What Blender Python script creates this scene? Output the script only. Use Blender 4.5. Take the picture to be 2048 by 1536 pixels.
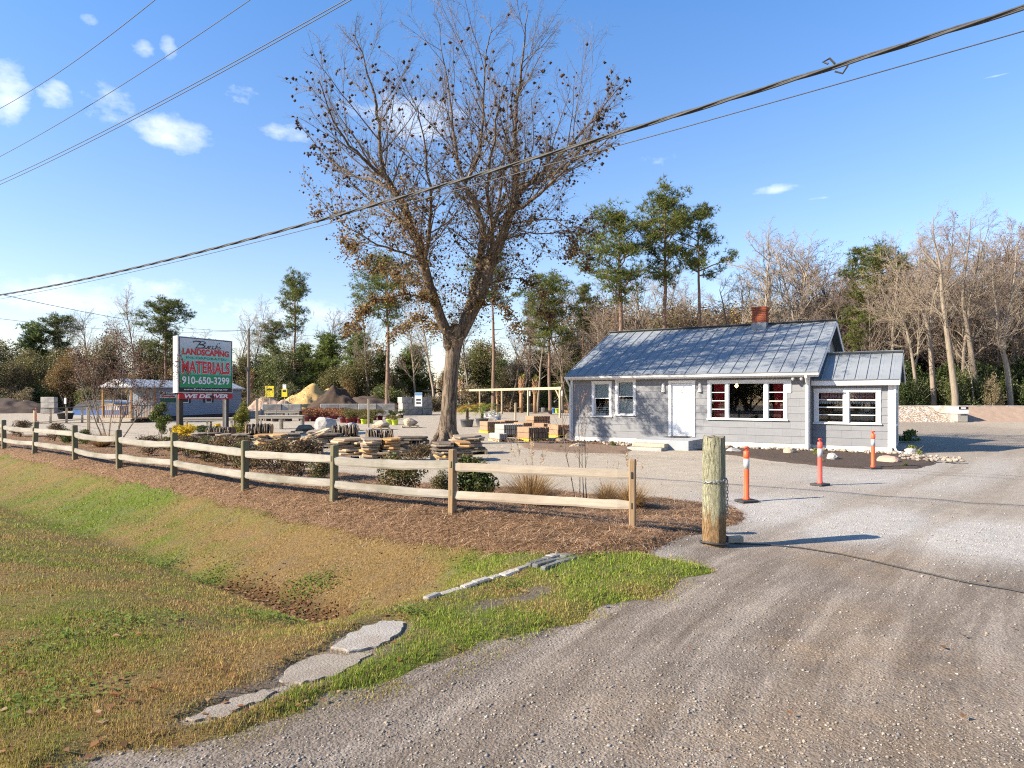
import bpy, bmesh, math, random
import numpy as np
from mathutils import Vector, Matrix, Quaternion

for o in list(bpy.data.objects):
    bpy.data.objects.remove(o)
random.seed(7)
RNG = np.random.default_rng(11)
scene = bpy.context.scene
COL = scene.collection

# ------------------------------------------------------------------ camera
F_PX, HORIZON, CAM_Z = 1361.5, 792.0, 1.9
cam_data = bpy.data.cameras.new("camera")
cam_data.sensor_width = 36.0
cam_data.lens = F_PX / 2048 * 36
cam_data.shift_y = (HORIZON - 768) / 2048
cam_data.clip_start, cam_data.clip_end = 0.05, 3000
camera = bpy.data.objects.new("camera", cam_data)
camera.location = (0, 0, CAM_Z)
camera.rotation_euler = (math.radians(90), 0, 0)
COL.objects.link(camera)
scene.camera = camera

# ------------------------------------------------------------------ light
SUN_ELEV, SUN_SHADOW_DIR = math.radians(30), math.radians(17)   # shadows fall along +X, a little +Y
EXPOSURE, SKY_STRENGTH, SUN_STRENGTH = 1.36, 0.074, 5.0
sd = Vector((math.cos(SUN_SHADOW_DIR) * math.cos(SUN_ELEV), math.sin(SUN_SHADOW_DIR) * math.cos(SUN_ELEV), -math.sin(SUN_ELEV)))
sun_data = bpy.data.lights.new("sun", 'SUN')
sun_data.energy, sun_data.angle, sun_data.color = SUN_STRENGTH, math.radians(0.53), (1.0, 0.88, 0.72)
sun = bpy.data.objects.new("sun", sun_data)
sun.rotation_euler = sd.to_track_quat('-Z', 'Y').to_euler()
sun.location = (-30, -15, 40)
COL.objects.link(sun)

world = bpy.data.worlds.new("World")
scene.world = world
world.use_nodes = True
WN, WL = world.node_tree.nodes, world.node_tree.links
WN.clear()

def wn(kind, **kw):
    n = WN.new(kind)
    for k, v in kw.items():
        setattr(n, k, v)
    return n

def wmath(op, a, b=None, c=None, clamp=False):
    n = wn('ShaderNodeMath', operation=op, use_clamp=clamp)
    for i, v in enumerate((a, b, c)):
        if v is None:
            continue
        if isinstance(v, (int, float)):
            n.inputs[i].default_value = v
        else:
            WL.new(v, n.inputs[i])
    return n.outputs[0]

sky = wn('ShaderNodeTexSky', sky_type='NISHITA', sun_disc=False)
sky.sun_elevation = SUN_ELEV
sky.sun_rotation = math.atan2(-sd.x, -sd.y)
sky.air_density, sky.dust_density, sky.ozone_density, sky.altitude = 1.0, 0.35, 2.2, 0
geo = wn('ShaderNodeTexCoord')
sep = wn('ShaderNodeSeparateXYZ')
WL.new(geo.outputs['Generated'], sep.inputs[0])
dx, dy, dz = sep.outputs
az = wmath('ARCTAN2', dx, dy)                  # azimuth, 0 = straight ahead
el = wmath('ARCSINE', dz)
def wnoise(scale, detail, vec, rough=0.55):
    n = wn('ShaderNodeTexNoise')
    n.inputs['Scale'].default_value, n.inputs['Detail'].default_value, n.inputs['Roughness'].default_value = scale, detail, rough
    WL.new(vec, n.inputs['Vector'])
    return n.outputs['Fac']
cmb = wn('ShaderNodeCombineXYZ')
WL.new(az, cmb.inputs[0]); WL.new(wmath('MULTIPLY', el, 1.7), cmb.inputs[1])
nz_big = wnoise(9, 7, cmb.outputs[0], 0.6)
nz_fine = wnoise(26, 6, cmb.outputs[0], 0.65)
nz = wmath('ADD', wmath('MULTIPLY', nz_big, 0.62), wmath('MULTIPLY', nz_fine, 0.38))
# small fair-weather clouds: (azimuth, elevation, half width, half height, density), in radians
def ae(px, py):
    u, w = (px - 1024) / F_PX, (HORIZON - py) / F_PX
    return math.atan2(u, 1), math.asin(w / math.sqrt(1 + u * u + w * w))
CLOUDS = [(18, 185, 48, 46, .95), (110, 200, 40, 28, .8), (215, 205, 70, 34, .62), (345, 262, 72, 27, .9), (370, 295, 40, 16, .7),
          (475, 192, 50, 15, .62), (282, 98, 26, 13, .7), (338, 92, 18, 26, .55), (575, 265, 55, 16, .66), (540, 222, 26, 9, .55), (820, 235, 120, 50, .8), (980, 260, 110, 36, .6), (150, 585, 300, 30, .66),
          (470, 620, 300, 26, .62), (1550, 378, 58, 16, .6), (1300, 322, 60, 22, .5), (-200, 300, 150, 40, .8), (-350, 480, 160, 30, .7), (2300, 350, 120, 30, .6), (1000, 655, 420, 26, .5), (2000, 150, 60, 14, .45), (1730, 118, 26, 8, .45), (180, 40, 20, 10, .55), (1650, 395, 40, 8, .45)]
mask = None
for (px, py, rx, ry, dens) in CLOUDS:
    a0, e0 = ae(px, py)
    a1, e1 = ae(px + rx, py - ry)
    dxn = wmath('MULTIPLY', wmath('SUBTRACT', az, a0), 1 / max(1e-3, abs(a1 - a0)))
    dyn = wmath('MULTIPLY', wmath('SUBTRACT', el, e0), 1 / max(1e-3, abs(e1 - e0)))
    r2 = wmath('ADD', wmath('MULTIPLY', dxn, dxn), wmath('MULTIPLY', dyn, dyn))
    m = wmath('MULTIPLY', wmath('SUBTRACT', 1.0, wmath('MULTIPLY', r2, 0.42), clamp=True), dens)
    mask = m if mask is None else wmath('MAXIMUM', mask, m)
scatter_noise = wnoise(2.1, 3, cmb.outputs[0])
mask = wmath('MAXIMUM', mask, wmath('MULTIPLY', wmath('SUBTRACT', scatter_noise, 0.50, clamp=True), 1.3))
cl = wmath('MULTIPLY', wmath('SUBTRACT', wmath('ADD', mask, wmath('MULTIPLY', nz, 2.3)), 1.62), 1.15, clamp=True)
cl = wmath('MULTIPLY', cl, 0.88)
ramp = wn('ShaderNodeValToRGB')                # clear winter air: deeper blue towards the zenith
ramp.color_ramp.elements[0].position, ramp.color_ramp.elements[0].color = 0.0, (1.30, 1.10, 1.08, 1)
ramp.color_ramp.elements[1].position, ramp.color_ramp.elements[1].color = 0.55, (0.76, 1.16, 1.52, 1)
WL.new(el, ramp.inputs[0])
hsv = wn('ShaderNodeMix', data_type='RGBA', blend_type='MULTIPLY')
hsv.inputs[0].default_value = 1.0
WL.new(sky.outputs[0], hsv.inputs[6]); WL.new(ramp.outputs[0], hsv.inputs[7])
mixc = wn('ShaderNodeMix', data_type='RGBA')
WL.new(cl, mixc.inputs[0])
WL.new(hsv.outputs[2], mixc.inputs[6])
mixc.inputs[7].default_value = (8.4, 8.5, 8.7, 1)
bg = wn('ShaderNodeBackground')
bg.inputs[1].default_value = SKY_STRENGTH
WL.new(mixc.outputs[2], bg.inputs[0])
wo = wn('ShaderNodeOutputWorld')
WL.new(bg.outputs[0], wo.inputs[0])

vs = scene.view_settings
vs.view_transform, vs.look, vs.exposure, vs.gamma = 'Standard', 'None', EXPOSURE, 1.0
vs.use_curve_mapping = False
cy = scene.cycles
cy.use_denoising = False
cy.pixel_filter_type, cy.filter_width = 'BLACKMAN_HARRIS', 1.15
try:
    cy.denoiser = 'OPENIMAGEDENOISE'
    cy.denoising_prefilter = 'ACCURATE'
except Exception:
    pass
cy.max_bounces, cy.diffuse_bounces, cy.glossy_bounces, cy.transmission_bounces, cy.transparent_max_bounces = 6, 3, 3, 4, 6
cy.caustics_reflective = cy.caustics_refractive = False

# ------------------------------------------------------------------ numeric helpers
def _hash(ix, iy, seed):
    h = (ix * 374761393 + iy * 668265263 + seed * 1442695041) & 0xFFFFFFFF
    h = ((h ^ (h >> 13)) * 1274126177) & 0xFFFFFFFF
    return ((h ^ (h >> 16)) & 0xFFFF) / 65535.0

def vnoise(x, y, seed=0):
    x, y = np.asarray(x, float), np.asarray(y, float)
    ix, iy = np.floor(x).astype(np.int64), np.floor(y).astype(np.int64)
    fx, fy = x - ix, y - iy
    fx, fy = fx * fx * (3 - 2 * fx), fy * fy * (3 - 2 * fy)
    a, b = _hash(ix, iy, seed), _hash(ix + 1, iy, seed)
    c, d = _hash(ix, iy + 1, seed), _hash(ix + 1, iy + 1, seed)
    return (a * (1 - fx) + b * fx) * (1 - fy) + (c * (1 - fx) + d * fx) * fy

def fbm(x, y, seed=0, octs=4):
    s, amp, tot = 0, 1.0, 0
    for i in range(octs):
        s = s + amp * vnoise(np.asarray(x) * 2 ** i, np.asarray(y) * 2 ** i, seed + i * 17)
        tot += amp
        amp *= 0.5
    return s / tot

def sstep(a, b, x):
    t = np.clip((np.asarray(x, float) - a) / (b - a), 0, 1)
    return t * t * (3 - 2 * t)

# ground frame: a runs along the road to the far left, b runs away from the road
def ab(x, y):
    return -0.8 * x + 0.6 * y, 0.6 * x + 0.8 * y

def from_ab(a, b):
    return -0.8 * a + 0.6 * b, 0.6 * a + 0.8 * b

def H(x, y):
    """terrain height"""
    x, y = np.asarray(x, float), np.asarray(y, float)
    a, b = ab(x, y)
    b0 = 4.65 + 0.04 * a
    dd = b - b0
    near = 1 - sstep(0, 2.6, -dd)
    far = 1 - sstep(0, 2.3, dd)
    prof = np.where(dd < 0, near, far)
    ditch = -0.50 * prof * sstep(4.35, 5.6, a) - 0.20 * np.exp(-(np.minimum(dd + .05, 0) / .42) ** 2 - (np.maximum(dd + .05, 0) / .30) ** 2) * sstep(4.7, 5.5, a) * (1 - .6 * sstep(8, 12, a))
    berm = 0.22 * np.exp(-((b - 7.7) / 1.1) ** 2) * sstep(1.0, 7.0, a) * (1 - sstep(60, 90, a))
    wob = (fbm(x * 0.5, y * 0.5, 3, 3) - 0.5) * 0.05 * (1 - sstep(25, 45, np.hypot(x, y)))
    return ditch + berm + wob

def h1(x, y):
    return float(H(x, y))

def gp(px, py, dz=0.0):
    """ground point seen at a photograph pixel"""
    z = 0.0
    for _ in range(25):
        y = F_PX * (CAM_Z - z) / max(4.0, py - HORIZON)
        x = (px - 1024) / F_PX * y
        z = 0.5 * z + 0.5 * (h1(x, y) + dz)
    return x, y

def pw(px, py, y):
    """world point at depth y behind a photograph pixel"""
    return Vector(((px - 1024) / F_PX * y, y, CAM_Z - (py - HORIZON) / F_PX * y))

def poly_sd(px, py, poly):
    """signed distance, positive inside"""
    px, py = np.asarray(px, float), np.asarray(py, float)
    d2 = np.full(px.shape, 1e18)
    ins = np.zeros(px.shape, bool)
    n = len(poly)
    for i in range(n):
        ax, ay = poly[i]
        bx, by = poly[(i + 1) % n]
        ex, ey = bx - ax, by - ay
        L = ex * ex + ey * ey + 1e-12
        t = np.clip(((px - ax) * ex + (py - ay) * ey) / L, 0, 1)
        d2 = np.minimum(d2, (px - ax - t * ex) ** 2 + (py - ay - t * ey) ** 2)
        if ay != by:
            c = ((ay > py) != (by > py)) & (px < (bx - ax) * (py - ay) / (by - ay) + ax)
            ins ^= c
    d = np.sqrt(d2)
    return np.where(ins, d, -d)

# ------------------------------------------------------------------ object helpers
def obj(name, me, parent=None):
    o = bpy.data.objects.new(name, me)
    COL.objects.link(o)
    if parent is not None:
        o.parent = parent
    return o

def tag(o, label=None, cat=None, group=None, kind=None):
    if label: o['label'] = label
    if cat: o['category'] = cat
    if group: o['group'] = group
    if kind: o['kind'] = kind
    return o

def thing(name, label, cat, loc=(0, 0, 0), rz=0.0, group=None):
    o = obj(name, None)
    o.empty_display_size = 0.2
    o.location, o.rotation_euler = loc, (0, 0, rz)
    return tag(o, label, cat, group)

def copy_tree(o, parent=None):
    c = o.copy()
    COL.objects.link(c)
    c.parent = parent
    for ch in list(o.children):
        copy_tree(ch, c)
    return c

class MB:
    """collects geometry for one mesh"""
    def __init__(self):
        self.v, self.f, self.c = [], [], []

    def add(self, verts, faces):
        k = len(self.v)
        self.v.extend(verts)
        self.f.extend([tuple(i + k for i in f) for f in faces])

    def box(self, c, s, R=None, bev=0.0):
        hx, hy, hz = s[0] / 2, s[1] / 2, s[2] / 2
        if bev <= 0:
            vs = [(x * hx, y * hy, z * hz) for x in (-1, 1) for y in (-1, 1) for z in (-1, 1)]
            fs = [(0, 1, 3, 2), (4, 6, 7, 5), (0, 4, 5, 1), (2, 3, 7, 6), (0, 2, 6, 4), (1, 5, 7, 3)]
        else:
            b = min(bev, hx * .9, hy * .9, hz * .9)
            vs, idx = [], {}
            for x in (-1, 1):
                for y in (-1, 1):
                    for z in (-1, 1):
                        idx[(x, y, z, 0)] = len(vs); vs.append((x * hx, y * (hy - b), z * (hz - b)))
                        idx[(x, y, z, 1)] = len(vs); vs.append((x * (hx - b), y * hy, z * (hz - b)))
                        idx[(x, y, z, 2)] = len(vs); vs.append((x * (hx - b), y * (hy - b), z * hz))
            I = lambda x, y, z, k: idx[(x, y, z, k)]
            fs = []
            for q in (-1, 1):
                f = [I(q, -1, -1, 0), I(q, 1, -1, 0), I(q, 1, 1, 0), I(q, -1, 1, 0)]; fs.append(f if q > 0 else f[::-1])
                f = [I(-1, q, -1, 1), I(-1, q, 1, 1), I(1, q, 1, 1), I(1, q, -1, 1)]; fs.append(f if q > 0 else f[::-1])
                f = [I(-1, -1, q, 2), I(1, -1, q, 2), I(1, 1, q, 2), I(-1, 1, q, 2)]; fs.append(f if q > 0 else f[::-1])
            for p in (-1, 1):
                for q in (-1, 1):
                    fs.append([I(p, q, -1, 0), I(p, q, -1, 1), I(p, q, 1, 1), I(p, q, 1, 0)])
                    fs.append([I(p, -1, q, 0), I(p, 1, q, 0), I(p, 1, q, 2), I(p, -1, q, 2)])
                    fs.append([I(-1, p, q, 1), I(1, p, q, 1), I(1, p, q, 2), I(-1, p, q, 2)])
                    for r in (-1, 1):
                        fs.append([I(p, q, r, 0), I(p, q, r, 1), I(p, q, r, 2)])
        if R is not None:
            vs = [tuple(R @ Vector(v)) for v in vs]
        self.add([(v[0] + c[0], v[1] + c[1], v[2] + c[2]) for v in vs], fs)
        return self

    def span(self, lo, hi, bev=0.0):
        return self.box([(a + b) / 2 for a, b in zip(lo, hi)], [abs(b - a) for a, b in zip(lo, hi)], None, bev)

    def bar(self, p, q, w, h, bev=0.0, up=Vector((0, 0, 1))):
        p, q = Vector(p), Vector(q)
        d = q - p
        L = d.length
        if L < 1e-6:
            return self
        x = d / L
        y = up.cross(x)
        if y.length < 1e-4:
            y = Vector((0, 1, 0)).cross(x)
        y.normalize()
        z = x.cross(y)
        R = Matrix((x, y, z)).transposed()
        return self.box((p + q) / 2, (L, w, h), R, bev)

    def tube(self, path, radii, n=6, cap=True, tip=False):
        path = [Vector(p) for p in path]
        if isinstance(radii, (int, float)):
            radii = [radii] * len(path)
        vs, fs = [], []
        ref = None
        m = len(path)
        for i, p in enumerate(path):
            d = (path[min(i + 1, m - 1)] - path[max(i - 1, 0)])
            if d.length < 1e-9:
                d = Vector((0, 0, 1))
            d.normalize()
            if ref is None:
                ref = Vector((1, 0, 0)) if abs(d.x) < 0.8 else Vector((0, 1, 0))
            ref = ref - d * ref.dot(d)
            ref.normalize()
            w = d.cross(ref)
            if tip and i == m - 1:
                vs.append(tuple(p))
            else:
                r = radii[i]
                for k in range(n):
                    t = 2 * math.pi * k / n
                    c, s = math.cos(t) * r, math.sin(t) * r
                    vs.append((p.x + ref.x * c + w.x * s, p.y + ref.y * c + w.y * s, p.z + ref.z * c + w.z * s))
        for i in range(m - 1):
            for k in range(n):
                k2 = (k + 1) % n
                if tip and i == m - 2:
                    fs.append((i * n + k, i * n + k2, (m - 1) * n))
                else:
                    fs.append((i * n + k, i * n + k2, (i + 1) * n + k2, (i + 1) * n + k))
        if cap:
            fs.append(tuple(range(n - 1, -1, -1)))
            if not tip:
                fs.append(tuple((m - 1) * n + k for k in range(n)))
        self.add(vs, fs)
        return self

    def lathe(self, prof, n=16, c=(0, 0, 0)):
        vs, fs = [], []
        for (r, z) in prof:
            for k in range(n):
                t = 2 * math.pi * k / n
                vs.append((c[0] + r * math.cos(t), c[1] + r * math.sin(t), c[2] + z))
        for i in range(len(prof) - 1):
            for k in range(n):
                k2 = (k + 1) % n
                fs.append((i * n + k, i * n + k2, (i + 1) * n + k2, (i + 1) * n + k))
        fs.append(tuple(range(n - 1, -1, -1)))
        fs.append(tuple((len(prof) - 1) * n + k for k in range(n)))
        self.add(vs, fs)
        return self

    def build(self, name, mat=None, parent=None, smooth=False, loc=None):
        me = bpy.data.meshes.new(name)
        me.from_pydata(self.v, [], self.f)
        if smooth:
            me.polygons.foreach_set('use_smooth', [True] * len(me.polygons))
        if mat:
            me.materials.append(mat)
        me.update()
        o = obj(name, me, parent)
        if loc is not None:
            o.location = loc
        return o

def np_mesh(name, V, Fc, mat, parent=None, col=None, smooth=False, attrs=None):
    """mesh from arrays; Fc is (n,3) or (n,4)"""
    me = bpy.data.meshes.new(name)
    V = np.ascontiguousarray(V, np.float32)
    Fc = np.ascontiguousarray(Fc, np.int32)
    k = Fc.shape[1]
    me.vertices.add(len(V)); me.vertices.foreach_set('co', V.ravel())
    me.loops.add(Fc.size); me.loops.foreach_set('vertex_index', Fc.ravel())
    me.polygons.add(len(Fc))
    me.polygons.foreach_set('loop_start', np.arange(0, Fc.size, k, dtype=np.int32))
    if smooth:
        me.polygons.foreach_set('use_smooth', np.ones(len(Fc), bool))
    me.update(calc_edges=True)
    if col is not None:
        ca = me.color_attributes.new('Col', 'FLOAT_COLOR', 'POINT')
        c4 = np.ones((len(V), 4), np.float32); c4[:, :3] = col
        ca.data.foreach_set('color', c4.ravel())
    for nm, arr in (attrs or {}).items():
        at = me.attributes.new(nm, 'FLOAT', 'POINT')
        at.data.foreach_set('value', np.ascontiguousarray(arr, np.float32))
    if mat:
        me.materials.append(mat)
    return obj(name, me, parent)

# ------------------------------------------------------------------ materials
class NT:
    def __init__(self, name):
        self.m = bpy.data.materials.new(name)
        self.m.use_nodes = True
        self.t = self.m.node_tree
        self.N, self.L = self.t.nodes, self.t.links
        self.N.clear()
        self.out = self.N.new('ShaderNodeOutputMaterial')
        self.tc = self.N.new('ShaderNodeTexCoord')

    def link(self, a, sock):
        if hasattr(a, 'links') or hasattr(a, 'is_linked'):
            self.L.new(a, sock)
        else:
            if isinstance(a, (tuple, list)) and len(a) == 3 and sock.type == 'RGBA':
                a = (*a, 1)
            sock.default_value = a

    def math(self, op, a, b=None, c=None, clamp=False):
        n = self.N.new('ShaderNodeMath'); n.operation = op; n.use_clamp = clamp
        for i, v in enumerate((a, b, c)):
            if v is not None:
                self.link(v, n.inputs[i])
        return n.outputs[0]

    def mix(self, fac, a, b, mode='MIX'):
        n = self.N.new('ShaderNodeMix'); n.data_type = 'RGBA'; n.blend_type = mode
        self.link(fac, n.inputs[0]); self.link(a, n.inputs[6]); self.link(b, n.inputs[7])
        return n.outputs[2]

    def noise(self, scale, detail=5, rough=.6, vec=None, dist=0):
        n = self.N.new('ShaderNodeTexNoise')
        n.inputs['Scale'].default_value, n.inputs['Detail'].default_value = scale, detail
        n.inputs['Roughness'].default_value, n.inputs['Distortion'].default_value = rough, dist
        self.link(vec if vec is not None else self.tc.outputs['Object'], n.inputs['Vector'])
        return n.outputs['Fac']

    def voro(self, scale, vec=None, feature='F1', out='Distance'):
        n = self.N.new('ShaderNodeTexVoronoi'); n.feature = feature
        n.inputs['Scale'].default_value = scale
        self.link(vec if vec is not None else self.tc.outputs['Object'], n.inputs['Vector'])
        return n.outputs[out]

    def mapping(self, scale=(1, 1, 1), rot=(0, 0, 0), loc=(0, 0, 0), vec=None):
        n = self.N.new('ShaderNodeMapping')
        n.inputs['Scale'].default_value, n.inputs['Rotation'].default_value, n.inputs['Location'].default_value = scale, rot, loc
        self.link(vec if vec is not None else self.tc.outputs['Object'], n.inputs['Vector'])
        return n.outputs[0]

    def ramp(self, fac, stops, interp='LINEAR'):
        n = self.N.new('ShaderNodeValToRGB'); n.color_ramp.interpolation = interp
        r = n.color_ramp
        while len(r.elements) < len(stops):
            r.elements.new(0.5)
        for e, (p, c) in zip(r.elements, stops):
            e.position = p
            e.color = (*c, 1) if isinstance(c, (tuple, list)) else (c, c, c, 1)
        self.link(fac, n.inputs[0])
        return n.outputs[0]

    def attr(self, name, out='Color'):
        n = self.N.new('ShaderNodeAttribute'); n.attribute_name = name
        return n.outputs[out]

    def rnd(self):
        return self.N.new('ShaderNodeObjectInfo').outputs['Random']

    def finish(self, color, rough=.8, bump=None, bstr=.3, bdist=.01, metal=0, spec=.3, transl=0, emit=None, estr=0):
        p = self.N.new('ShaderNodeBsdfPrincipled')
        self.link(color, p.inputs['Base Color']); self.link(rough, p.inputs['Roughness'])
        p.inputs['Metallic'].default_value = metal
        p.inputs['Specular IOR Level'].default_value = spec
        if emit is not None:
            self.link(emit, p.inputs['Emission Color']); p.inputs['Emission Strength'].default_value = estr
        if bump is not None:
            b = self.N.new('ShaderNodeBump')
            b.inputs['Strength'].default_value, b.inputs['Distance'].default_value = bstr, bdist
            self.link(bump, b.inputs['Height'])
            self.L.new(b.outputs[0], p.inputs['Normal'])
        s = p.outputs[0]
        if transl > 0:
            t = self.N.new('ShaderNodeBsdfTranslucent'); self.link(color, t.inputs[0])
            mx = self.N.new('ShaderNodeMixShader'); mx.inputs[0].default_value = transl
            self.L.new(s, mx.inputs[1]); self.L.new(t.outputs[0], mx.inputs[2])
            s = mx.outputs[0]
        self.L.new(s, self.out.inputs[0])
        return self.m

def pm(name, c1, c2=None, scale=6, rough=.8, bump=0, bscale=None, metal=0, rnd=0, spec=.3, stretch=None, attr=False, transl=0, c3=None, fine=None):
    """noise-varied paint/stone/wood material"""
    k = NT(name)
    vec = k.mapping(stretch) if stretch else None
    n = k.noise(scale, 6, .62, vec)
    if attr:
        a = k.attr('Col')
        col = k.mix(1.0, a, k.ramp(n, [(.25, .72), (.75, 1.25)]), 'MULTIPLY')
    else:
        col = k.mix(k.ramp(n, [(.3, 0.), (.7, 1.)]), c1, c2 if c2 else tuple(x * .8 for x in c1))
        if c3:
            n3 = k.noise(scale * .35, 4, .6, vec)
            col = k.mix(k.ramp(n3, [(.52, 0.), (.68, 1.)]), col, c3)
    if rnd:
        r = k.rnd()
        v = k.math('MULTIPLY_ADD', r, rnd * 2, 1 - rnd)
        cx = k.N.new('ShaderNodeCombineXYZ')
        for i in range(3):
            k.L.new(v, cx.inputs[i])
        col = k.mix(1.0, col, cx.outputs[0], 'MULTIPLY')
    b = None
    if bump:
        b = k.noise(bscale or scale * 4, 6, .65, vec)
    return k.finish(col, rough, b, min(1, bump), .02 if bump else .01, metal, spec, transl)
# ------------------------------------------------------------------ ground regions
def wpoly(pixels):
    return [gp(*p) for p in pixels]

STRAW_FRONT = [(0, 917), (150, 948), (290, 982), (440, 1020), (600, 1058), (740, 1082), (850, 1100), (1000, 1120), (1085, 1116)]
straw_front_w = wpoly(STRAW_FRONT)
LAWN = [from_ab(45, 6.6)] + [(q[0] + .18, q[1] + .24) for q in straw_front_w] + wpoly([(1125, 1112), (1200, 1102), (1290, 1106), (1420, 1136), (1380, 1158), (1290, 1192), (1180, 1225), (1080, 1262), (960, 1300),
        (830, 1348), (700, 1395), (560, 1440), (430, 1482), (300, 1512), (150, 1545), (0, 1590)]) + [from_ab(9, 0.6), from_ab(45, 0.4)]
STRAW = [from_ab(45, 6.0)] + straw_front_w + wpoly([(1180, 1122), (1280, 1106), (1330, 1088), (1400, 1068), (1470, 1044), (1490, 1028), (1460, 1012), (1380, 1004), (1300, 998),
        (1180, 988), (1080, 980), (980, 974), (860, 970), (740, 952), (640, 944), (540, 930), (440, 908), (300, 886), (150, 874), (0, 868)]) + [from_ab(45, 10.2)]
# patches that show bare compacted dirt inside the verge
BARE = [gp(620, 1345) + (.60, .30), gp(500, 1395) + (.50, .22), gp(980, 1215) + (.34, .16), gp(1060, 1195) + (.38, .15), gp(735, 1275) + (.45, .24), gp(440, 1425) + (.4, .16), gp(700, 1325) + (.5, .22)]
GREEN = [(60, 1000, .9, .95), (250, 1010, 1.3, 1.0), (200, 1050, 1.0, .5), (130, 1020, 1.2, .9), (330, 985, .9, .7), (520, 1018, .8, .75), (180, 1075, .5, .6), (420, 1160, .5, .8), (330, 1130, .7, .4), (180, 1260, .8, .35), (60, 1240, .7, .4),
         (930, 1135, .5, 1.), (1000, 1125, .45, 1.), (860, 1120, .35, .7), (1200, 1125, .6, 1.25), (1290, 1140, .55, 1.2), (1120, 1150, .35, .9), (1380, 1140, .3, 1.),
         (1180, 1195, .4, 1.1), (1080, 1200, .25, .8), (950, 1240, .35, 1.2), (1050, 1255, .35, 1.1), (870, 1245, .25, 1.1), (850, 1300, .28, 1.2), (760, 1335, .3, 1.15), (680, 1370, .25, 1.1), (590, 1395, .2, .95), (960, 1275, .3, 1.),
         (500, 1240, .5, .5), (150, 1370, .6, .45), (60, 1450, .45, .4), (300, 1290, .7, .35), (600, 1250, .3, .5), (40, 1120, 1.0, .45)]
GREEN = [gp(a, b) + (r, g) for a, b, r, g in GREEN]
BROWN = [gp(a, b) + (r, g) for a, b, r, g in [(740, 1120, .9, .9), (640, 1140, .7, .7), (850, 1160, .6, .9), (560, 1100, .8, .6), (700, 1180, .5, 1.), (450, 1040, .9, .5), (250, 1320, .7, .4), (350, 1370, .5, .6), (120, 960, 1.5, .5), (230, 1420, .5, .6), (480, 1350, .5, .7), (600, 1225, .35, .9), (660, 1220, .3, 1.)]]

def greenness(x, y):
    g = 0.36 + 0.9 * (fbm(x * 0.7 + 9, y * 0.7, 21, 4) - 0.5) + 1.0 * (fbm(x * 2.9, y * 2.9, 5, 4) - .5) + .7 * (fbm(x * 9, y * 9, 15, 2) - .5)
    for (cx, cy, r, v) in GREEN:
        g = g + v * np.exp(-((x - cx) ** 2 + (y - cy) ** 2) / (r * r) * 1.4) * .62
    for (cx, cy, r, v) in BROWN:
        g = g - v * np.exp(-((x - cx) ** 2 + (y - cy) ** 2) / (r * r)) * .5
    return np.clip(g, 0, 1.15)

def bareness(x, y):
    g = np.zeros(np.shape(x))
    for (cx, cy, rl, rw) in BARE:
        a, b = (x - cx) * .63 + (y - cy) * .77, -(x - cx) * .77 + (y - cy) * .63
        g = np.maximum(g, 1.25 - (a / rl) ** 2 - (b / rw) ** 2)
    return np.clip(g + (fbm(x * 6, y * 6, 61, 3) - .5) * 1.2, 0, 1)

def grass_color(x, y, g):
    straw = np.array((0.41, 0.265, 0.10)); mid = np.array((0.325, 0.275, 0.072)); green = np.array((0.215, 0.285, 0.034))
    g = np.asarray(g)[..., None]
    lo = straw + (mid - straw) * np.clip(g / .45, 0, 1)
    return lo + (green - lo) * np.clip((g - .45) / .55, 0, 1)

def grid_mesh(xs, ys, zfun, mat, name, keep=None, colfun=None, attrs=None):
    X, Y = np.meshgrid(xs, ys)
    Z = zfun(X, Y)
    nx, ny = len(xs), len(ys)
    V = np.stack([X, Y, Z], -1).reshape(-1, 3)
    i = np.arange(nx * ny).reshape(ny, nx)
    Fq = np.stack([i[:-1, :-1], i[:-1, 1:], i[1:, 1:], i[1:, :-1]], -1).reshape(-1, 4)
    if keep is not None:
        kv = keep(X, Y).ravel()
        Fq = Fq[kv[Fq].any(1)]
        used = np.unique(Fq)
        re = np.full(len(V), -1); re[used] = np.arange(len(used))
        V, Fq = V[used], re[Fq]
    col = colfun(V[:, 0], V[:, 1]) if colfun else None
    at = {k: f(V[:, 0], V[:, 1]) for k, f in (attrs or {}).items()}
    return np_mesh(name, V, Fq, mat, col=col, smooth=True, attrs=at)

def graded(lo, hi, fine_lo, fine_hi, step, grow=1.18):
    mid = list(np.arange(fine_lo, fine_hi + 1e-6, step))
    up, s, p = [], step, fine_hi
    while p < hi:
        s *= grow; p += s; up.append(min(p, hi))
    dn, s, p = [], step, fine_lo
    while p > lo:
        s *= grow; p -= s; dn.append(max(p, lo))
    return np.array(dn[::-1] + mid + up)

# the drive: tyre tracks curve from the road towards the gap between house and bins
TRACK = [(-0.7, 2.0), (0.2, 3.5), (1.4, 5.6), (3.3, 8.0), (6.5, 11.5), (11.5, 16.5), (19, 26), (26, 40), (30, 60)]
def track_uw(x, y):
    x, y = np.asarray(x, float), np.asarray(y, float)
    best = np.full(x.shape, 1e9); u = np.zeros(x.shape); w = np.zeros(x.shape); acc = 0
    for i in range(len(TRACK) - 1):
        (ax, ay), (bx, by) = TRACK[i], TRACK[i + 1]
        ex, ey = bx - ax, by - ay; L = math.hypot(ex, ey)
        t = np.clip(((x - ax) * ex + (y - ay) * ey) / L ** 2, 0, 1)
        d2 = (x - ax - t * ex) ** 2 + (y - ay - t * ey) ** 2
        lat = ((x - ax) * ey - (y - ay) * ex) / L
        m = d2 < best
        best = np.where(m, d2, best); u = np.where(m, lat, u); w = np.where(m, acc + t * L, w)
        acc += L
    return u, w

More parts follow.
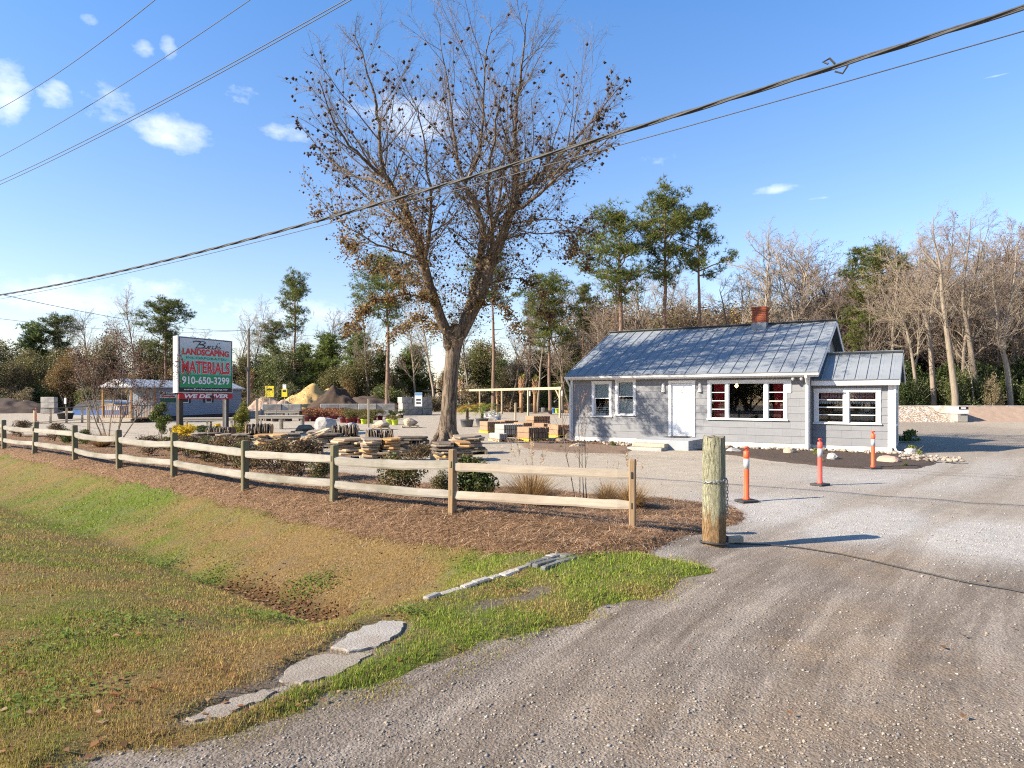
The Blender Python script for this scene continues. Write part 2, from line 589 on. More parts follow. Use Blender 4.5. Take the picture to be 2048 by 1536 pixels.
PALE = [gp(a, b) + (r, g) for a, b, r, g in [(1560, 1010, 1.6, 1.), (1750, 960, 2.6, .9), (1900, 1075, 1.3, 1.2), (1800, 1045, 1.0, 1.), (1600, 1030, 1.2, .9), (1480, 1075, .7, .7), (1960, 930, 3.5, .8), (1350, 1110, .5, .5), (2100, 1080, 1.5, .9), (1650, 1060, .8, .6)]]
WARM = [gp(a, b) + (r, g) for a, b, r, g in [(1660, 1310, .5, .9), (1720, 1225, .45, .8), (1560, 1450, .45, .7), (1250, 1430, .5, .5), (1750, 1120, .8, .7), (1950, 1350, .5, .6), (1850, 1480, .5, .7), (1620, 1110, .7, .6), (1470, 1540, .3, .6)]]
def pale(x, y):
    g = 0
    for (cx, cy, r, v) in PALE:
        g = g + v * np.exp(-((x - cx) ** 2 + (y - cy) ** 2) / (r * r))
    u, w = track_uw(x, y)
    rut = np.exp(-((np.abs(u) - .75) / .32) ** 2)
    return np.clip(g * (1 - .75 * rut), 0, 1)
def warm(x, y):
    g = 0
    for (cx, cy, r, v) in WARM:
        g = g + v * np.exp(-((x - cx) ** 2 + (y - cy) ** 2) / (r * r))
    return np.clip(g, 0, 1)

k = NT('gravel_yard_surface')
uw = k.N.new('ShaderNodeCombineXYZ')
k.L.new(k.attr('u', 'Fac'), uw.inputs[0]); k.L.new(k.math('MULTIPLY', k.attr('w', 'Fac'), .09), uw.inputs[1])
n_big = k.noise(.35, 5, .6)
n_mid = k.noise(2.4, 6, .65)
n_fine = k.noise(38, 5, .7)
n_track = k.noise(3.4, 7, .66, uw.outputs[0], dist=.25)
vor = k.voro(55, out='Color'); vord = k.voro(55)
vor2 = k.voro(140, out='Color')
base = k.mix(k.ramp(n_mid, [(.3, 0.), (.72, 1.)]), (.165, .135, .106), (.255, .215, .174))
base = k.mix(k.math('MULTIPLY', k.ramp(n_track, [(.42, 0.), (.62, 1.)]), k.attr('trk', 'Fac')), base, (.122, .096, .073))
base = k.mix(k.math('MULTIPLY', k.ramp(n_track, [(.30, 1.), (.46, 0.)]), k.attr('trk', 'Fac')), base, (.275, .232, .188))
yard = k.mix(k.ramp(n_mid, [(.3, 0.), (.7, 1.)]), (.300, .254, .192), (.395, .340, .262))
base = k.mix(k.attr('yard', 'Fac'), base, yard)
base = k.mix(k.math('MULTIPLY', k.ramp(n_big, [(.45, 0.), (.7, 1.)]), .35), base, (.27, .225, .18))
pal = k.math('MULTIPLY', k.attr('pale', 'Fac'), k.ramp(k.noise(5, 5, .7), [(.25, .45), (.6, 1.)]))
base = k.mix(pal, base, (.365, .345, .315))
base = k.mix(k.math('MULTIPLY', k.attr('warm', 'Fac'), k.ramp(n_mid, [(.35, 0.), (.65, .8)])), base, (.235, .165, .10))
st = k.N.new('ShaderNodeSeparateColor'); k.L.new(vor, st.inputs[0])
st2 = k.N.new('ShaderNodeSeparateColor'); k.L.new(vor2, st2.inputs[0])
base = k.mix(1.0, base, k.ramp(st.outputs[0], [(0., .82), (.5, 1.), (.88, 1.02), (1., 1.25)]), 'MULTIPLY')
base = k.mix(1.0, base, k.ramp(st2.outputs[1], [(0., .84), (1., 1.16)]), 'MULTIPLY')
base = k.mix(1.0, base, k.ramp(n_fine, [(.2, .7), (.8, 1.28)]), 'MULTIPLY')
hgt = k.math('ADD', k.math('MULTIPLY', k.math('SUBTRACT', .6, vord), .8), k.math('ADD', n_fine, k.math('MULTIPLY', k.noise(9, 5, .7), .5)))
hgt = k.math('ADD', hgt, k.math('MULTIPLY', k.math('MULTIPLY', n_track, k.attr('trk', 'Fac')), .9))
MAT_YARD = k.finish(base, .92, hgt, .6, .014, spec=.2)

xs = graded(-900, 900, -8, 10, .11, 1.12)
ys = graded(-60, 1500, 2.2, 15, .10, 1.09)
def trk_amt(x, y):
    u, w = track_uw(x, y)
    return (1 - sstep(2.2, 4.2, np.abs(u))) * (1 - sstep(16, 30, y))
def yard_amt(x, y):
    a, b = ab(x, y)
    return sstep(9.2, 11.5, b) * (1 - .6 * (1 - sstep(2, 5, np.abs(track_uw(x, y)[0]))))
def yard_z(x, y):
    u, w = track_uw(x, y)
    rut = -0.018 * np.exp(-((np.abs(u) - .75) / .3) ** 2) * (1 - sstep(14, 25, y))
    return H(x, y) + rut + (fbm(x * 2.3, y * 2.3, 91, 3) - .5) * .024 * (1 - sstep(10, 18, np.hypot(x, y)))
ground = grid_mesh(xs, ys, yard_z, MAT_YARD, 'ground', attrs={'u': lambda x, y: track_uw(x, y)[0], 'w': lambda x, y: track_uw(x, y)[1], 'trk': trk_amt, 'yard': yard_amt, 'pale': pale, 'warm': warm})
tag(ground, kind='structure', label='grey brown compacted gravel drive and yard')

# lawn sheet over the verge and ditch
k = NT('lawn_soil')
c = k.attr('Col')
n1, n2 = k.noise(30, 6, .7), k.noise(4, 5, .6)
c = k.mix(1.0, c, k.ramp(n1, [(.25, .22), (.75, .95)]), 'MULTIPLY')
c = k.mix(k.ramp(n2, [(.55, 0.), (.8, .35)]), c, (.10, .07, .045))
MAT_LAWN = k.finish(c, .95, n1, .9, .03, spec=.15)
SLAB_PIX = {'cap': [(662, 1300), (690, 1278), (730, 1256), (772, 1244), (804, 1246), (806, 1262), (784, 1284), (740, 1302), (700, 1308)],
            'mid': [(560, 1362), (590, 1330), (640, 1312), (690, 1312), (742, 1308), (710, 1332), (660, 1356), (600, 1372)],
            'end': [(370, 1442), (420, 1420), (480, 1398), (540, 1382), (560, 1388), (500, 1412), (440, 1436), (392, 1448)]}
SLAB_W = [wpoly(v_) for v_ in SLAB_PIX.values()]
def slab_sd(x, y):
    return np.maximum.reduce([poly_sd(x, y, q) for q in SLAB_W])
def lawn_thick(x, y):
    t_ = lawn_thick0(x, y)
    return np.minimum(t_, .035 - .09 * sstep(-.10, .05, slab_sd(x, y)))
def lawn_thick0(x, y):
    s = poly_sd(x, y, LAWN) + (fbm(x * 2.2, y * 2.2, 33, 4) - .5) * .34
    return np.clip((s - .07) * .25, -.05, .035)
def lawn_col(x, y):
    g = greenness(x, y)
    c = grass_color(x, y, g) * .72
    b = bareness(x, y)[:, None]
    c = c * (1 - b) + np.array((.215, .172, .128)) * b
    a, bb = ab(x, y)
    ditch_floor = np.exp(-((bb - 4.65 - .04 * a) / .22) ** 2) * sstep(5.0, 5.8, a) * (1 - sstep(8.0, 9.5, a))
    return c * (1 - .75 * ditch_floor[:, None]) + np.array((.055, .022, .008)) * .75 * ditch_floor[:, None]  # colour goes to a very dark reddish brown along the ditch floor
xs = np.arange(-30, 5, .12); ys = np.arange(2.2, 30, .12)
lawn = grid_mesh(xs, ys, lambda x, y: H(x, y) + lawn_thick(x, y) + (fbm(x * 4, y * 4, 40, 2) - .5) * .03, MAT_LAWN, 'lawn', keep=lambda x, y: poly_sd(x, y, LAWN) > -.4, colfun=lawn_col)
tag(lawn, kind='structure', label='mown verge of part brown, part green winter grass with a ditch')

# pine straw bed
k = NT('pine_straw_base')
n1, n2, n3 = k.noise(26, 6, .72), k.noise(70, 4, .7, k.mapping((1, .25, 1), (0, 0, .6))), k.noise(1.3, 4, .6)
c = k.mix(k.ramp(n1, [(.34, 0.), (.66, 1.)]), (.085, .045, .024), (.33, .205, .112))
c = k.mix(k.ramp(n2, [(.5, 0.), (.75, .6)]), c, (.42, .295, .18))
c = k.mix(k.ramp(n3, [(.5, 0.), (.75, .5)]), c, (.21, .125, .085))
MAT_STRAW = k.finish(c, .95, k.math('ADD', n1, n2), 1.0, .04, spec=.15)
def straw_thick(x, y):
    s = poly_sd(x, y, STRAW) + (fbm(x * 2.6, y * 2.6, 71, 4) - .5) * .30
    return np.clip(s * .22, -.05, .06)
straw = grid_mesh(np.arange(-30, 6, .11), np.arange(7.0, 36, .11), lambda x, y: H(x, y) + straw_thick(x, y) + (fbm(x * 3, y * 3, 77, 3) - .5) * .06, MAT_STRAW, 'pine_straw_bed', keep=lambda x, y: poly_sd(x, y, STRAW) > -.35)
tag(straw, kind='structure', label='reddish brown pine straw bed under the split rail fence')

# ------------------------------------------------------------------ scatter
def sample_view(n, ymin, ymax, power=1.0, xpad=1.08):
    """ground samples spread so that near ground gets more of them"""
    u = RNG.random(n)
    y = 1 / (1 / ymin + u * (1 / ymax - 1 / ymin)) if power == 1 else ymin + (ymax - ymin) * u ** power
    x = (RNG.random(n) * 2 - 1) * .7522 * y * xpad
    return x, y

def blades(x, y, z, hgt, wid, col, lean=.45, name='grass', mat=None, up=1.0):
    n = len(x)
    ang = RNG.random(n) * 2 * np.pi
    ln = RNG.random(n) * lean
    la = RNG.random(n) * 2 * np.pi
    bx, by = np.cos(ang) * wid / 2, np.sin(ang) * wid / 2
    tx, ty = np.cos(la) * ln * hgt, np.sin(la) * ln * hgt
    V = np.empty((n, 3, 3), np.float32)
    V[:, 0] = np.stack([x - bx, y - by, z - .006], -1)
    V[:, 1] = np.stack([x + bx, y + by, z - .006], -1)
    V[:, 2] = np.stack([x + tx, y + ty, z + hgt * up * np.sqrt(np.clip(1 - ln ** 2, .05, 1))], -1)
    C = np.repeat(col[:, None, :], 3, 1)
    return np_mesh(name, V.reshape(-1, 3), np.arange(n * 3).reshape(n, 3), mat, col=C.reshape(-1, 3))

def leafmat(name, transl=.25, rough=.6, rnd=0):
    k = NT(name)
    c = k.attr('Col')
    if rnd:
        v = k.math('MULTIPLY_ADD', k.rnd(), rnd * 2, 1 - rnd)
        cx = k.N.new('ShaderNodeCombineXYZ')
        for i in range(3):
            k.L.new(v, cx.inputs[i])
        c = k.mix(1.0, c, cx.outputs[0], 'MULTIPLY')
    return k.finish(c, rough, spec=.25, transl=transl)
MAT_GRASS = leafmat('grass_blade', .3)
MAT_NEEDLE = leafmat('dry_needle', .1)
MAT_PEBBLE = leafmat('pebble', 0, .85)
MAT_LEAF = leafmat('leaf', .3)
MAT_LEAFR = leafmat('leaf_varied', .3, .6, .22)

x, y = sample_view(900000, 3.3, 24)
sel = x < 2.2
x, y = x[sel], y[sel]
sdl = poly_sd(x, y, LAWN)
sdl = sdl + (fbm(x * 2.2, y * 2.2, 33, 4) - .5) * .34
g = greenness(x, y); b = bareness(x, y)
edge = np.clip(sstep(-.02, .16, sdl) + .42 * sstep(-.34, .02, sdl) * sstep(.40, .56, fbm(x * 3.4, y * 3.4, 44, 3)), 0, 1)
b = np.maximum(b, sstep(-.05, .04, slab_sd(x, y) + (fbm(x * 9, y * 9, 8, 2) - .5) * .12))
a_, b_ = ab(x, y)
ditch_floor = np.exp(-((b_ - 4.65 - .04 * a_) / .2) ** 2) * sstep(5.0, 5.8, a_) * (1 - sstep(8.0, 9.5, a_))
keep = (RNG.random(len(x)) < (edge * (.55 + .45 * np.clip(g, 0, 1)) * (1 - .93 * b) * (1 - .9 * ditch_floor)))
x, y, g, edge = x[keep], y[keep], g[keep], edge[keep]
dist = np.hypot(x, y)
n = len(x)
gg = np.clip(g + RNG.normal(0, .22, n), 0, 1.2)
col = grass_color(x, y, gg) * (RNG.uniform(.65, 1.35, (n, 1)))
dry = RNG.random(n) < .22
col[dry] = np.array((.33, .235, .115)) * RNG.uniform(.7, 1.2, (dry.sum(), 1))
lush = sstep(.75, 1.05, g)
hg = (.008 + .020 * RNG.random(n) ** 1.5) * (.55 + .9 * fbm(x * 6, y * 6, 27, 3)) * (1 + 1.3 * (RNG.random(n) < .03)) * (1 + .9 * lush * RNG.random(n)) * (.6 + .4 * edge)
wd = np.clip(.0022 + .0008 * dist, .004, .016) * RNG.uniform(.7, 1.3, n)
z = H(x, y) + np.maximum(lawn_thick(x, y), .0)
o = blades(x, y, z, hg * (1 + .03 * dist), wd, col, .92, 'grass', MAT_GRASS)
tag(o, 'short winter grass, patchy brown and green, on the verge', 'grass', kind='stuff')

# pine needles
x, y = sample_view(300000, 7.2, 26)
s = poly_sd(x, y, STRAW) + (fbm(x * 2.6, y * 2.6, 71, 4) - .5) * .30
keep = s > RNG.normal(-.02, .06, len(x))
x, y = x[keep], y[keep]
n = len(x)
z = H(x, y) + straw_thick(x, y) + (fbm(x * 3, y * 3, 77, 3) - .5) * .06 + RNG.random(n) * .02
L = RNG.uniform(.08, .19, n); an = RNG.random(n) * 2 * np.pi
w = np.clip(.0008 * y, .005, .014)
dxv, dyv = np.cos(an), np.sin(an)
tilt = RNG.normal(0, .16, n) * L
V = np.empty((n, 3, 3), np.float32)
V[:, 0] = np.stack([x - dyv * w / 2 - dxv * L / 2, y + dxv * w / 2 - dyv * L / 2, z], -1)
V[:, 1] = np.stack([x + dyv * w / 2 - dxv * L / 2, y - dxv * w / 2 - dyv * L / 2, z], -1)
V[:, 2] = np.stack([x + dxv * L / 2, y + dyv * L / 2, z + tilt + .008], -1)
pal = np.array([(.32, .18, .09), (.42, .27, .155), (.17, .085, .042), (.48, .35, .225), (.24, .13, .07), (.35, .21, .11)])
col = pal[RNG.integers(0, len(pal), n)] * RNG.uniform(.45, 1.35, (n, 1)) * (.45 + 1.05 * fbm(x * 5, y * 5, 19, 3))[:, None]
o = np_mesh('pine_straw', V.reshape(-1, 3), np.arange(n * 3).reshape(n, 3), MAT_NEEDLE, col=np.repeat(col[:, None], 3, 1).reshape(-1, 3))
tag(o, 'loose pine needles covering the bed along the fence', 'pine straw', kind='stuff')

# loose stones on the drive
def pebbles(x, y, z, r, col, name):
    n = len(x)
    base = np.array([(1, 0, 0), (0, 1, 0), (-1, 0, 0), (0, -1, 0), (0, 0, .75), (0, 0, -.5)], float)
    V = base[None] * (r[:, None, None] * RNG.uniform(.6, 1.35, (n, 6, 1)))
    an = RNG.random(n) * 2 * np.pi
    c, s = np.cos(an)[:, None], np.sin(an)[:, None]
    Vx = V[..., 0] * c - V[..., 1] * s; Vy = V[..., 0] * s + V[..., 1] * c
    V = np.stack([Vx + x[:, None], Vy + y[:, None], V[..., 2] * .8 + z[:, None]], -1)
    F0 = np.array([(0, 1, 4), (1, 2, 4), (2, 3, 4), (3, 0, 4), (1, 0, 5), (2, 1, 5), (3, 2, 5), (0, 3, 5)])
    Fc = (F0[None] + np.arange(n)[:, None, None] * 6).reshape(-1, 3)
    return np_mesh(name, V.reshape(-1, 3), Fc, MAT_PEBBLE, col=np.repeat(col[:, None], 6, 1).reshape(-1, 3))
x, y = sample_view(90000, 3.2, 26)
outl = -poly_sd(x, y, LAWN); outs = -poly_sd(x, y, STRAW)
pl = pale(x, y); tk = track_uw(x, y)[0]
dens = .085 + .7 * pl + .12 * np.exp(-(np.clip(outl, 0, 9) / .8) ** 2) + .25 * (fbm(x * .9, y * .9, 55, 3) > .55)
keep = (outl > -.22 * RNG.random(len(x)) ** 2) & (outs > -.08 * RNG.random(len(x))) & (RNG.random(len(x)) < dens)
x, y, pl = x[keep], y[keep], pl[keep]
n = len(x); dist = np.hypot(x, y)
r = np.clip(RNG.lognormal(math.log(.0052), .5, n), .0025, .016) * np.clip(.75 + .05 * dist, .8, 1.9)
pal = np.array([(.24, .21, .175), (.28, .25, .21), (.19, .175, .16), (.32, .295, .26), (.16, .155, .155), (.27, .215, .155), (.22, .19, .155)])
col = pal[RNG.integers(0, len(pal), n)] * RNG.uniform(.75, 1.2, (n, 1))
col = col * (1 - .6 * pl[:, None]) + np.array((.40, .38, .355)) * .6 * pl[:, None] * RNG.uniform(.75, 1.15, (n, 1))
o = pebbles(x, y, yard_z(x, y) + r * .15, r, col, 'gravel')
tag(o, 'loose grey and white stones scattered over the drive', 'gravel', kind='stuff')

def flat_leaves(x, y, z, size, pal, name, mat, curl=.35):
    n = len(x)
    an = RNG.random(n) * 2 * np.pi
    c, s = np.cos(an), np.sin(an)
    cu = RNG.uniform(-.2, 1, n) * curl * size
    P = [(-.5, 0, 0), (0, -.32, 1), (.5, 0, .2), (0, .32, 1)]
    V = np.empty((n, 4, 3), np.float32)
    for i, (px_, py_, k_) in enumerate(P):
        V[:, i, 0] = x + (px_ * c - py_ * s) * size
        V[:, i, 1] = y + (px_ * s + py_ * c) * size
        V[:, i, 2] = z + .008 + cu * k_
    col = pal[RNG.integers(0, len(pal), n)] * RNG.uniform(.7, 1.25, (n, 1))
    return np_mesh(name, V.reshape(-1, 3), np.arange(n * 4).reshape(n, 4), mat, col=np.repeat(col[:, None], 4, 1).reshape(-1, 3))
DEADLEAF = np.array([(.22, .11, .045), (.30, .17, .075), (.15, .07, .03), (.38, .25, .13), (.26, .12, .05)])
x, y = sample_view(5200, 3.3, 34)
a_, b_ = ab(x, y)
inditch = np.exp(-((b_ - 4.65 - .04 * a_) / .5) ** 2) * sstep(4.9, 5.6, a_) * (1 - sstep(9, 12, a_))
lw = poly_sd(x, y, LAWN) > 0; ss_ = poly_sd(x, y, STRAW) > 0
keep = RNG.random(len(x)) < np.where(lw, .13 + .6 * inditch, np.where(ss_, .4, .007))
x, y = x[keep], y[keep]
# a drift of leaves in the ditch bottom
aa = RNG.uniform(4.9, 8.6, 700); bb = 4.65 + .04 * aa + RNG.normal(0, .14, 700)
ex, ey = from_ab(aa, bb)
x, y = np.concatenate([x, ex]), np.concatenate([y, ey])
z = H(x, y) + np.maximum(lawn_thick(x, y), straw_thick(x, y)).clip(0) + .012
o = flat_leaves(x, y, z, RNG.uniform(.03, .07, len(x)), DEADLEAF, 'fallen_leaves', MAT_LEAF)
tag(o, 'curled brown leaves blown over the grass and ditch', 'fallen leaves', kind='stuff')

# broad-leafed weeds and tufts in the verge
wc = []
for (px_, py_, r_, n_) in [(640, 1172, .35, 260), (420, 1165, .4, 300), (600, 1180, .3, 200), (330, 1135, .4, 200), (160, 1080, .4, 160), (560, 1245, .3, 120), (820, 1235, .18, 90), (1010, 1180, .2, 60), (300, 1250, .5, 160), (120, 1400, .4, 130), (180, 1265, .4, 120), (40, 1320, .4, 100), (1180, 1120, .3, 80), (930, 1130, .2, 60)]:
    cx_, cy_ = gp(px_, py_)
    wc.append(np.stack([RNG.normal(cx_, r_ * .5, n_), RNG.normal(cy_, r_ * .5, n_)], -1))
wc = np.concatenate(wc)
wc = wc[(poly_sd(wc[:, 0], wc[:, 1], LAWN) > .1) & (slab_sd(wc[:, 0], wc[:, 1]) < -.02)]
o = flat_leaves(wc[:, 0], wc[:, 1], H(wc[:, 0], wc[:, 1]) + np.maximum(lawn_thick(wc[:, 0], wc[:, 1]), 0) + RNG.uniform(.004, .03, len(wc)), RNG.uniform(.025, .05, len(wc)), np.array([(.13, .19, .03), (.17, .23, .04), (.10, .14, .03), (.22, .24, .05)]), 'weeds', MAT_LEAF, .6)
tag(o, 'broad leafed weeds in small patches on the verge', 'weeds', kind='stuff')
# ------------------------------------------------------------------ shared materials
MAT_WHITE = pm('white_paint', (.78, .77, .75), (.70, .69, .66), 3, .55, .05, 40, spec=.4)
MAT_TRIM_DIRTY = pm('weathered_white_paint', (.74, .72, .68), (.60, .57, .52), 4, .65, .1, 40)
MAT_SIDING = pm('grey_siding_paint', (.215, .220, .228), (.185, .190, .198), 2.2, .62, .12, 50, rnd=.05, stretch=(1, 1, 4))
MAT_FOUND = pm('white_foundation', (.72, .69, .64), (.58, .54, .48), 3, .8, .3, 30, c3=(.45, .40, .34))
k = NT('metal_roofing')
n1, n2 = k.noise(1.6, 5, .6), k.noise(9, 5, .65, k.mapping((6, 1, 1)))
c = k.mix(k.ramp(n1, [(.3, 0.), (.7, 1.)]), (.195, .215, .230), (.25, .27, .283))
c = k.mix(k.ramp(n2, [(.5, 0.), (.8, .35)]), c, (.30, .315, .325))
v = k.math('MULTIPLY_ADD', k.rnd(), .06, .97)
cx = k.N.new('ShaderNodeCombineXYZ')
for i in range(3):
    k.L.new(v, cx.inputs[i])
c = k.mix(1.0, c, cx.outputs[0], 'MULTIPLY')
MAT_ROOF = k.finish(c, .5, k.noise(40, 3, .5), .08, .004, metal=.1, spec=.3)
MAT_ROOF_DARK = pm('dark_ridge_metal', (.11, .12, .125), (.08, .085, .09), 6, .5, .1, 30)
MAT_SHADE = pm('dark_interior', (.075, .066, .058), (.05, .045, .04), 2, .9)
MAT_FLOOR_IN = pm('interior_floor', (.16, .095, .05), (.12, .07, .035), 3, .6)
MAT_RED = pm('red_curtain', (.66, .04, .05), (.52, .028, .038), 5, .85, .2, 30)
MAT_CONC = pm('concrete', (.40, .385, .355), (.30, .285, .26), 3, .9, .5, 26, c3=(.24, .225, .20))
MAT_GREYPAINT = pm('grey_painted_concrete', (.33, .34, .35), (.27, .28, .29), 3, .8, .25, 30, c3=(.38, .38, .37))
MAT_STEP = pm('old_concrete_step', (.44, .38, .28), (.32, .27, .19), 7, .9, .5, 24, stretch=(1, 3, 3))
MAT_METAL = pm('dull_nickel', (.45, .44, .42), (.36, .35, .33), 8, .35, metal=.85)
MAT_DARKMETAL = pm('dark_metal', (.05, .05, .052), (.035, .035, .037), 8, .5, metal=.4)
MAT_MAT = pm('door_mat', (.06, .05, .042), (.04, .034, .03), 30, .95, .6, 90)
MAT_BRICK = pm('red_brick', (.36, .105, .05), (.25, .07, .035), 8, .9, .4, 40, rnd=.18)
MAT_MORTAR = pm('mortar', (.42, .34, .27), (.33, .26, .2), 20, .95)
k = NT('window_glass')
gl = k.N.new('ShaderNodeBsdfGlossy'); gl.inputs['Roughness'].default_value = .015; gl.inputs['Color'].default_value = (.9, .95, 1, 1)
tr = k.N.new('ShaderNodeBsdfTransparent'); tr.inputs[0].default_value = (.90, .93, .92, 1)
fr = k.N.new('ShaderNodeFresnel'); fr.inputs[0].default_value = 1.5
mx = k.N.new('ShaderNodeMixShader')
k.L.new(k.math('MULTIPLY_ADD', fr.outputs[0], 1.1, .02, clamp=True), mx.inputs[0])
k.L.new(tr.outputs[0], mx.inputs[1]); k.L.new(gl.outputs[0], mx.inputs[2]); k.L.new(mx.outputs[0], k.out.inputs[0])
MAT_GLASS = k.m
# gingham cotton
k = NT('red_gingham')
w1 = k.N.new('ShaderNodeTexWave'); w1.bands_direction = 'X'; w1.inputs['Scale'].default_value = 6.5
w2 = k.N.new('ShaderNodeTexWave'); w2.bands_direction = 'Z'; w2.inputs['Scale'].default_value = 6.5
for w in (w1, w2):
    k.L.new(k.tc.outputs['Object'], w.inputs['Vector'])
f = k.math('MULTIPLY', k.math('ADD', k.math('GREATER_THAN', w1.outputs['Fac'], .5), k.math('GREATER_THAN', w2.outputs['Fac'], .5)), .5)
MAT_GINGHAM = k.finish(k.ramp(f, [(0., (.80, .76, .73)), (.5, (.62, .22, .22)), (1., (.45, .04, .05))]), .9, transl=.15)
k = NT('lit_bulb')
MAT_BULB = k.finish((.9, .6, .25), .5, emit=(1, .55, .12), estr=9)

# ------------------------------------------------------------------ house
HX, HY, HANG = 2.435, 28.343, 0.571
house = thing('house', 'single storey grey shingle house with white trim and blue grey metal roof', 'house', (HX, HY, 0), -HANG)
L, D = 9.234, 8.42
RT, EAVE, RIDGE, OV, SL, SR = 4.21, 2.70, 4.85, .34, -.06, 9.56
SLOPE = (RIDGE - EAVE) / (RT + OV)
FZ = .24                                            # top of foundation
def roof_z(t):
    return EAVE + (t + OV) * SLOPE if t < RT else RIDGE - (t - RT) * SLOPE
m = MB(); m.span((0.01, 0.02, -.15), (L - .01, D, FZ - .001)); m.build('foundation', MAT_FOUND, house)
# openings (s0, s1, z0, z1)
OPEN = [(1.00, 1.84, 1.09, 2.49), (2.04, 2.87, 1.09, 2.49), (4.25, 5.24, .36, 2.47), (5.75, 8.50, 1.07, 2.46)]
WALL_TOP = 2.60
def pierced(mb, s0, s1, z0, z1, t0, t1, opens):
    """wall with real openings, built of butted blocks"""
    cuts = sorted({s0, s1, *[o_[0] for o_ in opens], *[o_[1] for o_ in opens]})
    for a_, b_ in zip(cuts[:-1], cuts[1:]):
        mid = (a_ + b_) / 2
        blocks = sorted([(o_[2], o_[3]) for o_ in opens if o_[0] <= mid <= o_[1]])
        z = z0
        for (q0, q1) in blocks:
            if q0 > z + .001:
                mb.span((a_, t0, z), (b_, t1, q0))
            z = q1
        if z < z1 - .001:
            mb.span((a_, t0, z), (b_, t1, z1))
m = MB(); pierced(m, 0, L, FZ, WALL_TOP + .25, .02, .14, OPEN)
m.span((0, .14, FZ), (.12, D - .12, WALL_TOP + .2)); m.span((0, D - .12, FZ), (L, D, WALL_TOP + .2))
m.span((L - .12, .14, FZ), (L, D - .12, WALL_TOP + .2))
m.build('wall', MAT_SIDING, house)
m = MB(); m.span((.13, .15, FZ), (L - .13, D - .13, FZ + .06)); m.build('interior_floor', MAT_FLOOR_IN, house)
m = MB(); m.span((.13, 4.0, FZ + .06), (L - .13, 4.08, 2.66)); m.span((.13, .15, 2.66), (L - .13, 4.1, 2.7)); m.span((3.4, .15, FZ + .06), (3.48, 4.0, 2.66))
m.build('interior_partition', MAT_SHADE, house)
# gable ends
for s_, nm in ((L - .06, 'gable'), (.06, 'gable')):
    m = MB()
    z0 = WALL_TOP + .2
    pts_ = [(0, z0), (D, z0), (D, roof_z(D) - .06), (RT, RIDGE - .08), (0, roof_z(0) - .06)]
    vs_ = [(s_ - .06, t, z) for t, z in pts_] + [(s_ + .06, t, z) for t, z in pts_]
    n_ = len(pts_)
    m.add(vs_, [tuple(range(n_))[::-1], tuple(range(n_, 2 * n_))] + [(i, (i + 1) % n_, n_ + (i + 1) % n_, n_ + i) for i in range(n_)])
    m.build(nm, MAT_SIDING, house)
# louvre vent in the right gable
vent = MB().span((L + .002, RT - .25, 3.45), (L + .03, RT + .25, 4.15)).build('gable_vent', MAT_WHITE, house)
for i in range(6):
    MB().box((L + .045, RT, 3.53 + i * .105), (.03, .42, .02), Matrix.Rotation(.6, 3, 'Y')).build('louvre', MAT_TRIM_DIRTY, vent)

# shingle courses
def shingles(parent, s0, s1, z0, ztop, tface, opens, course=.262, width=.61, tilt=.012, seed=1):
    rr = random.Random(seed)
    row = 0
    z = z0
    while z < ztop - .03:
        zt = min(z + course, ztop)
        off = (row % 2) * width / 2 + rr.uniform(-.03, .03)
        cuts = [s0]
        s = s0 - off + width
        while s < s1 - .02:
            if s > s0 + .02:
                cuts.append(s)
            s += width
        cuts.append(s1)
        for a_, b_ in zip(cuts[:-1], cuts[1:]):
            segs = [(a_ + .0012, b_ - .0012, z, zt)]
            for (o0, o1, p0, p1) in opens:
                new = []
                for (q0, q1, r0, r1) in segs:
                    if q1 <= o0 or q0 >= o1 or r1 <= p0 or r0 >= p1:
                        new.append((q0, q1, r0, r1)); continue
                    if q0 < o0: new.append((q0, o0, r0, r1))
                    if q1 > o1: new.append((o1, q1, r0, r1))
                    c0, c1 = max(q0, o0), min(q1, o1)
                    if r0 < p0: new.append((c0, c1, r0, p0))
                    if r1 > p1: new.append((c0, c1, p1, r1))
                segs = new
            for (q0, q1, r0, r1) in segs:
                if q1 - q0 < .015 or r1 - r0 < .015:
                    continue
                jb = rr.uniform(-.004, .004)
                b0, b1 = tface - tilt - .004 + jb * .4, tface - .003
                zb = r0 + (rr.uniform(-.004, .003) if r0 == z else 0)
                vs_ = [(q0, b0, zb), (q1, b0, zb), (q1, b1, r1 + .008), (q0, b1, r1 + .008), (q0, tface + .02, zb), (q1, tface + .02, zb), (q1, tface + .02, r1), (q0, tface + .02, r1)]
                mb = MB(); mb.add(vs_, [(0, 1, 2, 3), (1, 0, 4, 5), (0, 3, 7, 4), (2, 1, 5, 6), (3, 2, 6, 7)])
                mb.build('siding_shingle', MAT_SIDING, parent)
        z = zt
        row += 1
frame_open = [(a_ - .0, b_ + .0, c_ - .0, d_ + .0) for a_, b_, c_, d_ in OPEN]
shingles(house, 0.10, L - .12, FZ, WALL_TOP, .02, frame_open, seed=4)

def casing(parent, s0, s1, z0, z1, t, name='window_frame', w=.085, proud=.035, sill=True):
    m = MB()
    m.span((s0 - .02, t - proud, z0), (s0 + w, t + .05, z1 - w), .004)
    m.span((s1 - w, t - proud, z0), (s1 + .02, t + .05, z1 - w), .004)
    m.span((s0 - .03, t - proud - .004, z1 - w), (s1 + .03, t + .05, z1 + .02), .004)
    if sill:
        m.span((s0 - .05, t - proud - .035, z0 - .045), (s1 + .05, t + .05, z0), .004)
    return m.build(name, MAT_WHITE, parent)

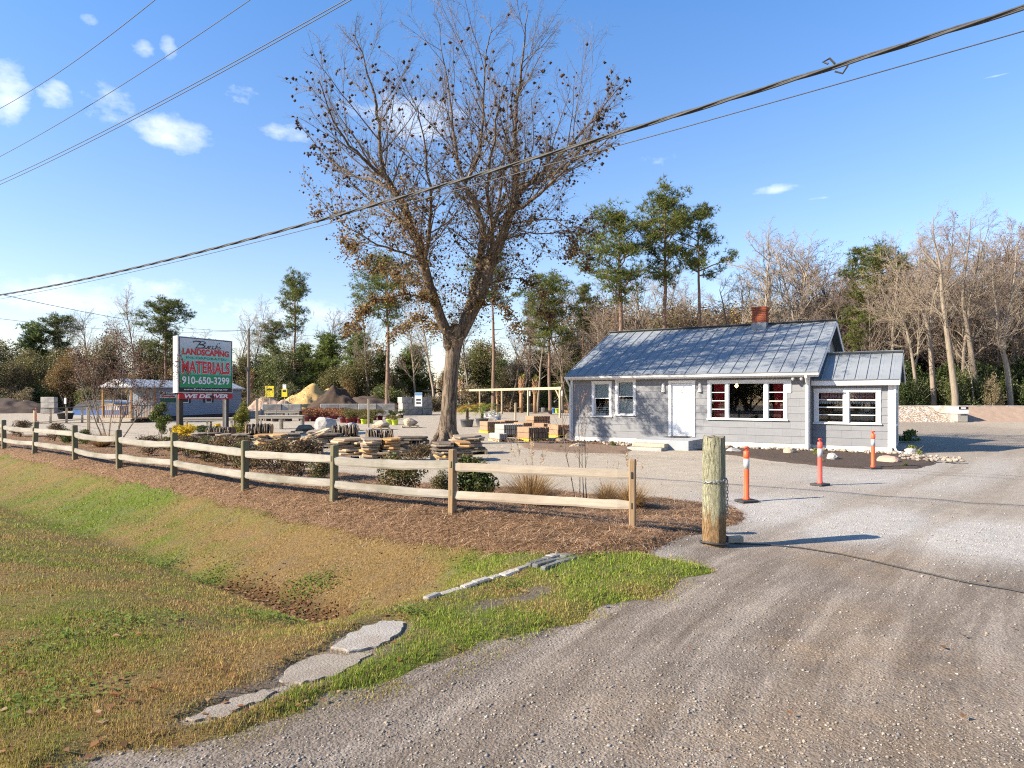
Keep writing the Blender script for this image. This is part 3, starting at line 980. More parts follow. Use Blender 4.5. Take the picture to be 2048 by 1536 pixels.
def sash(parent, s0, s1, z0, z1, t, rows, name='sash', bar=.035, cols=1):
    o_ = MB()
    o_.span((s0, t, z0), (s0 + bar, t + .03, z1)); o_.span((s1 - bar, t, z0), (s1, t + .03, z1))
    o_.span((s0 + bar, t, z0), (s1 - bar, t + .03, z0 + bar)); o_.span((s0 + bar, t, z1 - bar), (s1 - bar, t + .03, z1))
    fr_ = o_.build(name, MAT_WHITE, parent)
    hz = (z1 - z0 - 2 * bar) / rows
    for i in range(1, rows):
        zz = z0 + bar + hz * i
        MB().span((s0 + bar, t + .004, zz - .014), (s1 - bar, t + .028, zz + .014)).build('muntin', MAT_WHITE, fr_)
    for j in range(1, cols):
        xx = s0 + bar + (s1 - s0 - 2 * bar) / cols * j
        MB().span((xx - .01, t + .003, z0 + bar), (xx + .01, t + .027, z1 - bar)).build('muntin', MAT_WHITE, fr_)
    for i in range(rows):
        MB().span((s0 + bar - .002, t + .012, z0 + bar + hz * i), (s1 - bar + .002, t + .016, z0 + bar + hz * (i + 1))).build('pane', MAT_GLASS, fr_)
    return fr_

# two double-hung windows on the left
for (s0, s1, z0, z1) in OPEN[:2]:
    w_ = casing(house, s0, s1, z0, z1, .02, 'window')
    mid = (z0 + z1) / 2 + .02
    sash(w_, s0 + .085, s1 - .085, mid - .02, z1 - .085, .035, 1)
    sash(w_, s0 + .085, s1 - .085, z0, mid + .015, .067, 1)
    bl = MB()
    for i in range(7):
        ss = s0 + .12 + (s1 - s0 - .24) * (i + .5) / 7
        bl.span((ss - .047, .105 + .012 * (i % 2), mid), (ss + .047, .113 + .012 * (i % 2), z1 - .1))
    bl.build('curtain', MAT_WHITE, w_)
MB().span((2.13, .105, 1.10), (2.78, .112, 1.78)).build('roller_blind', MAT_WHITE, house)
bl = MB()
for i in range(5):
    bl.box((1.42, .115, 1.13 + i * .075), (.66, .05, .006), Matrix.Rotation(.7, 3, 'X'))
bl.build('blind', MAT_WHITE, house)

# door
s0, s1, z0, z1 = OPEN[2]
dframe = casing(house, s0, s1, z0, z1, .02, 'door_frame', sill=False)
door = MB().span((s0 + .088, .045, z0 + .02), (s1 - .088, .085, z1 - .09), .004).build('door', MAT_WHITE, house)
for (zz0, zz1) in ((z0 + .16, z0 + .80), (z0 + .95, z0 + 1.85)):
    for (q0, q1) in ((s0 + .17, (s0 + s1) / 2 - .03), ((s0 + s1) / 2 + .03, s1 - .17)):
        MB().span((q0, .038, zz0), (q1, .048, zz1), .006).build('door_panel', MAT_WHITE, door)
MB().lathe([(.012, 0), (.028, .012), (.03, .03), (.015, .05)], 10).build('door_knob', MAT_METAL, door, True, (s1 - .15, .0, z0 + .93))
kn = MB().lathe([(.026, 0), (.026, .012), (.01, .02)], 10).build('deadbolt', MAT_METAL, door, True, (s1 - .15, .02, z0 + 1.1))
MAT_PRINT = pm('red_print', (.45, .03, .03), (.38, .03, .03), 8, .7)

def text_on(parent, body, x0, x1, z0, z1, y, mat, shear=0.0, offset=0.0, name='lettering', ext=.003):
    cu = bpy.data.curves.new(name, 'FONT')
    cu.body, cu.size, cu.shear, cu.offset, cu.extrude = body, 1.0, shear, offset, ext
    cu.resolution_u = 3
    o_ = obj(name, cu, parent)
    cu.materials.append(mat)
    bpy.context.view_layer.update()
    bb = [Vector(c_) for c_ in o_.bound_box]
    bx0, bx1 = min(v_.x for v_ in bb), max(v_.x for v_ in bb)
    by0, by1 = min(v_.y for v_ in bb), max(v_.y for v_ in bb)
    sx, sz = (x1 - x0) / (bx1 - bx0), (z1 - z0) / (by1 - by0)
    o_.scale = (sx, sz, 1)
    me = bpy.data.meshes.new_from_object(o_.evaluated_get(bpy.context.evaluated_depsgraph_get()))
    bpy.data.objects.remove(o_); bpy.data.curves.remove(cu)
    o_ = obj(name, me, parent)
    if not me.materials: me.materials.append(mat)
    o_.scale = (sx, sz, 1)
    o_.rotation_euler = (math.pi / 2, 0, 0)
    o_.location = (x0 - bx0 * sx, y, z0 - by0 * sz)
    return o_
notice = MB().span((s0 + .28, .041, z1 - .48), (s1 - .22, .0445, z1 - .30)).build('door_notice', MAT_TRIM_DIRTY, door)
rm = random.Random(3)
for (row_z, q0, q1) in ((z1 - .345, s0 + .30, s1 - .24), (z1 - .425, s0 + .42, s1 - .44)):
    q = q0; marks = MB()
    while q < q1:
        wq = rm.uniform(.018, .04)
        marks.span((q, .0385, row_z - .022), (q + wq, .0405, row_z + rm.uniform(.012, .024)))
        q += wq + rm.uniform(.008, .02)
    marks.build('worn_print', MAT_PRINT, door)['kind'] = 'stuff'

# picture window: sash, big pane, sash
s0, s1, z0, z1 = OPEN[3]
pw_ = casing(house, s0, s1, z0, z1, .02, 'picture_window')
m1, m2 = 6.44, 7.80
MB().span((m1 - .05, -.012, z0), (m1 + .05, .06, z1 - .085), .004).build('mullion', MAT_WHITE, pw_)
MB().span((m2 - .06, -.012, z0), (m2 + .06, .06, z1 - .085), .004).build('mullion', MAT_WHITE, pw_)
sash(pw_, s0 + .085, m1 - .05, z0, z1 - .085, .03, 4)
sash(pw_, m2 + .06, s1 - .085, z0, z1 - .085, .03, 4)
sash(pw_, m1 + .05, m2 - .06, z0, z1 - .085, .035, 1, bar=.03)
MB().span((s1 + .02, -.02, z1 - .44), (s1 + .15, .018, z1 + .02), .003).build('corner_block', MAT_WHITE, pw_)
def drape(parent, s0, s1, z0, z1, t, mat, folds=7, amp=.03, name='curtain', n=40):
    vs_, fs_ = [], []
    for i in range(n + 1):
        s = s0 + (s1 - s0) * i / n
        for j in range(7):
            zz = z0 + (z1 - z0) * j / 6
            pinch = 1 - .15 * math.exp(-((zz - (z0 + z1) / 2) / .3) ** 2)
            sm = (s0 + s1) / 2
            vs_.append((sm + (s - sm) * pinch, t + amp * math.sin(i / n * folds * 2 * math.pi + j * .1), zz))
    for i in range(n):
        for j in range(6):
            q = i * 7 + j
            fs_.append((q, q + 7, q + 8, q + 1))
    mb = MB(); mb.add(vs_, fs_)
    return mb.build(name, mat, parent, True)
drape(pw_, 5.93, 6.30, z0 + .02, z1 - .12, .11, MAT_RED)
drape(pw_, 8.03, 8.41, z0 + .02, z1 - .14, .11, MAT_RED)
bulb = MB().lathe([(.005, .0), (.045, .03), (.062, .08), (.045, .13), (.012, .16)], 12).build('lamp_bulb', MAT_BULB, house, True, (6.62, .62, 2.2))
MB().tube([(6.62, .62, 2.36), (6.62, .62, 2.66)], .006, 5).build('lamp_cord', MAT_DARKMETAL, house)

# fascia, gutter, rake boards, soffit
m = MB(); m.span((SL + .02, -OV + .03, EAVE - .15), (SR - .02, -OV + .055, EAVE - .015)); m.build('fascia', MAT_WHITE, house)
m = MB(); m.span((SL + .04, -OV + .055, EAVE - .13), (SR - .04, .02, EAVE - .11)); m.build('soffit', MAT_WHITE, house)
prof = [(-OV + .025, -.115), (-OV - .03, -.11), (-OV - .075, -.075), (-OV - .09, -.02), (-OV - .095, -.004), (-OV - .075, -.004), (-OV - .07, -.02), (-OV - .055, -.07), (-OV - .02, -.095), (-OV + .025, -.10)]
m = MB(); n_ = len(prof)
m.add([(s_, t, EAVE - .01 + z) for s_ in (SL - .02, SR + .02) for t, z in prof], [(i, (i + 1) % n_, n_ + (i + 1) % n_, n_ + i) for i in range(n_)] + [tuple(range(n_))[::-1], tuple(range(n_, 2 * n_))])
m.build('gutter', MAT_WHITE, house)
for s_ in (SL, SR - .03):
    m = MB()
    m.bar((s_ + .015, -OV + .02, EAVE - .085), (s_ + .015, RT, RIDGE - .085), .03, .15, up=Vector((0, 0, 1)))
    m.bar((s_ + .015, RT, RIDGE - .085), (s_ + .015, 2 * RT + OV - .02, EAVE - .085), .03, .15)
    m.build('rake_board', MAT_WHITE, house)
def downspout(parent, s, t0, t1, ztop, zbot):
    m = MB()
    m.tube([(s, t0, ztop), (s, t0, ztop - .08), (s, t1 - .05, ztop - .36), (s, t1 - .05, zbot + .1), (s, t1 - .14, zbot + .02)], .045, 6)
    o_ = m.build('downspout', MAT_WHITE, parent)
    return o_
m = MB()
MB().span((0, -.005, FZ - .02), (.10, .05, WALL_TOP), .004).build('corner_board', MAT_WHITE, house); MB().span((L - .12, -.005, FZ - .02), (L + .012, .05, WALL_TOP), .004).build('corner_board', MAT_WHITE, house)
downspout(house, .02, -OV - .03, -.01, EAVE - .08, .03)
downspout(house, L - .05, -OV - .03, -.01, EAVE - .08, .03)

# standing seam panels on both slopes
def roof_panels(parent, sL, sR, tE, zE, tR, zR, n, mat=MAT_ROOF, thick=.03, rib=.028):
    d = Vector((0, tR - tE, zR - zE)); Ls = d.length; d.normalize()
    nrm = Vector((0, -d.z, d.y)) if d.y > 0 else Vector((0, d.z, -d.y))
    if nrm.z < 0: nrm = -nrm
    w = (sR - sL) / n
    vs_ = []
    prof_ = [(0, 0), (0, thick), (0, thick + rib), (.022, thick + rib), (.03, thick), (w * .33, thick + .0015), (w * .36, thick + .006), (w * .40, thick + .0015), (w - .003, thick), (w - .003, 0)]
    for q in (0, Ls):
        for (a_, h_) in prof_:
            p = Vector((a_, tE, zE)) + d * q + nrm * h_
            vs_.append(tuple(p))
    n_ = len(prof_)
    fs_ = [(i, (i + 1) % n_, n_ + (i + 1) % n_, n_ + i) for i in range(n_)] + [tuple(range(n_))[::-1], tuple(range(n_, 2 * n_))]
    if tR < tE: fs_ = [f_[::-1] for f_ in fs_]
    mb = MB(); mb.add(vs_, fs_)
    first = None
    for i in range(n):
        if first is None:
            first = mb.build('roof_panel', mat, parent); o_ = first
        else:
            o_ = obj('roof_panel', first.data, parent)
        o_.location = (sL + i * w, 0, 0)
roof_panels(house, SL, SR, -OV - .02, EAVE, RT, RIDGE, 23)
roof_panels(house, SL, SR, 2 * RT + OV, EAVE, RT, RIDGE, 23)
m = MB()
for q in (-1, 1):
    m.bar((SL - .01, RT + q * .11, RIDGE + .0 ), (SR + .01, RT + q * .11, RIDGE + .0), .25, .016, up=Vector((0, -q * SLOPE, 1)))
m.build('ridge_cap', MAT_ROOF_DARK, house)
o_ = house.children[-1]; o_.location = (0, 0, .075)

# chimney of single bricks
CS, CT, CW = 6.72, RT - .25, .56
ch = MB().span((CS - CW / 2 + .03, CT - CW / 2 + .03, 4.4), (CS + CW / 2 - .03, CT + CW / 2 - .03, 5.52)).build('chimney', MAT_MORTAR, house)
MB().span((CS - CW / 2 - .02, CT - CW / 2 - .02, 4.45), (CS + CW / 2 + .02, CT + CW / 2 + .02, 4.90), .01).build('chimney_flashing', MAT_ROOF, ch)
brick_me = {}
def brick(parent, c_, sz):
    key = tuple(round(v_, 3) for v_ in sz)
    if key not in brick_me:
        b_ = MB().box((0, 0, 0), sz, None, .006).build('brick', MAT_BRICK, parent); brick_me[key] = b_.data
    else:
        b_ = obj('brick', brick_me[key], parent)
    b_.location = c_
    return b_
bw, bh, bd = .178, .062, .09
zz, r_ = 4.90, 0
while zz < 5.50:
    grow_ = .03 if zz > 5.36 else 0
    half = CW / 2 + grow_
    n_ = 3; stepb = (2 * half - .0) / n_
    for i in range(n_):
        o2 = (i + .5) * stepb - half
        shift = (r_ % 2) * .0
        for (cx_, cy_, sz) in ((CS + o2, CT - half + bd / 2, (stepb - .01, bd, bh)), (CS + o2, CT + half - bd / 2, (stepb - .01, bd, bh))):
            brick(ch, (cx_, cy_, zz + bh / 2), sz)
        if i == 1:
            for sx in (-1, 1):
                for q in (-.5, .5):
                    ly = (2 * half - 2 * bd - .01) / 2
                    brick(ch, (CS + sx * (half - bd / 2), CT + q * ly, zz + bh / 2), (bd, ly - .01, bh))
    zz += bh + .011; r_ += 1

# wing
REC, WE, WRZ, WR, WOV, SW, SWR = .466, 2.43, 3.387, 1.454, .27, 11.696, 11.93
WD = 2 * WR
WOPEN = [(9.32, 11.34, .98, 2.14)]
m = MB(); m.span((L + .01, REC + .02, -.15), (SW - .01, REC + WD - .02, FZ - .03)); m.build('wing_foundation', MAT_FOUND, house)
m = MB(); pierced(m, L + .005, SW, FZ - .03, WE - .02, REC + .02, REC + .12, WOPEN)
m.span((SW - .1, REC + .12, FZ - .03), (SW, REC + WD - .1, WE - .02)); m.span((L + .005, REC + WD - .1, FZ - .03), (SW, REC + WD, WE - .02))
m.build('wing_wall', MAT_SIDING, house)
m = MB(); m.span((L + .01, REC + 1.9, FZ), (SW - .12, REC + 1.96, WE)); m.span((L + .01, REC + .13, FZ - .02), (SW - .12, REC + 1.9, FZ + .05)); m.build('wing_interior', MAT_FLOOR_IN, house)
m = MB(); m.span((9.9, REC + .9, .9), (11.2, REC + 1.5, .96)); m.span((10.5, REC + 1.85, 1.1), (11.0, REC + 1.895, 1.75)); m.build('counter', MAT_TRIM_DIRTY, house)
m = MB()
pts_ = [(REC, WE - .02), (REC + WD, WE - .02), (REC + WR, WRZ - .12)]
vs_ = [(SW - .1, t, z) for t, z in pts_] + [(SW, t, z) for t, z in pts_]
m.add(vs_, [(2, 1, 0), (3, 4, 5), (0, 1, 4, 3), (1, 2, 5, 4), (2, 0, 3, 5)]); m.build('wing_gable', MAT_SIDING, house)
shingles(house, L + .03, SW - .13, FZ - .03, WE - .03, REC + .02, WOPEN, seed=9)
for lo_, hi_ in (((SW - .13, REC - .008, FZ - .05), (SW + .012, REC + .05, WE - .02)), ((SW - .05, REC + .052, FZ - .05), (SW + .014, REC + .15, WE - .02)), ((SW - .05, REC + WD - .12, FZ - .05), (SW + .014, REC + WD + .01, WE - .02))):
    MB().span(lo_, hi_, .004).build('wing_corner_board', MAT_WHITE, house)
m = MB(); m.span((L + .02, REC - WOV + .02, WE - .17), (SWR - .01, REC - WOV + .045, WE - .005)); m.span((L + .02, REC - WOV + .045, WE - .14), (SWR - .03, REC + .02, WE - .12)); m.build('wing_fascia', MAT_WHITE, house)
m = MB()
for (ta, za, tb, zb) in ((REC - WOV + .02, WE - .07, REC + WR, WRZ - .07), (REC + WR, WRZ - .07, REC + WD + WOV, WE - .07)):
    m.bar((SWR - .015, ta, za), (SWR - .015, tb, zb), .03, .14)
m.build('wing_rake_board', MAT_WHITE, house)
roof_panels(house, L + .0, SWR, REC - WOV - .01, WE, REC + WR, WRZ, 8)
roof_panels(house, L + .0, SWR, REC + WD + WOV, WE, REC + WR, WRZ, 8)
m = MB()
for q in (-1, 1):
    m.bar((L, REC + WR + q * .09, WRZ + .035), (SWR + .01, REC + WR + q * .09, WRZ + .035), .21, .014, up=Vector((0, -q * .556, 1)))
m.build('wing_ridge_cap', MAT_ROOF, house)
s0, s1, z0, z1 = WOPEN[0]
ww = casing(house, s0, s1, z0, z1, REC + .02, 'wing_window', w=.10)
mid = 10.32
MB().span((mid - .075, REC - .01, z0), (mid + .075, REC + .06, z1 - .1), .004).build('mullion', MAT_WHITE, ww)
for (q0, q1) in ((s0 + .1, mid - .075), (mid + .075, s1 - .1)):
    zm = (z0 + z1 - .1) / 2
    sash(ww, q0, q1, zm - .017, z1 - .1, REC + .03, 2)
    sash(ww, q0, q1, z0, zm + .017, REC + .062, 2)
    drape(ww, q0 + .02, q1 - .02, z1 - .42, z1 - .11, REC + .16, MAT_GINGHAM, 9, .018, 'valance')
    sc = MB(); nsc = 10
    for i in range(nsc):
        a_ = q0 + .02 + (q1 - q0 - .04) * i / nsc; b_ = q0 + .02 + (q1 - q0 - .04) * (i + 1) / nsc
        sc.add([(a_, REC + .155, z1 - .42), (b_, REC + .155, z1 - .42), (b_ - .01, REC + .15, z1 - .49), ((a_ + b_) / 2, REC + .15, z1 - .52), (a_ + .01, REC + .15, z1 - .49)], [(0, 4, 3, 2, 1)])
    sc.build('valance_scallop', MAT_WHITE, ww)
# side window and downspout on the right end
side = MB(); side.span((SW + .001, REC + .75, .85), (SW + .035, REC + 2.1, .93)); side.span((SW + .001, REC + .75, 2.0), (SW + .035, REC + 2.1, 2.1)); side.span((SW + .001, REC + .75, .93), (SW + .035, REC + .84, 2.0)); side.span((SW + .001, REC + 2.01, .93), (SW + .035, REC + 2.1, 2.0))
side = side.build('side_window', MAT_WHITE, house)
MB().span((SW + .002, REC + .84, .93), (SW + .008, REC + 2.01, 2.0)).build('pane', MAT_GLASS, side)
m = MB(); m.tube([(SW + .07, REC - .02, WE - .1), (SW + .07, REC - .02, .2), (SW + .13, REC - .06, .07), (SW + .42, REC - .12, .03)], .042, 6); m.build('downspout', MAT_WHITE, house)
# wall lights beside the door
def sconce(s):
    b_ = MB().span((s - .035, .0, 2.03), (s + .035, .018, 2.35), .004).build('wall_light', MAT_METAL, house)
    m = MB(); n_ = 9
    vs_ = []
    for (r_, z_) in ((.05, 2.40), (.085, 2.05)):
        for i in range(n_):
            t_ = math.pi * i / (n_ - 1)
            vs_.append((s + r_ * math.cos(t_), .0 - r_ * math.sin(t_), z_))
    m.add(vs_, [(i, i + n_, i + n_ + 1, i + 1) for i in range(n_ - 1)] + [tuple(range(n_))])
    m.build('shade', MAT_TRIM_DIRTY, b_)
sconce(4.02); sconce(5.44)
# flood lamps under the eave
for s_ in (8.75, 9.02):
    MB().lathe([(.02, 0), (.05, .03), (.06, .1), (.055, .11)], 10).build('flood_lamp', MAT_GREYPAINT, house, True, (s_, -.25, 2.42))
# utility box on wing gable / meter conduit on the main gable
m = MB(); m.span((L + .0, 3.0, 3.1), (L + .14, 3.28, 3.6), .01); m.build('meter_box', MAT_METAL, house)
m = MB(); m.tube([(L + .06, 2.6, 2.75), (L + .06, 2.6, 3.7), (L + .12, 2.58, 3.85), (L + .22, 2.55, 3.78)], .03, 6); m.build('service_mast', MAT_METAL, house)

# stoop and step
stoop = thing('stoop', 'grey painted concrete stoop in front of the white door', 'stoop', (HX, HY, 0), -HANG)
m = MB(); m.span((3.70, -2.15, -.05), (5.72, -.006, .345), .012); m.build('slab', MAT_GREYPAINT, stoop)
MB().span((4.2, -.5, .347), (5.1, -.04, .362), .004).build('mat', MAT_MAT, stoop)
step = thing('step', 'weathered tan concrete block step below the stoop', 'step', (HX, HY, 0), -HANG)
MB().span((3.74, -2.85, -.02), (5.0, -2.165, .11), .012).build('tread', MAT_CONC, step)
MB().span((3.80, -2.55, .112), (5.0, -2.162, .235), .012).build('tread', MAT_STEP, step)
# ------------------------------------------------------------------ fence
def woodmat(name, c1, c2, c3=None, vert=False, rnd=.1, green=None):
    k = NT(name)
    st = (9, 9, .7) if vert else (.7, 9, 9)
    n1 = k.noise(3, 7, .68, k.mapping(st), .4); n2 = k.noise(1.2, 4, .6)
    c = k.mix(k.ramp(n1, [(.3, 0.), (.7, 1.)]), c1, c2)
    if c3:
        c = k.mix(k.ramp(n2, [(.48, 0.), (.68, .85)]), c, c3)
    c = k.mix(k.ramp(k.noise(9, 6, .75, k.mapping(st)), [(.62, 0.), (.72, .8)]), c, tuple(v_ * .38 for v_ in c1))
    if rnd:
        v = k.math('MULTIPLY_ADD', k.rnd(), rnd * 2, 1 - rnd); cx = k.N.new('ShaderNodeCombineXYZ')
        for i in range(3): k.L.new(v, cx.inputs[i])
        c = k.mix(1.0, c, cx.outputs[0], 'MULTIPLY')
    return k.finish(c, .85, n1, .6, .008, spec=.2)
MAT_RAIL = woodmat('weathered_rail_wood', (.33, .305, .26), (.23, .21, .175), (.165, .155, .115))
MAT_RAILNEW = woodmat('newer_rail_wood', (.43, .37, .285), (.34, .285, .215), (.29, .24, .18))
MAT_POST = woodmat('mossy_post_wood', (.185, .165, .095), (.115, .10, .06), (.145, .155, .075), True)
MAT_POSTNEW = woodmat('brown_post_wood', (.30, .205, .115), (.21, .14, .08), (.25, .18, .11), True)

PPX = [(1265, 8.95, 1075), (905, 9.65, 1050), (668, 11.0, 1010), (490, 12.45, 985), (348, 14.35, 952), (238, 16.0, 933), (150, 17.8, 922), (70, 19.8, 908), (8, 21.7, 895), (-60, 24.0, 890)]
fence = thing('split_rail_fence', 'two rail split wood fence along the pine straw bed', 'fence', (0, 0, 0))
posts = []
rf = random.Random(5)
for i, (px, y, py) in enumerate(PPX):
    x = (px - 1024) / F_PX * y
    zb = h1(x, y)
    posts.append(Vector((x, y, zb)))
for i, p in enumerate(posts):
    d = (posts[min(i + 1, len(posts) - 1)] - posts[max(i - 1, 0)]); d.z = 0; d.normalize()
    ang = math.atan2(d.y, d.x)
    hgt = .96
    m = MB()
    R = Matrix.Rotation(ang + rf.uniform(-.06, .06), 3, 'Z') @ Matrix.Rotation(rf.uniform(-.025, .025) + (.05 if i == 7 else 0), 3, 'X')
    m.box((0, 0, hgt / 2 - .15), (.085, .125, hgt + .3), R, .012)
    po = m.build('post', MAT_POSTNEW if i < 2 else MAT_POST, fence, loc=(p.x, p.y, p.z))
    # rail slots show as dark mortises on the end post
    for zz in (.35, .75):
        n_ = Vector((-d.y, d.x, 0))
        mm = MB(); mm.box((0, 0, zz), (.05, .127, .11), R, .015)
        mo = mm.build('mortise', MAT_DARKMETAL if i == 0 else MAT_POST, po)
def rail(p, q, z0, z1, sag, mat, seed):
    r_ = random.Random(seed)
    n = 14
    cen = []
    for i in range(n + 1):
        t = i / n
        c_ = p.lerp(q, t); c_.z = p.z * (1 - t) + q.z * t + z0 * (1 - t) + z1 * t - sag * 4 * t * (1 - t) + r_.uniform(-.004, .004)
        cen.append(c_)
    d = (q - p); d.z = 0; d.normalize(); nrm = Vector((-d.y, d.x, 0))
    vs_, fs_ = [], []
    tw = r_.uniform(-.16, .16)
    # a split rail: triangular-ish section, tapered ends
    for i, c_ in enumerate(cen):
        t = i / n
        tap = min(1, .62 + 7.0 * min(t, 1 - t))
        w, hh = .044 * tap, .062 * (.4 + .6 * tap)
        prof = [(-.98, -.82), (-.7, -1.0), (.82, -1.0), (1.0, -.6), (.92, .95), (-.4, 1.04), (-1.0, .78)]
        for (a_, b_) in prof:
            a2 = a_ + .05 * math.sin(seed * 3 + i * .7 + b_ * 2); b2 = b_ + .06 * math.sin(seed + i * .9 + a_ * 3)
            ca, sa = math.cos(tw), math.sin(tw)
            u_, v_ = (a2 * ca - b2 * sa) * w, (a2 * sa + b2 * ca) * hh
            vs_.append(tuple(c_ + nrm * u_ + Vector((0, 0, v_))))
    k_ = 7
    for i in range(n):
        for j in range(k_):
            fs_.append((i * k_ + j, i * k_ + (j + 1) % k_, (i + 1) * k_ + (j + 1) % k_, (i + 1) * k_ + j))
    fs_ += [tuple(range(k_))[::-1], tuple(range(n * k_, n * k_ + k_))]
    # local coordinates along the rail for the grain
    me_ang = math.atan2(d.y, d.x)
    Ri = Matrix.Rotation(-me_ang, 3, 'Z')
    vs_ = [tuple(Ri @ (Vector(v_) - p)) for v_ in vs_]
    mb = MB(); mb.add(vs_, [f_[::-1] for f_ in fs_])
    o_ = mb.build('rail', mat, fence); o_.location = p; o_.rotation_euler = (0, 0, me_ang)
SAG = [(.0, .0), (.03, .02), (.0, .02), (.0, .02), (.05, .03), (.05, .06), (.0, .01), (.04, .03), (.02, .04)]
for i in range(len(posts) - 1):
    p, q = posts[i].copy(), posts[i + 1].copy()
    d = (q - p); d.z = 0; d.normalize()
    p2, q2 = p - d * .05, q + d * .05
    if i == 0: p2 = p + d * .01
    mt = MAT_RAILNEW if i == 0 else MAT_RAIL
    rail(p2, q2, .74 + rf.uniform(-.01, .02), .73 + rf.uniform(-.02, .01), SAG[i][0], mt, i * 2 + 1)
    rail(p2, q2, .335 + rf.uniform(-.01, .02), .33 + rf.uniform(-.02, .01), SAG[i][1], mt, i * 2 + 2)

# ------------------------------------------------------------------ thick timber pole with chain, cable, delineators
k = NT('pole_timber')
n1 = k.noise(4, 8, .7, k.mapping((14, 14, .9)), .5)
cr = k.noise(7, 6, .75, k.mapping((22, 22, 1.6)), .3)
sepz = k.N.new('ShaderNodeSeparateXYZ'); k.L.new(k.tc.outputs['Object'], sepz.inputs[0])
c = k.mix(k.ramp(n1, [(.3, 0.), (.72, 1.)]), (.235, .225, .135), (.43, .415, .29))
low = k.math('ADD', sepz.outputs[2], k.math('MULTIPLY', k.noise(2.2, 4, .6, k.mapping((6, 6, .8))), -.55))
c = k.mix(k.ramp(low, [(.0, 1.), (.16, 0.)]), c, k.mix(n1, (.20, .115, .05), (.33, .22, .115)))
up_ = k.ramp(sepz.outputs[2], [(.75, 0.), (1.0, 1.)])
c = k.mix(k.math('MULTIPLY', k.ramp(cr, [(.55, 0.), (.66, 1.)]), k.math('MULTIPLY_ADD', up_, .6, .35)), c, (.06, .05, .03))
MAT_POLE = k.finish(c, .9, k.math('SUBTRACT', n1, k.math('MULTIPLY', k.ramp(cr, [(.5, 0.), (.65, 1.)]), 1.2)), .9, .02, spec=.15)
MAT_ENDGRAIN = pm('end_grain', (.20, .165, .12), (.12, .10, .07), 14, .95, .6, 60)
pxp, pyp = gp(1428, 1088)
PZ = h1(pxp, pyp)
pole = thing('timber_pole', 'thick short weathered timber pole with a chain round it beside the drive', 'pole', (pxp, pyp, PZ))
R0, NP_ = .137, 40
vs_, fs_ = [], []
zs_ = [-.15, 0, .1, .25, .45, .65, .85, 1.05, 1.2, 1.30, 1.345]
for zi, z in enumerate(zs_):
    for kk in range(NP_):
        t = 2 * math.pi * kk / NP_
        r_ = R0 * (1.03 - .03 * z) + .0045 * math.sin(kk * 2.7 + 1.3) + .003 * math.sin(kk * 5.3 + z * 2)
        if z > 1.2: r_ -= .008 * abs(math.sin(kk * 1.9))
        vs_.append((r_ * math.cos(t), r_ * math.sin(t), z + (.014 * math.sin(kk * .9) if zi == len(zs_) - 1 else 0)))
for i in range(len(zs_) - 1):
    for kk in range(NP_):
        k2 = (kk + 1) % NP_
        fs_.append((i * NP_ + kk, i * NP_ + k2, (i + 1) * NP_ + k2, (i + 1) * NP_ + kk))
mb = MB(); mb.add(vs_, fs_); mb.build('shaft', MAT_POLE, pole, True)
mb = MB(); top = [(v_[0], v_[1], v_[2]) for v_ in vs_[-NP_:]]
mb.add(top + [(0, 0, 1.335)], [(i, (i + 1) % NP_, NP_) for i in range(NP_)]); mb.build('cut_top', MAT_ENDGRAIN, pole)
MAT_GALV = pm('galvanised_chain', (.42, .43, .43), (.28, .29, .29), 40, .45, metal=.7)
chain = thing('chain', 'galvanised chain looped round the timber pole and hanging down', 'chain', (pxp, pyp, PZ))
def link_mesh():
    m = MB(); path = []
    for i in range(10):
        t = 2 * math.pi * i / 10
        path.append(Vector((.022 * math.cos(t) + (.008 if math.cos(t) > 0 else -.008), .012 * math.sin(t), 0)))
    n_ = 4; r_ = .0045
    vs_ = []
    for i in range(10):
        d = (path[(i + 1) % 10] - path[i - 1]).normalized(); nn = d.cross(Vector((0, 0, 1)))
        for j in range(n_):
            a_ = 2 * math.pi * j / n_
            vs_.append(tuple(path[i] + nn * (r_ * math.cos(a_)) + Vector((0, 0, r_ * math.sin(a_)))))
    fs_ = [(i * n_ + j, i * n_ + (j + 1) % n_, ((i + 1) % 10) * n_ + (j + 1) % n_, ((i + 1) % 10) * n_ + j) for i in range(10) for j in range(n_)]
    m.add(vs_, fs_)
    return m
lk = None
def put_link(pos, d, roll):
    global lk
    if lk is None:
        o_ = link_mesh().build('chain_link', MAT_GALV, chain, True); lk = o_.data
    else:
        o_ = obj('chain_link', lk, chain)
    d = Vector(d).normalized()
    q = d.to_track_quat('X', 'Z') @ Quaternion((1, 0, 0), roll)
    o_.rotation_mode = 'QUATERNION'; o_.rotation_quaternion = q; o_.location = pos
NL = 22
for i in range(NL):
    t = 2 * math.pi * i / NL
    rr_ = R0 + .012
    put_link((rr_ * math.cos(t), rr_ * math.sin(t), .80 + .02 * math.cos(t) + (.0 if i % 2 else .0)), (-math.sin(t), math.cos(t), 0), (i % 2) * math.pi / 2 + .3)
for i in range(11):
    put_link((R0 + .02, -.03, .78 - i * .042), (0, 0, 1), (i % 2) * math.pi / 2)
MAT_CABLE = pm('black_cable', (.035, .035, .037), (.05, .048, .045), 30, .6)
MAT_RUBBER = pm('black_rubber', (.04, .04, .042), (.06, .058, .055), 20, .8, .2, 60)
cab = thing('ground_cable', 'black steel cable looped round the pole foot and lying across the drive', 'cable', (0, 0, 0))
path = []
for i in range(15):
    t = math.radians(-20 - i * 360 / 14)
    path.append((pxp + (R0 + .03) * math.cos(t), pyp + (R0 + .03) * math.sin(t), PZ + .03 + .012 * math.sin(t * 2)))
MB().tube(path, .014, 6).build('loop', MAT_CABLE, cab, True)
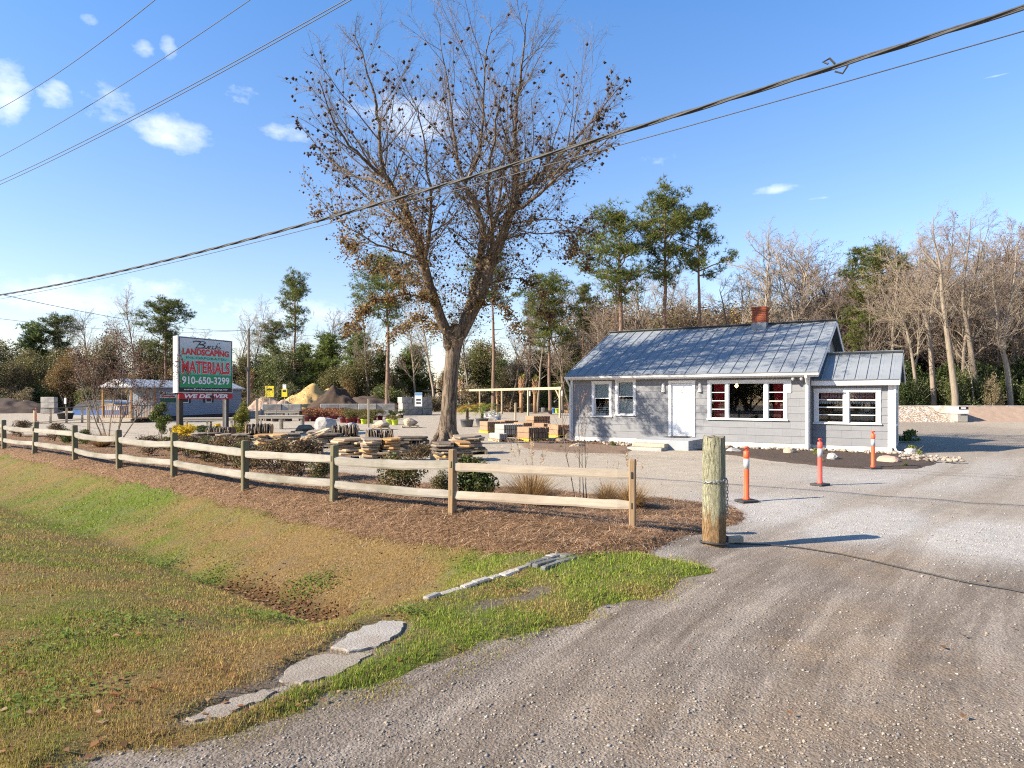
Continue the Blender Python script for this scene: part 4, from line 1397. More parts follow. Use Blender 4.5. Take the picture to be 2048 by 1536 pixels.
pix = [(1470, 1086), (1530, 1090), (1600, 1097), (1680, 1108), (1760, 1125), (1840, 1147), (1920, 1163), (2048, 1188), (2200, 1215), (2400, 1260)]
path = []
for p in pix:
    x, y = gp(*p); path.append((x, y, float(yard_z(x, y)) + .018))
fine = []
for i in range(len(path) - 1):
    for j in range(4):
        t = j / 4; a_, b_ = Vector(path[i]), Vector(path[i + 1]); c_ = a_.lerp(b_, t)
        c_.z = float(yard_z(c_.x, c_.y)) + .014; c_.x += .012 * math.sin(i * 4 + j); fine.append(c_)
MB().tube(fine, .008, 6).build('strand', MAT_CABLE, cab, True)
bx_, by_ = gp(1468, 1084)
blk = thing('wooden_block', 'small tan block at the foot of the timber pole', 'block', (bx_, by_, h1(bx_, by_)), .1)
MB().box((0, 0, .035), (.22, .10, .09), None, .012).build('block_body', MAT_STEP, blk)
MB().span((-.112, -.052, .01), (-.09, .052, .085), .006).build('end_cap', MAT_RUBBER, blk)

MAT_ORANGE = pm('orange_plastic', (.85, .115, .035), (.74, .09, .03), 5, .5, spec=.4)
MAT_PINKORANGE = pm('faded_orange_plastic', (.83, .10, .075), (.72, .085, .06), 5, .5, spec=.4)
MAT_REFLECT = pm('reflective_band', (.40, .41, .42), (.32, .33, .345), 14, .4)
def delineator(px, py, label, mat, rz=.3, lean=0.0, base=True, hgt=1.0):
    x, y = gp(px, py)
    t = thing('delineator_post', label, 'delineator post', (x, y, float(yard_z(x, y))), rz, 'traffic delineator posts')
    k_ = hgt
    if base:
        m = MB(); m.box((0, 0, .025), (.34, .27, .045), None, .012); m.build('base', MAT_RUBBER, t)
    body = MB().lathe([(.065, .045), (.06, .07), (.048, .10), (.047, .56 * k_), (.047, .86 * k_)], 18).build('tube', mat, t, True)
    MB().lathe([(.0505, .60 * k_), (.0505, .78 * k_)], 18).build('reflective_band', MAT_REFLECT, t, True)
    MB().lathe([(.052, .80 * k_), (.054, .81 * k_), (.054, .91 * k_), (.045, .92 * k_), (.02, .925 * k_)], 18).build('collar', mat, t, True)
    m = MB(); m.tube([(-.05, 0, .975 * k_), (0, 0, .985 * k_), (.05, 0, .975 * k_)], .018, 8); m.tube([(0, 0, .91 * k_), (0, 0, .98 * k_)], .02, 8)
    m.build('handle', mat, t, True)
    t.rotation_euler = (lean, 0, rz)
    return t
delineator(1493, 1004, 'orange delineator post on a black base nearest the timber pole', MAT_ORANGE)
delineator(1640, 971, 'faded pinkish orange delineator post between two others on the drive', MAT_PINKORANGE, .6)
delineator(1746, 938, 'orange delineator post at the edge of the dark mulch by the house', MAT_ORANGE, .2)
delineator(72, 843, 'orange delineator post standing alone beyond the fence near a black tub', MAT_ORANGE, .2)
delineator(936, 836, 'orange delineator post between the two potted palms', MAT_ORANGE, .2)

# ------------------------------------------------------------------ culvert slab and stone edging
MAT_PALECONC = pm('pale_concrete', (.35, .322, .28), (.28, .252, .215), 5, .9, .7, 50, c3=(.27, .225, .18))
MAT_OLDCONC = pm('old_grey_concrete', (.29, .25, .20), (.225, .19, .15), 6, .92, .7, 50, c3=(.22, .18, .14))
def flat_slab(name, label, cat, pixels, thick, mat, dz=.03, group=None, jitter=.03, top_rel=None):
    pts_ = [gp(*p) for p in pixels]
    n_ = len(pts_)
    cx_ = sum(p[0] for p in pts_) / n_; cy_ = sum(p[1] for p in pts_) / n_
    rr_ = random.Random(n_ * 7 + int(abs(cx_) * 100))
    ring = []
    for i in range(n_):
        a_, b_ = pts_[i], pts_[(i + 1) % n_]
        for j in range(4):
            t = j / 4
            ring.append((a_[0] + (b_[0] - a_[0]) * t + rr_.uniform(-jitter, jitter), a_[1] + (b_[1] - a_[1]) * t + rr_.uniform(-jitter, jitter)))
    for _ in range(2):
        ring = [q for i in range(len(ring)) for q in ((ring[i][0] * .75 + ring[(i + 1) % len(ring)][0] * .25, ring[i][1] * .75 + ring[(i + 1) % len(ring)][1] * .25), (ring[i][0] * .25 + ring[(i + 1) % len(ring)][0] * .75, ring[i][1] * .25 + ring[(i + 1) % len(ring)][1] * .75))]
    z0 = max(h1(p[0], p[1]) for p in pts_) * .5 + sum(h1(p[0], p[1]) for p in pts_) / n_ * .5
    vs_ = [(p[0] - cx_, p[1] - cy_, -thick) for p in ring] + [(p[0] - cx_, p[1] - cy_, -.008) for p in ring] + [((p[0] - cx_) * .985, (p[1] - cy_) * .985, 0.0) for p in ring]
    k_ = len(ring)
    fs_ = [tuple(range(2 * k_, 3 * k_))] + [(i + q * k_, (i + 1) % k_ + q * k_, (i + 1) % k_ + (q + 1) * k_, i + (q + 1) * k_) for q in (0, 1) for i in range(k_)]
    mb = MB(); mb.add(vs_, fs_)
    o_ = mb.build(name, mat); o_.location = (cx_, cy_, z0 + dz)
    bmx = bmesh.new(); bmx.from_mesh(o_.data); bmesh.ops.recalc_face_normals(bmx, faces=bmx.faces); bmx.to_mesh(o_.data); bmx.free()
    return tag(o_, label, cat, group)
flat_slab('concrete_slab', 'pale concrete slab capping the culvert at the end of the ditch', 'slab', [(662, 1300), (690, 1278), (730, 1256), (772, 1244), (804, 1246), (806, 1262), (784, 1284), (740, 1302), (700, 1308)], .14, MAT_PALECONC, .022)
flat_slab('concrete_slab', 'sandy concrete slab half buried in dirt between two other slabs', 'slab', [(560, 1362), (590, 1330), (640, 1312), (690, 1312), (742, 1308), (710, 1332), (660, 1356), (600, 1372)], .12, MAT_OLDCONC, .012)
flat_slab('concrete_slab', 'narrow concrete strip at the gravel end of the culvert edge', 'slab', [(370, 1442), (420, 1420), (480, 1398), (540, 1382), (560, 1388), (500, 1412), (440, 1436), (392, 1448)], .1, MAT_OLDCONC, .014)
# edging stones
A_, B_ = Vector((*gp(848, 1206), 0)), Vector((*gp(1110, 1116), 0))
re_ = random.Random(8)
dirv = (B_ - A_); Ltot = dirv.length; dirv.normalize(); nv = Vector((-dirv.y, dirv.x, 0))
MAT_EDGE = pm('edging_stone', (.36, .335, .30), (.24, .22, .19), 6, .92, .6, 36, rnd=.28, c3=(.20, .165, .13))
MAT_DARKSTONE = pm('dark_slate', (.105, .105, .10), (.17, .165, .15), 7, .85, .5, 36, rnd=.2)
edge = thing('stone_edging', 'line of thin stone blocks edging the ditch up to the pine straw', 'stone edging', (A_.x, A_.y, 0), math.atan2(dirv.y, dirv.x))
q = 0
while q < Ltot:
    l_ = re_.uniform(.16, .30)
    zc = h1(*(A_ + dirv * (q + l_ / 2)).xy) - .010 + re_.uniform(-.014, .012)
    m = MB(); m.box((0, 0, 0), (l_ - .012, .10 + re_.uniform(-.02, .02), .12), Matrix.Rotation(re_.uniform(-.09, .09), 3, 'Z') @ Matrix.Rotation(re_.uniform(-.06, .06), 3, 'Y'), .014)
    m.build('stone', MAT_EDGE, edge, loc=(q + l_ / 2, re_.uniform(-.012, .012), zc))
    q += l_
for i in range(9):
    m = MB(); m.box((0, 0, 0), (re_.uniform(.28, .5), re_.uniform(.07, .11), .05), Matrix.Rotation(re_.uniform(-.12, .12), 3, 'Z'), .01)
    qq = Ltot - .35 + (i % 3) * .28; m.build('slate', MAT_DARKSTONE, edge, loc=(qq, -.14 - (i // 3) * .10 + .12, .05 + re_.uniform(0, .02)))

# ------------------------------------------------------------------ overhead wires
WD = Vector((-.8, .6, 0))
def wire_pts(pa, pb, ha, sag=0.0, ext0=14, ext1=60, mids=()):
    """straight run along the road through two photo pixels, at height ha at the first"""
    Y0 = (ha - CAM_Z) * F_PX / (HORIZON - pa[1]); X0 = (pa[0] - 1024) / F_PX * Y0
    u = (pb[0] - 1024) / F_PX
    s = (u * Y0 - X0) / (WD.x - u * WD.y)
    Y1 = Y0 + WD.y * s; hb = CAM_Z + (HORIZON - pb[1]) / F_PX * Y1
    pts_ = []
    for i in range(-8, 41):
        t = i / 16.0
        ss = s * t
        z = ha + (hb - ha) * t - sag * 4 * t * (1 - t)
        pts_.append(Vector((X0 + WD.x * ss, Y0 + WD.y * ss, z)))
    return pts_
MAT_WIRE = pm('wire', (.05, .052, .055), (.08, .082, .085), 30, .5, metal=.2)
MAT_BUNDLE = pm('telephone_bundle', (.085, .085, .08), (.045, .045, .045), 18, .6)
pts_ = wire_pts((2048, 15), (0, 590), 5.35, .28)
bundle = thing('cable_bundle', 'thick twisted overhead cable running past the big tree', 'overhead cable', (0, 0, 0))
MB().tube(pts_, .014, 6).build('strand', MAT_BUNDLE, bundle, True)
fine = []
for i in range(len(pts_) - 1):
    for j in range(10):
        fine.append(pts_[i].lerp(pts_[i + 1], j / 10))
for ph in (0, 2.1, 4.2):
    hel = [p + Vector((.6 * .017 * math.cos(i * .5 + ph), .8 * .017 * math.cos(i * .5 + ph), .017 * math.sin(i * .5 + ph))) for i, p in enumerate(fine)]
    MB().tube(hel, .011, 4).build('strand', MAT_BUNDLE, bundle, True)
tie = pts_[8].lerp(pts_[9], .95)
MB().tube([tie + Vector((0, 0, .03)), tie + Vector((-.04, .03, .10)), tie + Vector((-.09, .07, .08)), tie + Vector((-.05, .04, .05))], .012, 5).build('cable_tie', MAT_CABLE, bundle)
MB().tube([tie + Vector((.1, -.07, -.02)), tie + Vector((.06, -.04, -.09)), tie + Vector((0, 0, -.05))], .01, 5).build('cable_tie', MAT_CABLE, bundle)
def wire(name, label, pa, pb, ha, sag, r=.008):
    o_ = MB().tube(wire_pts(pa, pb, ha, sag), r, 5).build(name, MAT_WIRE, None, True)
    return tag(o_, label, 'wire')
wire('overhead_wire', 'single thin wire just below the thick twisted cable', (2048, 62), (0, 598), 5.15, .2, .006)
wire('power_line', 'highest single power line above the sign and small clouds', (310, 0), (0, 217), 9.6, .12, .008)
wire('power_line', 'single power line running just above the doubled pair of lines', (500, 0), (0, 313), 9.2, .12, .008)
wire('power_line', 'upper line of the doubled pair of power lines', (690, 0), (0, 362), 8.6, .12, .009)
wire('power_line', 'lower line of the doubled pair of power lines', (702, 0), (0, 369), 8.5, .12, .009)

# ------------------------------------------------------------------ bed along the house
MAT_MULCH = pm('black_mulch', (.045, .032, .025), (.085, .058, .042), 22, .95, 1.0, 45)
HR = Matrix.Rotation(-HANG, 3, 'Z')
def hw(s, t, z=0):
    v_ = HR @ Vector((s, t, z)); return Vector((v_.x + HX, v_.y + HY, z))
def bed(name, label, poly_st, mat, thick=.05):
    pl_ = [tuple(q[:2]) for q in poly_st]
    x0, x1 = min(p[0] for p in pl_) - .3, max(p[0] for p in pl_) + .3; y0, y1 = min(p[1] for p in pl_) - .3, max(p[1] for p in pl_) + .3
    sdf = lambda x, y: poly_sd(x, y, pl_) + (fbm(x * 2.5, y * 2.5, 12, 3) - .5) * .25
    o_ = grid_mesh(np.arange(x0, x1, .08), np.arange(y0, y1, .08), lambda x, y: H(x, y) + np.clip(sdf(x, y) * .3, -.05, thick) + (fbm(x * 9, y * 9, 2, 2) - .5) * .03, mat, name, keep=lambda x, y: sdf(x, y) > -.16)
    return tag(o_, label, kind='structure')
bed('mulch_bed', 'dark mulch bed along the front of the house right of the stoop', [hw(5.74, -.1), hw(5.76, -1.5)] + [gp(*q) for q in ((1440, 908), (1500, 915), (1580, 926), (1660, 934), (1750, 939), (1830, 938), (1872, 929), (1868, 918), (1830, 908))] + [hw(12.2, .3), hw(9.3, .4), hw(9.2, -.05)], MAT_MULCH)
bed('leaf_bed', 'leaf covered dirt bed at the corner of the house left of the stoop', [hw(3.68, -.1), hw(3.68, -1.9)] + [gp(*q) for q in ((1250, 908), (1180, 906), (1110, 904), (1050, 896), (1040, 888), (1070, 882), (1110, 878))] + [hw(-.6, .9), hw(0, -.05)], pm('leafy_dirt', (.13, .085, .055), (.22, .15, .10), 12, .95, .9, 40))
def rock_mesh(seed, sx, sy, sz, sub=2, rough=.28):
    bm_ = bmesh.new(); bmesh.ops.create_icosphere(bm_, subdivisions=sub, radius=1)
    rr_ = random.Random(seed)
    planes = [(Vector((rr_.gauss(0, 1), rr_.gauss(0, 1), rr_.gauss(0, 1))).normalized(), rr_.uniform(.55, .9)) for _ in range(9)]
    for v_ in bm_.verts:
        p = v_.co
        for (n_, d_) in planes:
            e_ = p.dot(n_) - d_
            if e_ > 0: p = p - n_ * e_ * .85
        p = p * (1 + rr_.uniform(-.06, .06) * rough * 3)
        if p.z < -.42: p = Vector((p.x * 1.05, p.y * 1.05, -.42 + (p.z + .42) * .08))
        v_.co = Vector((p.x * sx, p.y * sy, p.z * sz))
    me = bpy.data.meshes.new('rock'); bm_.to_mesh(me); bm_.free()
    return me
MAT_ROCKTAN = pm('tan_rock', (.44, .34, .24), (.33, .25, .17), 5, .9, .6, 24, c3=(.50, .42, .33))
MAT_ROCKGREY = pm('grey_rock', (.36, .34, .32), (.26, .25, .235), 4, .9, .6, 20, c3=(.42, .40, .37))
MAT_ROCKDARK = pm('dark_rock', (.17, .135, .10), (.11, .09, .07), 6, .9, .6, 20, c3=(.26, .20, .13))
MAT_ROCKPINK = pm('pinkish_rock', (.47, .31, .23), (.36, .24, .18), 5, .9, .6, 22, c3=(.50, .40, .32))
def boulder(label, pos, size, mat, seed, rz=0, group=None, sub=3):
    me = rock_mesh(seed, *size, sub)
    me.materials.append(mat)
    o_ = obj('boulder', me); o_.location = pos; o_.rotation_euler = (0, 0, rz)
    zmin = min(v_.co.z for v_ in me.vertices); o_.location.z = pos[2] - zmin - size[2] * .10
    return tag(o_, label, 'boulder', group)
for (px, py, w, hgt, mat, lab, seed) in [(1580, 908, .30, .17, MAT_ROCKTAN, 'rounded tan rock in the mulch bed beneath the corner board', 1), (1664, 921, .24, .17, MAT_ROCKGREY, 'pale grey rock in the mulch bed behind the middle delineator post', 2), (1776, 926, .32, .16, MAT_ROCKPINK, 'pinkish rock in the mulch bed below the house wing corner', 3),
        (1468, 905, .26, .12, MAT_ROCKGREY, 'flat grey rock beside the stoop in the mulch bed', 4), (1800, 905, .24, .22, MAT_ROCKGREY, 'grey rock under the downspout at the wing corner', 5), (1822, 908, .3, .15, MAT_ROCKGREY, 'low grey rock in the shade beyond the wing corner', 6),
        (1145, 878, .42, .26, MAT_ROCKDARK, 'large dark mossy rock at the left house corner', 7), (1120, 884, .3, .17, MAT_ROCKDARK, 'low brown rock left of the large mossy rock', 8), (1152, 895, .3, .14, MAT_ROCKTAN, 'tan flat rock in front of the large mossy rock', 9)]:
    x, y = gp(px, py); boulder(lab, (x, y, h1(x, y)), (w, w * .8, hgt), mat, seed, seed * .7)
# river stones along the foundation
rv = random.Random(21)
stone_me = []
for i in range(8):
    me = rock_mesh(50 + i, .075, .06, .045, 1, .15)
    me.materials.append(pm('river_stone', (.30, .25, .195), (.22, .185, .145), 6, .85, .3, 40, rnd=.3) if i == 0 else stone_me[0].materials[0])
    stone_me.append(me)
border = thing('river_stone_border', 'pale river stones laid in a strip along the house foundation', 'stones', (HX, HY, 0), -HANG)
cnt = 0
def stone_strip(s0, s1, t0, t1, n, extra=None):
    global cnt
    for i in range(n):
        s_, t_ = rv.uniform(s0, s1), rv.uniform(t0, t1)
        o_ = obj('stone', stone_me[rv.randrange(8)], border)
        w_ = hw(s_, t_)
        o_.location = (s_, t_, h1(w_.x, w_.y) + .06 + rv.uniform(0, .03)); o_.rotation_euler = (rv.uniform(-.3, .3), rv.uniform(-.3, .3), rv.uniform(0, 6)); k_ = rv.uniform(.6, 1.35); o_.scale = (k_, k_, k_)
stone_strip(5.8, 9.2, -.55, -.06, 95)
stone_strip(9.3, 12.0, -.35, .38, 70)
stone_strip(12.0, 13.6, -2.4, -.6, 85)
stone_strip(2.2, 3.6, -1.9, -.5, 50)
stone_strip(-1.4, 2.2, -.7, -.1, 32)
x, y = RNG.uniform(-3, 3.3, 900), RNG.uniform(-1.7, .7, 900)
pp_ = np.array([hw(a_, b_)[:2] for a_, b_ in zip(x, y)])
o_ = flat_leaves(pp_[:, 0], pp_[:, 1], H(pp_[:, 0], pp_[:, 1]) + .05, RNG.uniform(.06, .13, 900), DEADLEAF, 'leaf_litter', MAT_LEAF)
tag(o_, 'brown leaf litter at the left corner of the house', 'leaf litter', kind='stuff')
# ------------------------------------------------------------------ vegetation library
def leaf_quads(C, size, pal, jit=.25, aspect=.55, N=None, updir=.0):
    """diamond leaves at the points C, random facing"""
    n = len(C)
    a = RNG.normal(0, 1, (n, 3)); a[:, 2] += updir; a /= np.linalg.norm(a, axis=1, keepdims=True)
    b = RNG.normal(0, 1, (n, 3)); b -= a * (a * b).sum(1, keepdims=True); b /= np.linalg.norm(b, axis=1, keepdims=True)
    s = (size * RNG.uniform(1 - jit, 1 + jit, n))[:, None]
    V = np.empty((n, 4, 3), np.float32)
    V[:, 0] = C - a * s * .5; V[:, 1] = C + b * s * aspect * .5; V[:, 2] = C + a * s * .5; V[:, 3] = C - b * s * aspect * .5
    pal = np.asarray(pal, float)
    col = pal[RNG.integers(0, len(pal), n)] * RNG.uniform(.7, 1.3, (n, 1))
    return V.reshape(-1, 3), np.arange(n * 4).reshape(n, 4), np.repeat(col[:, None], 4, 1).reshape(-1, 3)

def foliage(name, C, size, pal, parent, mat=None, **kw):
    V, Fc, col = leaf_quads(np.asarray(C, float), size, pal, **kw)
    return np_mesh(name, V, Fc, mat or MAT_LEAFR, parent, col=col)

def blob_points(n, lobes, shell=.55):
    """points spread through ellipsoid lobes (cx,cy,cz,rx,ry,rz), thicker towards the outside"""
    lobes = np.asarray(lobes, float)
    vol = lobes[:, 3] * lobes[:, 4] * lobes[:, 5]
    idx = RNG.choice(len(lobes), n, p=vol / vol.sum())
    d = RNG.normal(0, 1, (n, 3)); d /= np.linalg.norm(d, axis=1, keepdims=True)
    r = RNG.random(n) ** (shell / 1.6)
    r = np.clip(r + RNG.normal(0, .06, n), 0, 1.15)
    return lobes[idx, :3] + d * lobes[idx, 3:] * r[:, None]

def needle_tufts(C, D, nper, length, width, pal):
    """needle tufts: thin triangles radiating from C about direction D"""
    n = len(C)
    c = np.repeat(C, nper, 0); d = np.repeat(D, nper, 0)
    m = len(c)
    v = d * .9 + RNG.normal(0, .75, (m, 3)); v /= np.linalg.norm(v, axis=1, keepdims=True)
    w = RNG.normal(0, 1, (m, 3)); w -= v * (v * w).sum(1, keepdims=True); w /= np.linalg.norm(w, axis=1, keepdims=True)
    Ln = (length * RNG.uniform(.6, 1.25, m))[:, None]
    V = np.empty((m, 3, 3), np.float32)
    V[:, 0] = c - w * width; V[:, 1] = c + w * width; V[:, 2] = c + v * Ln
    pal = np.asarray(pal, float)
    col = np.repeat(pal[RNG.integers(0, len(pal), n)] * RNG.uniform(.75, 1.25, (n, 1)), nper, 0)
    return V.reshape(-1, 3), np.arange(m * 3).reshape(m, 3), np.repeat(col[:, None], 3, 1).reshape(-1, 3)

class Grower:
    """recursive branching; limbs go to tubes, the finest level to thin triangles"""
    def __init__(self, seed, levels):
        self.r = random.Random(seed)
        self.lv = levels
        self.limb = MB()
        self.tw = []            # twig triangles: base, tip, width
        self.tips = []          # (point, direction, level)

    def rv(self, s=1.0):
        r = self.r
        return Vector((r.gauss(0, s), r.gauss(0, s), r.gauss(0, s)))

    def branch(self, p, d, L, rad, lvl):
        cfg = self.lv[lvl]
        r = self.r
        n = cfg['seg']
        pts, dirs = [p.copy()], [d.copy()]
        step = L / n
        up = Vector((0, 0, 1))
        for i in range(n):
            d = (d + self.rv(cfg['wob']) + up * cfg['up'] * step).normalized()
            p = p + d * step
            pts.append(p.copy()); dirs.append(d.copy())
        self.finish(pts, dirs, L, rad, lvl)

    def finish(self, pts, dirs, L, rad, lvl, children=True, taper=.25, radii=None):
        cfg = self.lv[lvl]
        n = len(pts) - 1
        r = self.r
        if cfg['sides'] > 0:
            rad_l = radii or [rad * (1 - (1 - taper) * i / n) for i in range(n + 1)]
            self.limb.tube(pts, rad_l, cfg['sides'], cap=False)
        else:
            for i in range(n):
                self.tw.append((pts[i], pts[i + 1] + (pts[i + 1] - pts[i]) * .1, rad * (1 - .6 * i / n)))
            self.tips.append((pts[-1], dirs[-1], lvl))
            self.tips.append((pts[n // 2], dirs[n // 2], lvl))
        if lvl + 1 >= len(self.lv) or not children:
            return
        k = cfg['kids']
        k = k if isinstance(k, int) else r.randint(*k)
        c0 = cfg.get('from', .25)
        for j in range(k):
            t = c0 + (1 - c0) * (j + r.random()) / k
            i = min(n - 1, int(t * n)); f = t * n - i
            q = pts[i].lerp(pts[i + 1], f)
            dd = dirs[i]
            side = self.rv(); side = side - dd * side.dot(dd)
            if side.length < 1e-3: continue
            side.normalize()
            ang = math.radians(r.uniform(*cfg['ang']))
            nd = dd * math.cos(ang) + side * math.sin(ang)
            if nd.z < cfg.get('minz', -.5): nd.z = cfg.get('minz', -.5) + r.random() * .2; nd.normalize()
            ll = L * cfg['ratio'] * r.uniform(.65, 1.2) * (1 - cfg.get('shrink', .45) * t)
            rr = rad * cfg['rrat'] * (1 - .5 * t) * r.uniform(.8, 1.1)
            self.branch(q, nd, ll, max(rr, .004), lvl + 1)

    def twig_mesh(self, name, parent, mat, wscale=1.0, minw=0.0):
        if not self.tw:
            return None
        A = np.array([t[0] for t in self.tw]); B = np.array([t[1] for t in self.tw]); W = np.maximum(np.array([t[2] for t in self.tw]) * wscale, minw)
        d = B - A; d /= np.linalg.norm(d, axis=1, keepdims=True) + 1e-9
        s = RNG.normal(0, 1, A.shape); s -= d * (s * d).sum(1, keepdims=True); s /= np.linalg.norm(s, axis=1, keepdims=True)
        s2 = np.cross(d, s)
        n = len(A)
        V = np.empty((n, 4, 3), np.float32)
        W = W[:, None]
        V[:, 0] = A + s * W; V[:, 1] = A - s * W * .5 + s2 * W * .87; V[:, 2] = A - s * W * .5 - s2 * W * .87; V[:, 3] = B
        F0 = np.array([(0, 1, 3), (1, 2, 3), (2, 0, 3)])
        Fc = (F0[None] + np.arange(n)[:, None, None] * 4).reshape(-1, 3)
        return np_mesh(name, V.reshape(-1, 3), Fc, mat, parent)

def barkmat(name, c1, c2, c3, rnd=.15, scale=6, lo=.32, hi=.68):
    k = NT(name)
    n1 = k.noise(scale, 7, .7, k.mapping((2.4, 2.4, .38)), .6); n2 = k.noise(1.1, 4, .6)
    c = k.mix(k.ramp(n1, [(lo, 0.), (hi, 1.)]), c1, c2)
    c = k.mix(k.ramp(n2, [(.5, 0.), (.75, .5)]), c, c3)
    v = k.math('MULTIPLY_ADD', k.rnd(), rnd * 2, 1 - rnd); cx = k.N.new('ShaderNodeCombineXYZ')
    for i in range(3): k.L.new(v, cx.inputs[i])
    c = k.mix(1.0, c, cx.outputs[0], 'MULTIPLY')
    return k.finish(c, .92, n1, 1.0, .05, spec=.15)
MAT_BARK = barkmat('furrowed_bark', (.055, .040, .029), (.20, .155, .112), (.12, .092, .068), .15, 5, .43, .56)
MAT_BARKGREY = barkmat('grey_bark', (.15, .12, .09), (.27, .225, .175), (.19, .15, .11))
MAT_BARKPALE = barkmat('pale_bark', (.19, .155, .115), (.33, .28, .215), (.18, .14, .10))
MAT_BARKPINE = barkmat('pine_bark', (.14, .09, .065), (.27, .185, .135), (.10, .075, .06))
MAT_TWIG = pm('twig', (.22, .18, .145), (.155, .125, .10), 3, .9, rnd=.2)
MAT_TWIGRED = pm('reddish_twig', (.235, .175, .14), (.16, .12, .095), 3, .9, rnd=.2)
MAT_TWIGPALE = pm('pale_twig', (.33, .265, .195), (.24, .19, .14), 3, .9, rnd=.15)
MAT_TWIGMAIN = pm('sweetgum_twig', (.19, .155, .12), (.12, .095, .075), 3, .9)

PINE_PAL = [(.110, .135, .030), (.150, .165, .036), (.070, .095, .026), (.185, .185, .045), (.085, .110, .032)]
def make_pine(name, seed, height, crown0, crown_r, dens=1.0, lean=0.0, pal=PINE_PAL, top_round=.5, gaps=.25):
    """tall pine: bare lower trunk, clumped crown from crown0*height up"""
    r = random.Random(seed)
    root = obj(name, None)
    m = MB()
    pts, rad = [], []
    x = y = 0.0
    n = 12
    for i in range(n + 1):
        t = i / n
        x += r.gauss(0, .05) + lean * height / n; y += r.gauss(0, .05)
        pts.append(Vector((x if i else 0, y if i else 0, height * t * .94))); rad.append(.018 * height * (1 - t * .86) * .72)
    m.tube(pts, rad, 8, cap=False)
    C, Dn = [], []
    nb = int(26 * dens)
    for j in range(nb):
        t = crown0 + (1 - crown0) * (j + r.random()) / nb
        i = min(n - 1, int(t * n)); q = pts[i].lerp(pts[i + 1], t * n - i)
        a = j * 2.4 + r.uniform(-.6, .6)
        tt = (t - crown0) / (1 - crown0)
        prof = .42 + .62 * math.sin(math.pi * min(1, .18 + tt * .82)) if top_round > .3 else (1 - tt) * .95 + .1
        if tt < .25: prof *= .75 + r.random() * .5
        Lb = crown_r * prof * r.uniform(.55, 1.15)
        if r.random() < gaps * .5: Lb *= .4
        d = Vector((math.cos(a), math.sin(a), r.uniform(-.05, .5) + .3 * tt)).normalized()
        bp = [q]; p = q.copy(); nsg = 5
        for s in range(nsg):
            d = (d + Vector((r.gauss(0, .12), r.gauss(0, .12), .10 + r.gauss(0, .08)))).normalized()
            p = p + d * Lb / nsg; bp.append(p.copy())
        m.tube(bp, [.0045 * height * (1 - tt * .5) * (1 - .8 * s / nsg) * .8 + .01 for s in range(nsg + 1)], 4, cap=False)
        # clumps along the outer part of the bough
        for c_ in range(int(4 + Lb * 1.6)):
            f = r.uniform(.45, 1.05)
            k_ = min(nsg - 1, int(f * nsg)); cen = bp[k_].lerp(bp[k_ + 1], min(1, f * nsg - k_)) + Vector((r.gauss(0, .38), r.gauss(0, .38), r.gauss(.12, .22))) * (crown_r / 3.2)
            nt = r.randint(9, 17)
            rc = r.uniform(.34, .66) * crown_r / 3.2
            for _ in range(nt):
                o_ = Vector((r.gauss(0, .5), r.gauss(0, .5), r.gauss(0, .33))) * rc
                C.append(cen + o_); Dn.append((o_ * .8 / max(rc, .01) + Vector((0, 0, .55))).normalized())
    # dead stubs below the crown
    for j in range(7):
        t = r.uniform(crown0 * .45, crown0); i = int(t * n); q = pts[i].lerp(pts[i + 1], t * n - i)
        a = r.random() * 6.28; l_ = r.uniform(.4, 1.8)
        m.tube([q, q + Vector((math.cos(a), math.sin(a), .1)) * l_ * .6, q + Vector((math.cos(a), math.sin(a), .25)) * l_], [.05, .03, .008], 4, cap=False)
    m.build('trunk', MAT_BARKPINE, root, True)
    V, Fc, col = needle_tufts(np.array(C), np.array(Dn), 7, .36 * crown_r / 3.2 + .06, .026, pal)
    np_mesh('crown', V, Fc, MAT_LEAFR, root, col=col)
    root['h'] = height
    return root

def make_bare(name, seed, height, kids0=14, spread=(25, 55), bark=None, twig=None, trunk_split=.35, fine=(5, 8), lean=0.0, upw=.03, width=.012, leaves=None):
    g = Grower(seed, [
        dict(seg=10, wob=.06, up=.01, sides=7, kids=kids0, ang=spread, ratio=.42, rrat=.42, shrink=.55, minz=.15, **{'from': trunk_split}),
        dict(seg=6, wob=.12, up=upw * 3, sides=4, kids=(6, 9), ang=(25, 60), ratio=.48, rrat=.45, minz=-.1, **{'from': .2}),
        dict(seg=4, wob=.14, up=upw * 4, sides=3, kids=fine, ang=(22, 60), ratio=.55, rrat=.5, minz=-.2, **{'from': .15}),
        dict(seg=2, wob=.18, up=upw * 4, sides=0, kids=0, ang=(20, 50), ratio=.5, rrat=.5)])
    root = obj(name, None)
    d = Vector((lean, g.r.uniform(-.05, .05), 1)).normalized()
    g.branch(Vector((0, 0, -.1)), d, height * .92, width * height, 0)
    g.limb.build('trunk', bark or MAT_BARKGREY, root, True)
    cr = g.twig_mesh('crown', root, twig or MAT_TWIG, 1.0, .015)
    if leaves:
        n, size, pal = leaves
        tp = np.array([t[0] for t in g.tips]); C = tp[RNG.integers(0, len(tp), n)] + RNG.normal(0, .18, (n, 3))
        foliage('leaves', C, size, pal, root)
    root['h'] = height
    return root

